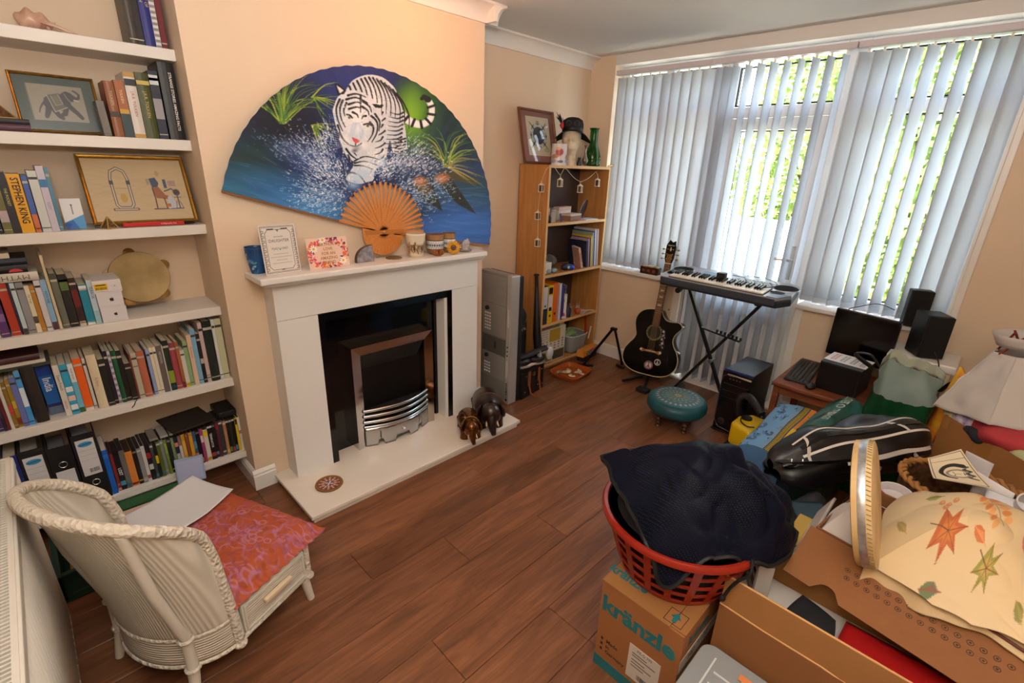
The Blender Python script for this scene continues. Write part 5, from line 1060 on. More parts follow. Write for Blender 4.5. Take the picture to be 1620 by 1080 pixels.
pts = [(.235, 2.85, 1.05)] + sag((.245, 2.85, 1.08), (.235, 2.85, 1.27), .0) + sag((.235, 2.85, 1.27), (.255, 2.85, 1.458), 0) + [(.285, 2.852, 1.53), (.304, 2.866, 1.556), (.307, 2.90, 1.556)] + sag((.307, 2.92, 1.55), (.309, 2.985, 1.498), .004) + [(.308, 3.02, 1.545)] + sag((.308, 3.05, 1.54), (.309, 3.22, 1.455), .012) + sag((.309, 3.22, 1.455), (.308, 3.40, 1.53), .012) + [(.309, 3.43, 1.498)]
obj('cord', MB().tube(pts, .0016, 5), C('cfc4a8', .6), t, world=True)
# ---- second level (z 1.17): jars, boxes, round plate
z = SH[0]
def jar(label, loc, r, h, col, lid):
    t = thing('glass_jar', label, 'jar', loc, 0, 'jars on the bookcase'); obj('jar_body', MB().lathe([(r * .9, 0), (r, .006), (r, h * .75), (r * .8, h * .86), (r * .8, h * .9)], 20), mat('jar_' + col, col, .12, trans=.45), t, smooth=50); obj('lid', MB().lathe([(r * .84, h * .88), (r * .86, h * .9), (r * .86, h)], 20), C(lid, .35, metal=.3), t, smooth=40)
jar('clear glass jar at the front of the upper bookcase shelf', (.262, 2.985, z), .024, .088, 'c8c4c0', 'a8a4a0'); jar('clear glass jar behind the first on the upper bookcase shelf', (.215, 3.035, z), .025, .096, 'b8bcc0', '8a8a8a'); jar('small brown jar beside the bookcase upright, upper shelf', (.275, 2.925, z), .018, .05, '4a2c28', '3a2a28')
def smallbox(name, label, cat, loc, size, col, rz=0, band=None, M=None, group=None):
    t = thing(name, label, cat, loc, rz, group, M=M); a, b, c = size
    obj('box_body', MB().bb(-a / 2, a / 2, -b / 2, b / 2, 0, c * .72), C(col, .6), t, bevel=.0015); obj('box_lid', MB().bb(-a / 2 - .001, a / 2 + .001, -b / 2 - .001, b / 2 + .001, c * .72, c), C(band or col, .6), t, bevel=.0015)
    return t
smallbox('gift_box', 'pink and red little box stacked at the left of the upper bookcase shelf', 'box', (.2, 2.945, z), (.09, .075, .075), '8a4038', 0, 'c88a8a'); smallbox('gift_box', 'small cream box resting on the red box, upper bookcase shelf', 'box', (.2, 2.942, z + .0755), (.08, .065, .03), 'd8c8b0', 0, 'b86a6a')
smallbox('carton', 'white card box standing at the back of the upper bookcase shelf', 'box', (.14, 3.235, z), (.05, .17, .095), 'd2ccc2', .1, 'c8a898'); smallbox('carton', 'brown and cream gift box at the front of the upper bookcase shelf', 'box', (.235, 3.23, z), (.09, .15, .052), '8a6a5c', .12, 'cbbfae')
tag(obj('pen', MB().cyl((.27, 3.075, z + .004), (.215, 3.125, z + .05), .005, .005, 8).cyl((.215, 3.125, z + .05), (.21, 3.13, z + .055), .005, .001, 8), C('3050b0', .4)), 'blue pen leaning on the brown gift box, upper bookcase shelf', 'pen')
t = thing('round_plate', 'dark grey round plate leaning at the right of the upper bookcase shelf', 'plate', M=frame((.17, 3.45, z + .074), (-.35, .94, 0), (.28, .1, 1))); obj('plate_disc', MB().lathe([(.01, 0), (.068, 0), (.078, .005), (.078, .009), (.07, .007), (.01, .006)], 40), C('3a3a44', .4), t, smooth=40); obj('plate_rim', MB().tube([(.078 * math.cos(k * PI / 20), .078 * math.sin(k * PI / 20), .007) for k in range(40)], .002, 6, closed=True), C('9a9aa4', .3), t)
tag(obj('paper_pad', MB().bb(.2, .296, 3.34, 3.50, z, z + .006), C('cdd6e0', .6)), 'pale pad lying under the plate on the upper bookcase shelf', 'notepad')
# ---- third level (z .79): leaning books, basket, small things
z = SH[1]
def lb_(y, t_, h, d, c, ang, label, xs=.285, hard=False): return book(t_, h, d, c, label, 'books leaning on the middle bookcase shelf', T(xs, y, z + .001, rx=ang), hard=hard)
lst = [(3.555, .012, .30, .23, 'c8c4bc', 'white ring binder, last against the right upright of the middle bookcase shelf'), (3.538, .014, .295, .22, '8a8090', 'mauve book second from the right upright, middle bookcase shelf'), (3.522, .013, .30, .22, 'd4d4d8', 'pale spiral notebook among the leaning books, middle bookcase shelf'), (3.505, .014, .285, .21, '3a4a8a', 'blue and white spiral notebook, middle bookcase shelf'), (3.487, .014, .275, .21, '8aa488', 'pale green book leaning on the middle bookcase shelf'), (3.470, .013, .25, .2, 'd8b02c', 'yellow book leaning on the middle bookcase shelf'), (3.452, .013, .235, .2, '2a241e', 'black and brown book beside the yellow one, middle bookcase shelf'), (3.437, .010, .23, .18, 'a88ab0', 'thin lilac book, middle bookcase shelf'), (3.410, .022, .215, .18, '20243a', 'navy book leaning behind the pink book, middle bookcase shelf')]
for y, th, h_, d, c, lab in lst: lb_(y, th, h_, d, c, .09, lab)
book(.018, .165, .14, 'd0a898', 'pale pink book leaning at the front of the middle bookcase shelf', 'books leaning on the middle bookcase shelf', T(.292, 3.335, z + .003, rx=.22, rz=-.5), bands=[(.3, .75, 'b48a7c')])
t = thing('white_basket', 'small white basket with a wire handle on the middle bookcase shelf', 'basket', (.225, 2.955, z)); obj('basket_body', MB().bb(-.04, .04, -.045, .045, 0, .085), mat('basket_white', 'd2cfc8', .7, bump=.6, bscale=120), t, bevel=.003); obj('handle', MB().tube([(0, -.043 + .086 * k / 10, .085 + .07 * math.sin(PI * k / 10)) for k in range(11)], .002, 6), C('8a8a86', .4), t)
t = thing('blue_camera', 'dark blue gadget with a bright blue grip on the middle bookcase shelf', 'gadget', (.262, 3.18, z)); obj('body', MB().ell((0, 0, .028), (.03, .055, .028), 18, 12), C('20284a', .4), t, smooth=60); obj('grip', MB().ell((.018, .04, .022), (.026, .03, .022), 14, 10), C('2048c0', .35), t, smooth=60); obj('lens', MB().cyl((.02, -.01, .03), (.034, -.01, .03), .011, n=14), C('a8b0c0', .2), t)
t = thing('goggles', 'teal and clear swimming goggles at the edge of the middle bookcase shelf', 'goggles', (.268, 3.0, z)); 
for k in (-1, 1): obj('eyepiece', MB().ell((0, k * .032, .018), (.02, .026, .018), 14, 10), mat('teal_plastic', '3a8a90' if k > 0 else 'a0b8c0', .25, trans=.3), t, smooth=60)
obj('strap', MB().tube([(-.01, -.055, .02), (-.05, -.03, .03), (-.055, .02, .03), (-.01, .055, .02)], .005, 6), C('2a7a80', .5), t)
tag(obj('grey_pouch', MB().ell((.12, 3.13, z + .055), (.06, .075, .055), 18, 12), mat('pouch', '6a6250', .8, col2='4a4438', scale=25), smooth=60), 'grey brown cloth pouch at the back of the middle bookcase shelf', 'pouch')
# ---- fourth level (z .40): files
z = SH[2]
def file2(y, w, c, label, top=None, hole=None, h=.30):
    t = thing('lever_arch_file', label, 'folder', (.29, y, z + .0005), 0, 'files on the lower bookcase shelf'); obj('cover', MB().bb(-.003, 0, 0, w, 0, h).bb(-.24, -.003, 0, .003, 0, h).bb(-.24, -.003, w - .003, w, 0, h), C(c, .5), t); obj('papers', MB().bb(-.23, -.02, .005, w - .012, .004, h - .02), C('c8c4bc', .8), t)
    if top: obj('spine_label', MB().bb(0, .0008, w * .1, w * .9, h * top[0], h * top[1]), C(top[2], .6), t)
    if hole: obj('finger_hole', MB().cyl((-.001, w / 2, h * hole), (.001, w / 2, h * hole), .011, n=16), C('2a2018', .5), t)
    return t
f1 = file2(2.893, .06, '2c2e38', 'dark file with a marbled white spine label, lower bookcase shelf', (.42, .99, 'c4c6cc')); obj('barcode', MB().bb(.0008, .0012, .02, .04, .14, .155), C('4a4a50', .6), f1)
f2 = file2(2.955, .057, 'd8b414', 'yellow lever arch file on the lower bookcase shelf', (.33, .74, 'd8c8c8'), .2); obj('black_panel', MB().bb(0, .0008, .006, .05, .235, .285), C('1a1a18', .5), f2); obj('small_panel', MB().bb(.0008, .0013, .012, .044, .10, .13), C('26262a', .5), f2)
file2(3.014, .055, 'd8651c', 'orange lever arch file on the lower bookcase shelf', None, .22, h=.31)
for y, th, c, hh, lab in ((3.073, .02, '8a8e98', .29, 'grey book beside the orange file'), (3.095, .022, 'd4d0d4', .295, 'white book between the grey and purple books'), (3.119, .018, '43307a', .295, 'purple book on the lower bookcase shelf'), (3.139, .018, '2a3a78', .28, 'dark blue book behind the rolled tin')): book(th, hh, .2, c, lab, 'books on the lower bookcase shelf', T(.285, y, z))
t = thing('tall_tin', 'tall green and silver tube on the lower bookcase shelf', 'tin', (.2, 3.225, z)); obj('tin_body', MB().lathe([(.04, 0), (.04, .245), (.038, .25)], 24), mat('tin_green', '6a7a3a', .4, col2='3a4a2a', scale=20), t, smooth=40); obj('tin_lid', MB().lathe([(.041, .235), (.042, .25), (.03, .256)], 24), C('8a8e90', .3, metal=.6), t, smooth=40)
A = Art(80, 100, 'd8d0c8'); 
for x, y, c in ((20, 30, 'b04048'), (50, 60, '3a7a4a'), (30, 80, 'c04a50'), (60, 20, '4a8a5a'), (66, 84, 'b04048')): A.blob(x, y, 10, 12, c)
t = thing('patterned_tin', 'white floral tin in front of the green tube, lower bookcase shelf', 'tin', (.272, 3.175, z)); printed(t, 'printed_side', A, [(.022, 0), (.022, .19)]); obj('lid', MB().lathe([(.0225, .186), (.023, .2), (.01, .203)], 20), C('c8c4c0', .4), t)
tag(obj('dark_bottle', MB().lathe([(.026, 0), (.028, .01), (.028, .07), (.012, .09), (.011, .11)], 20, T(.268, 3.235, z)), C('20243a', .3), smooth=50), 'squat dark blue bottle on the lower bookcase shelf', 'bottle')
tag(obj('crumpled_paper', MB().ell((.285, 3.165, z + .012), (.014, .03, .012), 8, 5), C('cdd2d4', .8)), 'scrap of pale paper on the lower bookcase shelf', 'paper')
tag(obj('red_ball', MB().ell((.275, 3.355, z + .028), (.028, .028, .028), 20, 14), mat('red_orange_ball', 'b84a24', .5, var=.3, scale=30), smooth=60), 'orange red ball at the front of the lower bookcase shelf', 'ball')
t = thing('folded_paper', 'folded white paper crown on the lower bookcase shelf', 'paper', (.24, 3.44, z + .002), .3)
for k in range(4): obj('paper_point', MB().add([(-.03, -.06 + k * .03, 0), (-.03, -.03 + k * .03, 0), (-.025, -.045 + k * .03, .06 + .02 * (k % 2))], [(0, 1, 2)]), C('d6d2cc', .8), t, thick=.001)
obj('paper_strip', MB().bb(-.032, .05, -.065, .065, 0, .003), C('cabab0', .8), t); tag(obj('wooden_spatula', MB().tube([(.25, 3.40, z + .01), (.305, 3.50, z + .02), (.315, 3.53, z + .01)], [.004, .005, .008], 6), C('c8b89c', .6)), 'pale wooden stick poking out of the lower bookcase shelf', 'stick')
tag(obj('leaflet_bundle', MB().bb(.12, .2, 3.29, 3.38, z, z + .045), mat('bundle', '9a6a5a', .7, col2='c8b8a0', scale=30)), 'bundle of coloured leaflets behind the red ball', 'leaflets')
# ---- bottom level: patterned drawer boxes, plastic basket, flower tray
z = SH[3]
spot = Art(120, 90, 'cfc9bc')
for i in range(6):
    for j in range(4): spot.rect(8 + i * 19, 6 + j * 21, 17 + i * 19, 16 + j * 21, ['6a6a60', '8a7a50', '5a5248'][(i + j) % 3])
t = thing('drawer_box', 'stack of spotted cardboard drawers in the bottom of the bookcase', 'drawers', (.285, 3.06, z + .001))
obj('carcass', MB().bb(-.24, -.004, -.165, .145, 0, .285), C('bfb6a4', .7), t)
for j, (h0, h1) in enumerate(((.004, .095), (.098, .19), (.193, .282))):
    d = obj('drawer_front', MB().bb(-.004, 0, -.163, .143, h0, h1), C('c9c2b2', .7), t); 
    if j == 1: picture('drawer_print', spot, .30, .09, t, frame((.0006, -.01, (h0 + h1) / 2), (0, 1, 0), (0, 0, 1)), step=1)
    if j == 0:
        obj('olive_panel', MB().bb(0, .0012, -.155, -.02, h0 + .008, h1 - .006), C('7a7434', .6), d); obj('dark_panel', MB().bb(0, .0012, -.005, .135, h0 + .008, h1 - .006), C('4a4636', .6), d)
    if j == 2:
        picture('drawer_print', spot, .09, .08, t, frame((.0006, -.115, (h0 + h1) / 2), (0, 1, 0), (0, 0, 1)), step=2); obj('ochre_panel', MB().bb(0, .0014, -.055, .075, h0 - .02, h1 - .006), C('a88a2c', .6), d)
tag(obj('card_pack', MB().bb(.10, .28, 2.90, 3.02, z + .2875, z + .318), mat('purple_pack', '5a3a5a', .6, col2='8a6a60', scale=30)), 'purple patterned pack lying on the spotted drawers', 'packet')
tag(obj('green_pack', MB().bb(.14, .285, 3.03, 3.12, z + .2875, z + .315), mat('green_pack', '2a6a34', .6, col2='8a7a4a', scale=30)), 'green packet lying on the spotted drawers', 'packet')
tag(obj('wooden_blocks', MB().bb(.12, .27, 3.125, 3.20, z + .2875, z + .31), C('b8a074', .6), bevel=.004), 'pale wooden block on top of the spotted drawers', 'block')
t = thing('plastic_basket', 'clear plastic basket of green bags at the bottom right of the bookcase', 'basket', (.2, 3.40, z)); pl = mat('clear_plastic', 'c8ccce', .15, trans=.6, ior=1.2)
def bw(u, v): a = 2 * PI * u; k_ = 1 + .18 * v; sx = .085 * k_; sy = .10 * k_; c, s_ = math.cos(a), math.sin(a); n_ = 5; r_ = (abs(c) ** n_ + abs(s_) ** n_) ** (-1 / n_); return (sx * r_ * c, sy * r_ * s_, .002 + .15 * v)
obj('basket_wall', MB().grid(bw, 40, 6, wrap=True), pl, t, smooth=50, thick=.002); obj('basket_floor', MB().bb(-.08, .08, -.095, .095, .0, .003), pl, t)
obj('basket_rim', MB().tube([bw(k / 40, 1) for k in range(40)], .004, 6, closed=True), C('b8bcbe', .3), t, smooth=60)
for lab, c, p, r_ in (('crumpled green plastic bag in the clear basket', '7a9a6a', (.19, 3.375, z + .14), (.06, .07, .055)), ('blue wrapper in the clear basket', '2a4a90', (.20, 3.36, z + .05), (.05, .055, .045)), ('grey wrapper in the clear basket', '8a9290', (.2, 3.45, z + .08), (.05, .04, .05))):
    rc = random.Random(lab); g = MB().ell(p, r_, 16, 10); g.v = [(x + rc.uniform(-.008, .008), y + rc.uniform(-.008, .008), zz + rc.uniform(-.006, .008)) for x, y, zz in g.v]; tag(obj('plastic_wrapper', g, C(c, .3)), lab, 'bag', 'wrappers in the clear basket')
tag(obj('red_ruler', MB().bb(-.012, .012, -.002, .002, 0, .2, T(.275, 3.50, z + .14, rx=.15)), C('b83a20', .4)), 'red stick standing in the clear basket', 'stick'); tag(obj('white_stick', MB().cyl((.285, 3.53, z + .09), (.29, 3.55, z + .2), .006, n=8), C('d0ccc8', .5)), 'white stick standing at the edge of the clear basket', 'stick')
t = thing('flower_tray', 'rainbow flower patterned box at the foot of the bookcase', 'box', (.335, 3.47, .0), .12)
obj('box_body', MB().bb(-.035, .035, -.13, .12, .04, .095), C('d8903c', .6), t, bevel=.004); obj('box_feet', MB().bb(-.03, .03, -.12, .11, 0, .04), C('2a2018', .6), t)
for k, (c, c2) in enumerate((('e0641c', 'e8c02c'), ('4a9a3a', 'c8d83c'), ('2a6ab8', '8ac0e0'), ('d83a4a', 'f0a0a0'), ('2a8ab0', 'e0e050'), ('8a4ab0', 'e8c02c'))):
    cy = -.105 + k * .042
    for q in range(6): a = q * PI / 3; obj('petal', MB().lathe([(.009, 0), (.009, .0015)], 10, frame((.0355, cy + .011 * math.cos(a), .068 + .011 * math.sin(a)), (0, 1, 0), (0, 0, 1))), C(c, .5), t)
    obj('flower_eye', MB().lathe([(.007, .0), (.007, .0025)], 10, frame((.0355, cy, .068), (0, 1, 0), (0, 0, 1))), C(c2, .5), t)
# ================================================================ ON THE FLOOR BY THE BOOKCASE
# orange tray of shells
t = thing('orange_tray', 'orange plastic tray on the floor before the bookcase', 'tray', (.475, 3.07, 0), .12); om = mat('orange_plastic', 'b85a20', .3, trans=.25)
def trw(u, v): a = 2 * PI * u; c, s_ = math.cos(a), math.sin(a); r_ = (abs(c) ** 6 + abs(s_) ** 6) ** (-1 / 6); k_ = .88 + .12 * v; return (.125 * k_ * r_ * c, .145 * k_ * r_ * s_, .003 + .032 * v)
obj('tray_wall', MB().grid(trw, 48, 4, wrap=True), om, t, smooth=50, thick=.003); obj('tray_floor', MB().bb(-.108, .108, -.125, .125, 0, .004), om, t); obj('tray_rim', MB().tube([trw(k / 48, 1) for k in range(48)], .004, 6, closed=True), om, t, smooth=60)
rc = random.Random(6)
for k, (x, y, s_, lab) in enumerate(((.44, 3.07, .045, 'large cream shell in the orange tray'), (.50, 3.14, .04, 'cream shell at the far side of the orange tray'), (.51, 3.03, .032, 'small cream shell at the near side of the orange tray'), (.40, 3.01, .04, 'greyish shell at the left of the orange tray'), (.545, 3.12, .03, 'pale shell at the right of the orange tray'))):
    def sf(u, v, s_=s_): a = (u - .5) * PI * 1.1; r = s_ * v * (1 + .05 * math.cos(12 * a)); return (r * math.sin(a), r * math.cos(a) - s_ * .4, s_ * .42 * math.sin(PI * min(v, 1) * .85) * (1 - .25 * u))
    tag(obj('seashell', MB().grid(sf, 30, 12), mat('cream_shell' if k != 3 else 'grey_shell', 'd4c4a4' if k != 3 else '9a8a74', .5, var=.2, scale=40), M=T(x, y, .006, rz=rc.uniform(0, 6)), smooth=50, thick=.004), lab, 'shell', 'shells in the orange tray')
# silver keyboard standing on end
t = thing('silver_keyboard', 'silver electronic keyboard standing on end beside the chimney breast', 'keyboard', (.38, 2.36, 0)); sm = mat('silver_plastic', '8e8c88', .38, .35)
obj('case', MB().bb(.21, .485, 2.325, 2.40, .002, .895), sm, t, world=True, bevel=.006); obj('edge_rail', MB().bb(.485, .525, 2.318, 2.395, .002, .90), mat('silver_light', 'b4b2ae', .3, .4), t, world=True, bevel=.006); obj('back_shell', MB().bb(.22, .525, 2.396, 2.43, .005, .89), C('1c1c1e', .5), t, world=True, bevel=.004)
obj('speaker_panel', MB().bb(.225, .475, 2.3225, 2.326, .69, .875), mat('silver_mid', '9a9894', .3, .4), t, world=True, bevel=.001); obj('dark_panel', MB().bb(.25, .478, 2.3215, 2.326, .34, .46), C('54524f', .35), t, world=True, bevel=.001); obj('control_panel', MB().bb(.25, .478, 2.322, 2.326, .47, .68), mat('silver_mid', '9a9894', .3, .4), t, world=True); obj('control_panel', MB().bb(.25, .478, 2.322, 2.326, .16, .33), mat('silver_mid', '9a9894', .3, .4), t, world=True)
for zz in (.65, .31): obj('dial', MB().cyl((.30, 2.322, zz), (.30, 2.31, zz), .016, .014, 18), C('1c1c1e', .4), t, world=True, smooth=40)
for zz, nr in ((.61, 6), (.25, 4)):
    for r_ in range(nr):
        for c in range(3): obj('button', MB().bb(.275 + c * .022, .288 + c * .022, 2.317, 2.3225, zz - r_ * .022, zz - r_ * .022 + .009), C('d8d6d0', .4), t, world=True)
for zz in (.42, .39, .36): obj('jack', MB().cyl((.505, 2.318, zz), (.505, 2.315, zz), .006, n=10), C('1a1a1c', .5), t, world=True)
obj('handle_slot', MB().bb(.37, .388, 2.3195, 2.3215, .375, .43), C('2a2a2c', .3), t, world=True)
for zz in (.56, .20): obj('slider', MB().bb(.497, .511, 2.3145, 2.319, zz, zz + .12), C('c8c6c2', .3), t, world=True, bevel=.002)
text('YAMAHA', .028, C('2a2a2a', .4), t, T(-.38, -2.36, 0) @ frame((.505, 2.3165, .105), (0, 0, 1), (-1, 0, 0)), thick=.0006)
obj('logo_disc', MB().lathe([(.010, 0), (.010, .001)], 16, T(-.38, -2.36, 0) @ frame((.505, 2.3175, .035), (1, 0, 0), (0, 0, 1))), C('2a2a2a', .4), t)
# black amplifier, case with tan straps, bat, gig bag, umbrella
bk1 = mat('black_vinyl', '141416', .45, bump=.15, bscale=300)
t = thing('black_case', 'black leatherette case with tan straps on the floor by the silver keyboard', 'case', (.48, 2.57, 0), math.radians(8))
obj('case_body', MB().bb(-.16, .04, -.14, .135, .002, .235), bk1, t, bevel=.008); obj('lid_trim', MB().bb(-.162, .042, -.142, .137, .20, .206), C('2a2a2c', .3), t)
for yy in (-.055, .065): obj('strap', MB().bb(.04, .045, yy - .014, yy + .014, .09, .195), mat('tan_leather', '8a4a20', .5), t, bevel=.001)
obj('strap_loop', MB().tube([(.044, -.055, .10), (.056, -.05, .03), (.075, -.02, .008), (.08, .02, .006), (.07, .055, .02), (.05, .065, .10)], .009, 6, sq=.35), mat('tan_leather', '8a4a20', .5), t, smooth=60)
obj('lock', MB().lathe([(.016, 0), (.016, .004), (.009, .007)], 20, frame((.042, 0, .165), (0, 1, 0), (0, 0, 1))), mat('aged_brass', '7a5a2c', .4, .7), t, smooth=40)
for yy, zz in ((-.09, .17), (.10, .17), (-.10, .05), (.06, .06), (.115, .05)): obj('stud', MB().ell((.041, yy, zz), (.003, .005, .005), 10, 6), C('a8a49c', .3, metal=.8), t)
t = thing('guitar_amplifier', 'small black amplifier behind the black case', 'amplifier', (.18, 2.62, 0), math.radians(6))
obj('cabinet', MB().bb(-.13, .10, -.14, .13, .002, .46), bk1, t, bevel=.012); obj('grille', MB().bb(.10, .104, -.12, .11, .05, .36), mat('grille_cloth', '1c1c1e', .9, bump=.6, bscale=400), t); obj('control_strip', MB().bb(.10, .105, -.12, .11, .385, .435), C('3a3c3e', .35), t)
for k in range(6): obj('knob', MB().cyl((.105, -.10 + k * .036, .41), (.118, -.10 + k * .036, .41), .009, .008, 12), C('b8babc', .3, metal=.4), t, smooth=40)
tag(obj('slumped_bag', MB().ell((.30, 2.57, .545), (.10, .09, .08), 18, 12), mat('black_cloth', '161618', .9), smooth=60), 'slumped black cloth bag on top of the amplifier', 'bag')
t = thing('baseball_bat', 'black baseball bat leaning against the bookcase side', 'bat', (.40, 2.66, 0)); obj('bat_barrel', MB().tube([(.445, 2.70, .25), (.42, 2.70, .40), (.385, 2.72, .60), (.362, 2.735, .74)], [.032, .030, .02, .014], 16), C('17171a', .35), t, world=True, smooth=60); obj('bat_grip', MB().tube([(.362, 2.735, .74), (.349, 2.742, .82)], .013, 12), C('101012', .7), t, world=True, smooth=60); obj('bat_knob', MB().ell((.347, 2.743, .825), (.022, .022, .010), 14, 8), C('17171a', .35), t, world=True, smooth=60)
t = thing('folded_umbrella', 'folded dark umbrella lying across the black case', 'umbrella', (.50, 2.60, .237)); obj('canopy_roll', MB().tube([(.50, 2.43, .31), (.52, 2.52, .325), (.545, 2.66, .35)], [.018, .026, .03], 12, sq=.6), C('23262c', .6), t, world=True, smooth=60); obj('tie', MB().bb(.535, .56, 2.585, 2.605, .30, .345), C('a8a8a4', .4), t, world=True)
t = thing('black_shoes', 'pair of dark shoes heaped under the umbrella', 'shoes', (.5, 2.6, .237)); 
for k, (x, y) in enumerate(((.49, 2.49), (.505, 2.61))): obj('shoe', MB().ell((x, y, .272), (.05, .075, .034), 16, 10), C(['1c1d22', '231c22'][k], .4), t, world=True, smooth=60); obj('sole', MB().ell((x + .004, y, .2435), (.052, .078, .006), 16, 6), C('8a8078', .5), t, world=True)
tag(obj('white_bag_corner', MB().ell((.55, 2.70, .30), (.02, .035, .05), 12, 8), C('c0bcbc', .5), smooth=60), 'pinkish white folded bag tucked behind the shoes', 'bag')
t = thing('compact_umbrella', 'cream folding umbrella lying on the black case', 'umbrella', (.53, 2.5, .2365)); obj('rolled_cloth', MB().tube([(.52, 2.46, .246), (.528, 2.52, .248), (.532, 2.58, .247)], [.006, .011, .009], 10), C('b8a494', .5), t, world=True, smooth=60); obj('handle', MB().tube([(.532, 2.58, .247), (.534, 2.605, .247)], .006, 8), C('d0ccc8', .3, metal=.5), t, world=True)
# ================================================================ GUITAR, STANDS, KEYBOARD, STOOL, COMPUTER
blkm = mat('black_metal', '18181a', .4, .3)
# folded music stand on the floor
t = thing('footrest_stand', 'folded black A-frame stand on the floor beside the guitar', 'stand', (.55, 3.4, 0)); ap = (.555, 3.48, .315)
obj('leg', MB().tube([ap, (.44, 3.27, .012)], .011, 4), blkm, t, world=True); obj('leg', MB().tube([(.575, 3.485, .315), (.66, 3.52, .02)], .010, 4), blkm, t, world=True); obj('hinge', MB().box((.565, 3.483, .318), (.05, .035, .022)), blkm, t, world=True, bevel=.004); obj('foot_bar', MB().tube([(.40, 3.25, .012), (.50, 3.33, .012)], .012, 4), blkm, t, world=True); obj('foot_bar', MB().tube([(.62, 3.50, .012), (.70, 3.47, .016), (.715, 3.455, .03)], .010, 6), blkm, t, world=True)
# guitar
G = thing('acoustic_guitar', 'black jumbo acoustic guitar with peace stickers on a floor stand', 'guitar', M=frame((.948, 3.40, .062), (.975, .222, 0), (-.03, .22, .975)))
# local frame: X right, Y along the neck, Z out of the soundboard (towards the room)
out = [(0, 0), (.09, .004), (.16, .03), (.205, .085), (.214, .15), (.195, .21), (.165, .255), (.150, .295), (.152, .33), (.165, .36), (.185, .385), (.196, .405), (.19, .425), (.165, .44), (.12, .437), (.075, .442), (.045, .47), (.028, .50), (0, .512), (-.06, .51), (-.115, .49), (-.15, .45), (-.16, .40), (-.15, .345), (-.138, .30), (-.15, .258), (-.18, .215), (-.208, .16), (-.208, .09), (-.165, .032), (-.09, .005)]
oc = curve(out + [out[0]], 5)[:-1]
lac = mat('black_lacquer', '08080a', .10, spec=.25)
gm = MB().prism(oc, -.105, -.001); obj('body', gm, lac, G, smooth=30)
def ringstrip(pts, off, w, z0, z1):
    n = len(pts); mb = MB(); v = []; cx, cy = 0, .25
    for x, y in pts:
        d = Vector((x - cx, y - cy)); d.normalize()
        for q in (off, off - w): v += [(x + d.x * q, y + d.y * q, z0), (x + d.x * q, y + d.y * q, z1)]
    f = []
    for i in range(n):
        a, b = 4 * i, 4 * ((i + 1) % n); f += [(a, b, b + 1, a + 1), (a + 1, b + 1, b + 3, a + 3), (a + 3, b + 3, b + 2, a + 2)]
    return mb.add(v, f)
obj('binding', ringstrip(oc, .0015, .006, -.004, .0008), C('c8b88c', .4), G)
obj('sound_hole', MB().lathe([(.003, 0), (.046, 0)], 40, T(0, .335, .0012)), C('b07c42', .7), G)
obj('rosette', MB().lathe([(.047, 0), (.062, 0), (.062, .0006)], 48, T(0, .335, .0008)), mat('rosette', '8a8450', .4, col2='4a4a2c', scale=90), G)
obj('sound_hole_shade', MB().lathe([(.046, -.0005), (.049, .0008)], 40, T(0, .335, .0012)), C('1a140c', .6), G)
obj('fingerboard', MB().prism([(-.028, .385), (.028, .385), (.0225, .86), (-.0225, .86)], .004, .012), mat('rosewood', '5a3220', .5), G); obj('neck', MB().prism([(-.026, .48), (.026, .48), (.0215, .87), (-.0215, .87)], -.016, .004), C('2a1a12', .4), G, bevel=.006)
for k in range(15): y = .86 - (.86 - .30) * (1 - 2 ** (-(k + 1) / 12)) * 1.15; obj('fret', MB().bb(-.0255, .0255, y - .0006, y + .0006, .012, .0130), C('b8b4a8', .3, metal=.8), G)
for k in (2, 4, 6, 8, 11): y = .86 - (.86 - .30) * (1 - 2 ** (-(k + .5) / 12)) * 1.15; obj('crown_inlay', MB().add([(-.013, y - .006, .0126), (.013, y - .006, .0126), (.015, y + .007, .0126), (.006, y, .0126), (0, y + .008, .0126), (-.006, y, .0126), (-.015, y + .007, .0126)], [(0, 1, 2, 3, 4, 5, 6)]), C('d8d0c0', .3), G)
hd = [(-.022, .862), (.022, .862), (.034, .90), (.036, .985), (.030, 1.0), (.026, 1.03), (.006, 1.018), (-.016, 1.035), (-.034, 1.0), (-.036, .985), (-.034, .90)]
obj('headstock', MB().prism(hd, -.012, .004), lac, G); obj('nut', MB().bb(-.0225, .0225, .858, .864, .004, .014), C('d8d0b8', .5), G)
text('Epiphone', .013, C('c8c0a8', .4), G, T(0, .995, .0048)); obj('crown_mark', MB().poly([(0, .95, .0046), (.008, .965, .0046), (0, .985, .0046), (-.008, .965, .0046)]), C('c8c0a8', .4), G)
gold3 = mat('tuner_gold', 'b8923c', .25, .9)
for sx in (-1, 1):
    for k in range(3): y = .895 + k * .035; obj('tuning_peg', MB().cyl((sx * .036, y, -.006), (sx * .05, y, -.006), .0025, n=6).ell((sx * .056, y, -.006), (.008, .0075, .004), 10, 6).cyl((sx * .02, y, .004), (sx * .02, y, .014), .004, n=8), gold3, G, smooth=50)
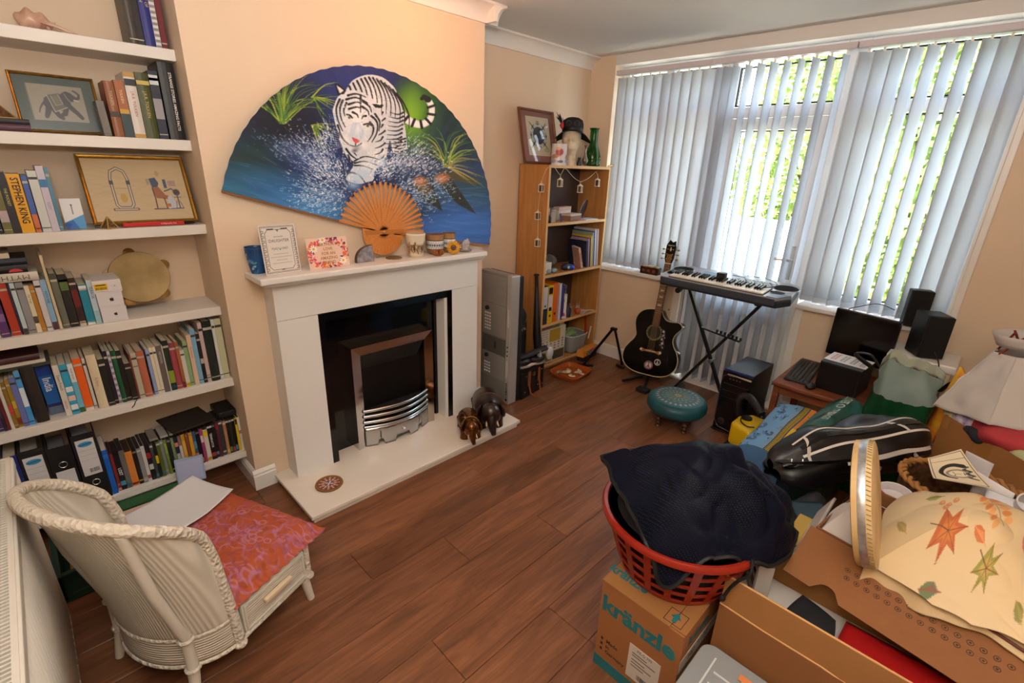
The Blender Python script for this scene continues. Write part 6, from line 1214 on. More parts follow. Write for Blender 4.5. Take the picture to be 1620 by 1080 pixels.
# bridge, pickguard with flowers, strings
br = [(-.085, .19), (-.075, .205), (-.045, .195), (0, .200), (.045, .195), (.075, .205), (.085, .19), (.07, .172), (.045, .18), (-.045, .18), (-.07, .172)]
obj('bridge', MB().prism(br, 0, .009), mat('bridge_wood', '8a5a2c', .4), G); obj('saddle', MB().bb(-.04, .04, .1885, .192, .009, .013), C('d8d0b8', .4), G)
for sx in (-1, 1): obj('bridge_inlay', MB().ell((sx * .074, .19, .0085), (.010, .010, .002), 12, 6), C('d0c8b8', .3), G)
pgp = [(.05, .36), (.075, .375), (.09, .34), (.088, .29), (.098, .24), (.082, .215), (.06, .235), (.05, .28), (.058, .31)]
obj('pickguard', MB().prism(pgp, .0006, .0022), C('1e1014', .2), G); rc = random.Random(5)
for k, (x, y) in enumerate(((.068, .355), (.072, .325), (.066, .295), (.074, .265), (.082, .235), (.06, .25), (.085, .31))):
    if k < 4:
        for q in range(5): a = q * 2 * PI / 5; obj('flower_inlay', MB().lathe([(.0045, 0), (.0045, .0006)], 8, T(x + .006 * math.cos(a), y + .006 * math.sin(a), .0022)), C('8a90b0', .3), G)
    obj('flower_inlay', MB().lathe([(.004, .0), (.004, .0008)], 8, T(x, y, .0023)), C('b04a60' if k % 2 else 'c8b8b8', .3), G)
obj('vine_inlay', MB().tube([(.06, .37, .003), (.078, .34, .003), (.062, .31, .003), (.08, .28, .003), (.07, .25, .003), (.09, .225, .003)], .0012, 5), C('b0a890', .3), G)
for k in range(6): x = -.0175 + k * .007; obj('string', MB().tube([(x * 1.4, .19, .0135), (x, .40, .0155), (x * .85, .861, .0150), (x, .93, .006)], .0007, 4), C('b8a878', .3, metal=.8), G)
def peace(x, y, r, bgc, fg, white):
    o = obj('sticker', MB().lathe([(r, 0), (r, .0006)], 28, T(x, y, .0008)), C(bgc, .4), G); ring = [(x + r * .84 * math.cos(k * PI / 14), y + r * .84 * math.sin(k * PI / 14), .0018) for k in range(28)]
    mb = MB().tube(ring, r * .1, 5, closed=True).bb(x - r * .08, x + r * .08, y - r * .8, y + r * .8, .0014, .0022)
    for a in (-2.2, -.94): mb.tube([(x, y, .0018), (x + r * .8 * math.cos(a), y + r * .8 * math.sin(a), .0018)], r * .08, 5)
    obj('peace_sign', mb, C(fg, .4), o)
peace(.068, .115, .026, '141416', 'd8d8d8', 0); peace(.005, .078, .034, 'c8b4b4', '3a2028', 1); obj('sticker_arc', MB().tube([(.005 + .031 * math.cos(a * PI / 14), .078 + .031 * math.sin(a * PI / 14), .0022) for a in range(-10, 4)], .003, 5), C('a83a44', .4), G)
obj('strap_button', MB().lathe([(.004, 0), (.008, .012), (.006, .014)], 12, T(.06, .515, -.05, rx=-PI / 2)), C('8a8a8a', .3, metal=.8), G)
t = thing('guitar_stand', 'low black stand under the black guitar', 'stand', (.95, 3.42, 0))
for a, b in (((.95, 3.46, .05), (.83, 3.26, .012)), ((.95, 3.46, .05), (1.03, 3.24, .012)), ((.97, 3.46, .05), (.98, 3.60, .012))): obj('leg', MB().tube([a, b], .011, 6), blkm, t, world=True)
obj('cradle', MB().tube([(.84, 3.37, .055), (.88, 3.40, .042), (1.02, 3.43, .042), (1.06, 3.42, .055)], .010, 6), C('1c1c1e', .8), t, world=True); obj('hook', MB().tube([(.955, 3.42, .042), (.955, 3.365, .045), (.955, 3.36, .075)], .007, 6), C('1c1c1e', .8), t, world=True); obj('foot_cap', MB().bb(.985, 1.075, 3.20, 3.265, 0, .03), C('141416', .7), t, world=True, bevel=.006)
# red cord hanging beside the guitar
tag(obj('hanging_string', MB().tube([(1.06, 3.60, .78), (1.055, 3.61, .60), (1.06, 3.60, .45), (1.045, 3.595, .32), (1.05, 3.60, .18)], .003, 6), C('b8482c', .5)), 'thin red string hanging between the guitar and the blind', 'string')
# trinket box on the window board
t = thing('trinket_box', 'small carved dark box on the left window board', 'box', (.735, 3.645, .787), .0); obj('box_body', MB().bb(-.075, .075, -.03, .03, 0, .055), mat('carved_box', '4a281c', .5, col2='201210', scale=60), t, bevel=.002)
for k in range(6): obj('stone', MB().ell((-.06 + k * .024, .004 * (-1) ** k, .055), (.014, .018, .012), 10, 6), C('b8a488', .6), t, smooth=60)
for k in range(3): obj('medallion', MB().lathe([(.012, 0), (.012, .001)], 12, frame((-.045 + k * .045, -.0305, .028), (1, 0, 0), (0, 0, 1))), C('8a4a2c', .4), t)
# ---- electronic keyboard on its X stand
tilt = math.atan2(.035, .3)
KB = thing('electronic_keyboard', 'silver and black electronic keyboard on an X-frame stand by the door', 'keyboard', M=T(1.455, 3.335, .905, rz=-.03, rx=tilt))
kw, kd = .41, .165
kp = [(-kw, -kd + .05), (-kw + .03, -kd), (kw - .05, -kd), (kw, -kd + .09), (kw - .03, kd - .03), (kw - .10, kd), (-kw + .08, kd), (-kw + .01, kd - .07)]
kblu = mat('keyboard_blue_grey', '3c4450', .4); ksil = mat('keyboard_silver', 'a4aab2', .3, .35)
obj('lower_case', MB().prism(kp, -.055, -.012), C('22242a', .5), KB, bevel=.006); obj('upper_case', MB().prism([(x * .995, y * .985) for x, y in kp], -.012, .006), ksil, KB, bevel=.004)
obj('front_lip', MB().bb(-kw + .03, kw - .06, -kd - .002, -kd + .012, -.04, .0), kblu, KB, bevel=.003)
obj('right_end', MB().prism([(kw - .11, -kd + .004), (kw - .05, -kd + .004), (kw - .004, -kd + .088), (kw - .10, -kd + .06)], .004, .010), C('6a7a90', .35), KB)
KX0, KX1 = -.325, .275; nk = 36; kwid = (KX1 - KX0) / nk
obj('key_bed', MB().bb(KX0 - .004, KX1 + .004, -kd + .012, -.012, .004, .010), C('0c0c0e', .6), KB)
keyw = C('ddd6c4', .3); keyb = C('111113', .3); me_w = None
for k in range(nk):
    if me_w is None: o = obj('white_key', MB().bb(-kwid / 2 + .0006, kwid / 2 - .0006, -.062, .062, -.008, .004), keyw, KB, bevel=.0008); me_w = o.data
    else: o = link('white_key', me_w, None, KB)
    o.location = (KX0 + (k + .5) * kwid, -kd + .077, .014)
me_b = None
for k in range(nk - 1):
    if k % 7 in (2, 6): continue
    if me_b is None: o = obj('black_key', MB().add([(-.0045, -.04, -.006), (.0045, -.04, -.006), (.0045, .04, -.006), (-.0045, .04, -.006), (-.0035, -.034, .012), (.0035, -.034, .012), (.0035, .04, .012), (-.0035, .04, .012)], [(0, 3, 2, 1), (4, 5, 6, 7), (0, 1, 5, 4), (1, 2, 6, 5), (2, 3, 7, 6), (3, 0, 4, 7)]), keyb, KB); me_b = o.data
    else: o = link('black_key', me_b, None, KB)
    o.location = (KX0 + (k + 1) * kwid, -kd + .1, .020)
for x, y in ((-kw + .075, .055), (kw - .075, .045)):
    obj('speaker_ring', MB().lathe([(.06, .006), (.066, .010), (.068, .006)], 40, T(x, y, 0), sx=1.1, sy=.95), ksil, KB, smooth=40); obj('speaker_mesh', MB().lathe([(.002, .0075), (.061, .0075)], 40, T(x, y, 0), sx=1.1, sy=.95), mat('speaker_mesh', '1b1c20', .7, bump=.8, bscale=500), KB)
obj('wheel_panel', MB().lathe([(.002, .0075), (.034, .0075)], 24, T(-kw + .055, -.06, 0)), C('2a2c32', .5), KB); obj('wheel', MB().cyl((-kw + .05, -.075, .006), (-kw + .05, -.045, .006), .016, n=16), C('18181a', .5), KB)
obj('recess', MB().lathe([(.002, .0115), (.036, .0115)], 24, T(kw - .085, -.065, 0), sx=1.2, sy=.6), C('1c2420', .6), KB)
obj('display_panel', MB().bb(-.2, -.06, .03, .10, .006, .008), C('8aa4c0', .15), KB); obj('centre_screen', MB().bb(-.05, .02, .045, .10, .006, .008), C('c8d4dc', .2), KB)
for i in range(14):
    for j in range(3): obj('button', MB().bb(.035 + i * .017, .046 + i * .017, .03 + j * .026, .042 + j * .026, .006, .009), C(['d0d4d8', '5a626c', 'b8c4d0'][(i + j) % 3], .4), KB)
obj('slot', MB().bb(-.02, .06, .108, .128, .006, .007), C('26282c', .5), KB); obj('title_strip', MB().bb(KX0, KX1, -.012, .012, .006, .0085), C('2a2e34', .4), KB)
tag(obj('black_cube_box', MB().bb(-.026, .026, -.02, .02, 0, .042).bb(-.02, .02, -.0206, -.02, .006, .036), C('1c1d18', .5), M=T(1.43, 3.29, .918, rz=.05), bevel=.002), 'small black metronome box standing on the keyboard', 'metronome')
pts = [(1.56, 3.34, .925), (1.62, 3.28, .925), (1.70, 3.25, .925), (1.745, 3.31, .93), (1.73, 3.37, .938), (1.66, 3.42, .944), (1.54, 3.42, .944)]
tag(obj('headphone_cable', MB().tube(curve(pts, 6), .0022, 6), C('1a1a1c', .5), smooth=60), 'thin black cable looped over the electronic keyboard', 'cable')
t = thing('keyboard_stand', 'black X-frame stand carrying the electronic keyboard', 'stand', (1.45, 3.35, 0))
obj('cross_tube', MB().tube([(1.205, 3.36, .80), (1.60, 3.36, .02)], .0135, 4), blkm, t, world=True); obj('cross_tube', MB().tube([(1.70, 3.39, .84), (1.18, 3.39, .02)], .0135, 4), blkm, t, world=True)
for x, z_ in ((1.20, .815), (1.70, .838)): obj('top_bar', MB().tube([(x, 3.20, z_), (x, 3.50, z_ + .034)], .013, 8), blkm, t, world=True, smooth=50); obj('end_cap', MB().cyl((x, 3.19, z_ - .001), (x, 3.215, z_ + .001), .018, n=12), C('0e0e10', .7), t, world=True, smooth=40)
for x in (1.18, 1.60): obj('foot_bar', MB().tube([(x, 3.20, .014), (x, 3.56, .014)], .013, 8), blkm, t, world=True, smooth=50)
obj('pivot_bolt', MB().cyl((1.437, 3.33, .345), (1.437, 3.42, .345), .012, n=12), C('8a8a8c', .3, metal=.8), t, world=True, smooth=40)
lk = MB().tube([(1.335, 3.345, .56), (1.60, 3.345, .53)], .008, 4)
for k in range(7): lk.bb(1.44 + k * .026, 1.452 + k * .026, 3.338, 3.352, .555 - k * .003, .575 - k * .003)
obj('height_rack', lk, blkm, t, world=True)
# ---- footstool
A = Art(160, 160, '1f5a62')
cx = cy = 80
for r_, c in ((72, '2a6a72'), (60, '4a5a5c'), (52, '2f6468'), (40, '5a6a60'), (33, '286068'), (20, '6a6048'), (13, '2a5a60')): A.blob(cx, cy, r_, r_, c, .8, soft=.03)
for k in range(26): a = 2 * PI * k / 26; A.blob(cx + 62 * math.cos(a), cy + 62 * math.sin(a), 6, 3.4, 'a87a6c', 1, a); A.blob(cx + 62 * math.cos(a), cy + 62 * math.sin(a), 3, 1.6, 'd8b8a8', 1, a)
for k in range(16): a = 2 * PI * k / 16; A.line([(cx + 20 * math.cos(a), cy + 20 * math.sin(a)), (cx + 36 * math.cos(a + .12), cy + 36 * math.sin(a + .12))], 1.4, '9a8a6a'); A.blob(cx + 46 * math.cos(a), cy + 46 * math.sin(a), 4, 2, '7a8a78', 1, a + 1.5)
for k in range(8): a = 2 * PI * k / 8; A.blob(cx + 8 * math.cos(a), cy + 8 * math.sin(a), 5, 2, 'b09a6a', 1, a)
t = thing('footstool', 'round teal leather footstool with a tooled top and turned legs', 'stool', (1.425, 2.955, 0), .25)
teal = mat('teal_leather', '1d5660', .45, var=.25, scale=14, bump=.1, bscale=120)
sp = [(.14, .105), (.172, .112), (.186, .135), (.186, .16), (.176, .182), (.155, .196)]
obj('cushion_side', MB().lathe(sp, 48), teal, t, smooth=60)
u, v = np.meshgrid(np.linspace(0, 2 * PI, 145), np.linspace(.001, .158, 60)); Pz = .196 + .012 * (1 - (v / .158) ** 2)
np_grid('tooled_top', np.stack([v * np.cos(u), v * np.sin(u), Pz], -1), A.sample(80 + 78 * v / .158 * np.cos(u), 80 - 78 * v / .158 * np.sin(u)), matc('tooled_leather', .5, bump=.15, bscale=150), t, smooth=True)
for k in range(4): a = PI / 4 + k * PI / 2; obj('leg', MB().lathe([(.016, 0), (.02, .006), (.014, .016), (.021, .03), (.016, .042), (.024, .058), (.018, .07), (.026, .085), (.022, .106)], 18, T(.115 * math.cos(a), .115 * math.sin(a), 0)), mat('turned_wood', '4a2c1a', .4), t, smooth=45)
# ---- computer tower
t = thing('computer_tower', 'black computer tower on the floor with a silver front trim', 'computer', (1.715, 3.26, 0), -.02)
obj('case_shell', MB().bb(-.085, .085, -.15, .175, .012, .418), mat('dark_metal_case', '1d1f24', .32, .3), t, bevel=.003); obj('front_bezel', MB().prism([(-.092, -.165), (.088, -.165), (.085, -.15), (-.087, -.15)], .012, .412), C('0d0d10', .2), t, bevel=.004)
def arch(z0, z1, w, y): return [(-w, y, z0), (-w, y, z1 - .04), (-w + .02, y, z1 - .012), (w, y, z1)]
obj('bezel_trim', MB().tube([(.08, -.167, .385), (-.05, -.167, .392), (-.083, -.167, .375), (-.088, -.167, .33), (-.088, -.167, .08), (-.06, -.167, .03), (.07, -.167, .02)], .003, 6), C('8a8c94', .25, metal=.8), t, smooth=60); obj('top_trim', MB().bb(-.06, .083, -.1675, -.163, .386, .396), C('d0cabc', .3, metal=.4), t, bevel=.002)
obj('base', MB().bb(-.1, .095, -.172, .17, 0, .012), C('1a1420', .4), t, bevel=.004); obj('top_lip', MB().bb(-.088, .088, -.16, -.145, .408, .421), mat('blue_gloss', '1a2a6a', .15), t, bevel=.003)
obj('power_ring', MB().tube([(-.045 + .018 * math.cos(k * PI / 10), -.168, .075 + .018 * math.sin(k * PI / 10)) for k in range(20)], .004, 6, closed=True), C('9a9c9e', .2, metal=.9), t, smooth=60); obj('power_button', MB().cyl((-.045, -.163, .075), (-.045, -.170, .075), .013, n=16), C('26262a', .2), t)
for k in range(4): obj('front_port', MB().bb(-.045 + k * .02, -.036 + k * .02, -.168, -.164, .365, .37), C('5a3030', .4), t)
for zz in (.33, .285, .24): obj('drive_line', MB().bb(-.075, .08, -.1665, -.1645, zz, zz + .0025), C('2a2a2e', .3), t)
# ---- low wooden desk with keyboard, mouse, monitor, black box
wood = mat('desk_wood', '8a4c2c', .4, col2='6a381f', scale=6, stretch=(.6, 6, 6))
t = thing('low_desk', 'low brown wooden desk in the corner under the right window', 'desk', (2.12, 3.33, 0)); DZ = .45
obj('desk_top', MB().bb(1.912, 2.345, 3.05, 3.605, DZ - .022, DZ), wood, t, world=True, bevel=.004)
for x, y in ((1.935, 3.09), (2.31, 3.09), (1.935, 3.565), (2.31, 3.565)): obj('leg', MB().bb(x - .016, x + .016, y - .016, y + .016, 0, DZ - .022), wood, t, world=True, bevel=.002)
obj('apron', MB().bb(1.95, 2.30, 3.08, 3.095, DZ - .075, DZ - .022), wood, t, world=True); obj('apron', MB().bb(1.927, 1.942, 3.10, 3.55, DZ - .075, DZ - .022), wood, t, world=True)
t = thing('computer_keyboard', 'black computer keyboard on the low desk', 'keyboard', (1.995, 3.33, DZ), math.radians(94)); obj('keyboard_base', MB().bb(-.20, .2, -.062, .062, 0, .014), C('131315', .5), t, bevel=.004)
me_k = None
for r_ in range(6):
    for k in range(19):
        if me_k is None: o = obj('key', MB().add([(-.0088, -.0078, 0), (.0088, -.0078, 0), (.0088, .0078, 0), (-.0088, .0078, 0), (-.007, -.006, .006), (.007, -.006, .006), (.007, .006, .006), (-.007, .006, .006)], [(4, 5, 6, 7), (0, 1, 5, 4), (1, 2, 6, 5), (2, 3, 7, 6), (3, 0, 4, 7)]), C('1d1d20', .4), t); me_k = o.data
        else: o = link('key', me_k, None, t)
        o.location = (-.185 + k * .0205, -.05 + r_ * .02, .014)
t = thing('computer_mouse', 'small black computer mouse on the desk edge', 'mouse', (2.09, 3.115, DZ)); obj('mouse_body', MB().ell((0, 0, .012), (.026, .04, .016), 18, 10), C('161618', .4), t, smooth=60); obj('scroll_wheel', MB().cyl((-.003, .018, .026), (.003, .018, .026), .006, n=12), C('3a3a3c', .5), t)
t = thing('monitor', 'black flat monitor standing on the low desk below the window', 'monitor', M=T(2.2, 3.52, DZ, rz=-.22)); obj('bezel', MB().bb(-.165, .165, -.012, .012, .09, .375), C('0e0e10', .25), t, bevel=.004); obj('screen', MB().bb(-.152, .152, -.0135, -.012, .108, .36), C('060607', .12), t); obj('back_shell', MB().prism([(-.13, .012), (.13, .012), (.08, .05), (-.08, .05)], .13, .34), C('121214', .5), t); obj('neck', MB().bb(-.03, .03, .0, .03, .012, .12), C('121214', .4), t); obj('base', MB().lathe([(.09, 0), (.095, .006), (.05, .014)], 28), C('121214', .3), t, smooth=40)
t = thing('black_box', 'black cabinet box with a printed card on top on the low desk', 'box', M=T(2.205, 3.26, DZ, rz=-.08)); obj('box_body', MB().bb(-.098, .098, -.115, .105, 0, .158), C('0f0f11', .45), t, bevel=.003); obj('front_panel', MB().bb(-.09, .09, -.1165, -.115, .008, .15), C('0a0a0b', .3), t)
t2 = thing('printed_card', 'white printed notice lying on the black cabinet box', 'card', M=T(2.205, 3.28, DZ + .1585, rz=-.08)); obj('card_sheet', MB().bb(-.098, .1, -.085, .08, 0, .0015), C('dedbd6', .6), t2)
rc = random.Random(14)
for k, c in enumerate(('c05a4a', '5a7a8a', '5a5a5e', '6a6a84')):
    mk = MB(); y = -.06
    while y < .05:
        w = rc.uniform(.006, .014); mk.bb(-.075 + k * .046, -.052 + k * .046, y, y + w * .3, .0015, .0021).bb(-.075 + k * .046, -.071 + k * .046, y, y + w, .0015, .0021).bb(-.056 + k * .046, -.052 + k * .046, y, y + w, .0015, .0021); y += w + .005
    obj('printed_line', mk, C(c, .6), t2)
# ---- speakers
def speaker(label, M, w, d, h):
    t = thing('loudspeaker', label, 'speaker', M=M, group='black speakers by the window'); obj('cabinet', MB().bb(-w / 2, w / 2, -d / 2 + .012, d / 2, 0, h), C('121214', .45), t, bevel=.006); obj('grille', MB().bb(-w / 2 + .001, w / 2 - .001, -d / 2, -d / 2 + .012, .002, h - .002), mat('speaker_cloth', '19191b', .9, bump=.5, bscale=500), t, bevel=.004); obj('base_pad', MB().bb(-w / 2 + .01, w / 2 - .01, -d / 2 + .02, d / 2 - .01, -.004, 0), C('0c0c0e', .8), t)
speaker('black loudspeaker on the boxed-in white ledge', T(2.483, 3.49, .677, rz=.55), .115, .14, .225)
speaker('black loudspeaker on the window board, behind the other', T(2.39, 3.612, .792, rz=.4), .10, .07, .20)
tag(obj('speaker_cable', MB().tube(curve([(2.30, 3.60, .86), (2.22, 3.585, .88), (2.14, 3.57, .85), (2.09, 3.56, .82), (2.07, 3.56, .74)], 6), .0024, 6), C('141416', .5), smooth=60), 'thin black cable from the window speaker to the monitor', 'cable')
tag(obj('speaker_cable', MB().tube(curve([(2.53, 3.41, .72), (2.56, 3.378, .68), (2.572, 3.374, .62), (2.575, 3.378, .55), (2.555, 3.376, .50)], 6), .003, 6), C('141416', .5), smooth=60), 'black cable hanging down from the ledge speaker', 'cable')
# cables behind the tower
for k, (lab, p) in enumerate((('black cable curling from the tower towards the desk', [(1.80, 3.42, .12), (1.86, 3.35, .02), (1.90, 3.25, .01), (1.95, 3.30, .008), (1.97, 3.5, .02)]), ('second black cable tangled behind the tower', [(1.80, 3.40, .20), (1.85, 3.30, .06), (1.88, 3.18, .008), (1.93, 3.10, .006)]))):
    tag(obj('power_cable', MB().tube(curve(p, 6), .0035, 6), C('121214', .5), smooth=60), lab, 'cable')
# ================================================================ THE HEAP OF BOXES AND BAGS ON THE RIGHT
card = mat('cardboard', '9a6a3a', .8, var=.08, scale=5, bump=.05, bscale=90); card2 = mat('cardboard_brown', '85562f', .8, var=.08, scale=5, bump=.05, bscale=90); carde = mat('cardboard_edge', 'c89a64', .85)
tealp = C('1f6f78', .6); inkp = C('26221e', .7)
# ---- branded carton
t = thing('pressure_washer_carton', 'brown carton with teal lettering standing under the red basket', 'carton', (2.17, 1.40, 0))
X0, X1, Y0, Y1, H = 2.035, 2.305, 1.25, 1.56, .352
obj('carton_body', MB().bb(X0, X1, Y0, Y1, .001, H), mat('carton_tan', '9a6438', .75, var=.06, scale=6), t, world=True, bevel=.002)
obj('top_flap', MB().bb(X0 - .001, X1 - .045, Y0 - .003, (Y0 + Y1) / 2 - .001, H + .0005, H + .006), card, t, world=True); obj('top_flap', MB().bb(X0 - .001, X1, (Y0 + Y1) / 2 + .001, Y1, H + .0005, H + .006), card, t, world=True); obj('top_flap', MB().bb(X1 - .043, X1 + .001, Y0 + .004, (Y0 + Y1) / 2 - .002, H + .0005, H + .005), card, t, world=True)
obj('teal_band', MB().bb(X0 - .0006, X1 + .0006, Y0 - .0006, Y1, .001, .045), tealp, t, world=True)
O = T(-2.17, -1.40, 0)
text('kränzle', .083, tealp, t, O @ frame(((X0 + X1) / 2 - .004, Y0 - .001, .272), (1, 0, 0), (.0, 0, 1)), sx=1.02, thick=.003, shear=0, name='brand_lettering')
text('kränzle', .05, tealp, t, O @ frame((X1 + .001, (Y0 + Y1) / 2 - .05, .30), (0, 1, 0), (0, 0, 1)), sx=.9, thick=.0016, name='brand_lettering')
text('kränzle', .05, tealp, t, O @ frame(((X0 + X1) / 2 - .08, Y0 + .06, H + .0068), (1, 0, 0), (0, 1, 0)), sx=.9, thick=.0016, name='brand_lettering')
for k, s_ in enumerate(('Made', 'in', 'Germany')):
    text(s_, .019, inkp, t, O @ frame((X0 + .038, Y0 - .001, .128 - k * .022), (1, 0, 0), (0, 0, 1)), align='LEFT', thick=.0004); obj('bullet', MB().bb(X0 + .018, X0 + .026, Y0 - .0008, Y0, .123 - k * .022, .133 - k * .022), inkp, t, world=True)
lb2 = obj('address_label', MB().bb(X0 + .118, X0 + .222, Y0 - .0009, Y0, .062, .196), C('c8c0b4', .6), t, world=True)
for k, (s_, z_, sz) in enumerate((('RE-G 799', .184, .015),)): text(s_, sz, inkp, lb2, O @ frame((X0 + .17, Y0 - .0014, z_), (1, 0, 0), (0, 0, 1)), sx=.85)
b = MB(); rb = random.Random(8)
for z_ in (.166, .156, .140, .128, .116): obj('print_line', MB().bb(X0 + .13, X0 + rb.uniform(.17, .21), Y0 - .0014, Y0 - .0008, z_, z_ + .0025), inkp, lb2, world=True)
for q in range(22): b.bb(X0 + .155 + q * .0028, X0 + .155 + q * .0028 + rb.choice((.0009, .0018)), Y0 - .0014, Y0 - .0008, .074, .092)
obj('barcode', b, inkp, lb2, world=True)
obj('side_strip', MB().bb(X1, X1 + .0008, Y0 + .004, Y1 - .05, .205, .255), C('c8c0b0', .6), t, world=True); text('HD 7/122', .036, inkp, t, O @ frame((X1 + .0014, Y0 + .12, .23), (0, 1, 0), (0, 0, 1)), sx=.9)
obj('arrow', MB().prism([(X0 + .219, Y0 + .018), (X0 + .231, Y0 + .018), (X0 + .231, Y0 + .036), (X0 + .240, Y0 + .036), (X0 + .225, Y0 + .056), (X0 + .210, Y0 + .036), (X0 + .219, Y0 + .036)], H + .006, H + .0068), tealp, t, world=True)
obj('arrow_mark', MB().bb(X0 + .198, X0 + .252, Y0 + .01, Y0 + .0115, H + .006, H + .0066).bb(X0 + .198, X0 + .252, Y0 + .062, Y0 + .0635, H + .006, H + .0066).bb(X0 + .198, X0 + .1995, Y0 + .01, Y0 + .0635, H + .006, H + .0066).bb(X0 + .2505, X0 + .252, Y0 + .01, Y0 + .0635, H + .006, H + .0066), inkp, t, world=True)
# ---- red laundry basket
BKX, BKY, BKZ = 2.15, 1.475, .3585
t = thing('laundry_basket', 'round red plastic laundry basket standing on the tan carton', 'basket', (BKX, BKY, BKZ)); redp = mat('red_plastic', '8e2415', .3)
rp = lambda z: .166 + (.232 - .166) * (z / .21) ** .8
def wallp(a, z): r = rp(z); return (r * math.cos(a), r * math.sin(a), z)
nc = 20; mb = MB(); zr = [0, .022, .052, .064, .094, .106, .136, .148, .178, .21]; solid_rows = {0, 2, 4, 6, 8}
for k in range(nc):
    a0, a1, a2 = 2 * PI * k / nc, 2 * PI * (k + .34) / nc, 2 * PI * (k + 1) / nc
    for j in range(len(zr) - 1):
        for p, q, strut in ((a0, a1, True), (a1, a2, False)):
            if strut or j in solid_rows:
                m_ = 2
                for i in range(m_):
                    u0, u1 = p + (q - p) * i / m_, p + (q - p) * (i + 1) / m_; mb.add([wallp(u0, zr[j]), wallp(u1, zr[j]), wallp(u1, zr[j + 1]), wallp(u0, zr[j + 1])], [(0, 1, 2, 3)])
obj('basket_wall', mb, redp, t, thick=.004); obj('basket_floor', MB().lathe([(.003, 0), (.165, 0), (.166, .004), (.003, .004)], 40), redp, t)
obj('basket_rim', MB().lathe([(.228, .205), (.232, .214), (.242, .216), (.248, .208), (.247, .196), (.243, .196), (.242, .206), (.234, .205)], 64), redp, t, smooth=50)
obj('handle_clip', MB().tube([(-.236, -.05, .19), (-.244, -.05, .16), (-.240, -.04, .13), (-.234, -.035, .16)], .0025, 6), C('4a4a48', .4, metal=.6), t)
# ---- mesh sack of navy clothes slumped over the basket
def meshm():
    m = mat('mesh_sack', '0b0d16', .5, spec=.1); N = m.node_tree.nodes; L = m.node_tree.links; b = N['Principled BSDF']
    tc = N.new('ShaderNodeTexCoord'); v = N.new('ShaderNodeTexVoronoi'); v.inputs['Scale'].default_value = 190; v.inputs['Randomness'].default_value = .12; L.new(tc.outputs['Object'], v.inputs['Vector'])
    r = N.new('ShaderNodeValToRGB'); r.color_ramp.elements[0].position = .28; r.color_ramp.elements[1].position = .36; r.color_ramp.elements[0].color = hexc('1c2348'); r.color_ramp.elements[1].color = hexc('07080b')
    n = N.new('ShaderNodeTexNoise'); n.inputs['Scale'].default_value = 9; L.new(tc.outputs['Object'], n.inputs['Vector']); r2 = N.new('ShaderNodeValToRGB'); r2.color_ramp.elements[0].position = .42; r2.color_ramp.elements[1].position = .56
    mx = N.new('ShaderNodeMix'); mx.data_type = 'RGBA'; L.new(v.outputs['Distance'], r.inputs[0]); L.new(n.outputs['Fac'], r2.inputs[0]); L.new(r2.outputs[0], mx.inputs[0]); L.new(r.outputs[0], mx.inputs[6]); mx.inputs[7].default_value = hexc('0c0f1e'); L.new(mx.outputs[2], b.inputs['Base Color'])
    bp = N.new('ShaderNodeBump'); bp.inputs['Strength'].default_value = .5; bp.inputs['Distance'].default_value = .0015; L.new(v.outputs['Distance'], bp.inputs['Height']); L.new(bp.outputs[0], b.inputs['Normal']); return m
from mathutils import noise as NZ
def heap(out, cz, cxy, nu=120, nv=36, bulge=.55, wr=.018, fr=9, edge_drop=0.0, seed=0):
    """slumped cloth: a star-shaped surface over a closed outline of (x,y,z) points"""
    oc_ = curve(list(out) + [out[0]], 12)[:-1]; n = len(oc_); P = np.zeros((nv + 1, nu, 3))
    for i in range(nu):
        q = i / nu * n; k = int(q) % n; f_ = q - int(q); a = oc_[k]; b_ = oc_[(k + 1) % n]; B = [a[j] * (1 - f_) + b_[j] * f_ for j in range(3)]
        for j in range(nv + 1):
            s_ = j / nv; h_ = 1 - abs(s_) ** (1 / bulge * 1.2)
            x = cxy[0] + (B[0] - cxy[0]) * s_; y = cxy[1] + (B[1] - cxy[1]) * s_; z = B[2] + (cz - B[2]) * h_
            w = Vector((x * fr, y * fr, z * fr + seed)); d = NZ.noise(w) * wr + abs(NZ.noise(w * 2.3)) * wr * .8 - wr * .3
            e = min(1, s_ * 3) if s_ < .33 else 1
            P[j, i] = (x + d * .6 * e, y + d * .6 * e, z + d)
    return P
def heap_mesh(name, P, m, parent, cols=None, world=True):
    nv, nu = P.shape[:2]; v = [tuple(p) for p in P.reshape(-1, 3)]; f = [(j * nu + i, j * nu + (i + 1) % nu, (j + 1) * nu + (i + 1) % nu, (j + 1) * nu + i) for j in range(nv - 1) for i in range(nu)]
    o = obj(name, MB().add(v, f), m, parent, smooth=75, world=world, thick=.003)
    if cols is not None: set_print(o.data, cols.reshape(-1, 3))
    return o
t = thing('mesh_sack', 'black mesh sack of navy clothes slumped over the red basket', 'sack', (2.18, 1.46, .57))
HP = [(1.925, 1.375, .715), (1.985, 1.53, .69), (2.10, 1.68, .65), (2.26, 1.73, .62), (2.38, 1.70, .60), (2.455, 1.60, .585), (2.44, 1.475, .585), (2.37, 1.395, .585), (2.31, 1.335, .588), (2.275, 1.288, .55), (2.243, 1.243, .488), (2.21, 1.236, .50), (2.165, 1.252, .57), (2.085, 1.292, .635), (2.0, 1.318, .675)]
PS = heap(HP, .80, (2.19, 1.47), 160, 60, bulge=.62, wr=.042, fr=4.6, seed=3); heap_mesh('sack', PS, meshm(), t)
obj('stuffed_clothes', MB().lathe([(.02, BKZ + .006), (.155, BKZ + .008), (.185, BKZ + .09), (.21, BKZ + .17), (.19, BKZ + .24), (.05, BKZ + .30)], 32, T(BKX, BKY, 0)), C('0d0e16', .8), t, world=True, smooth=60)
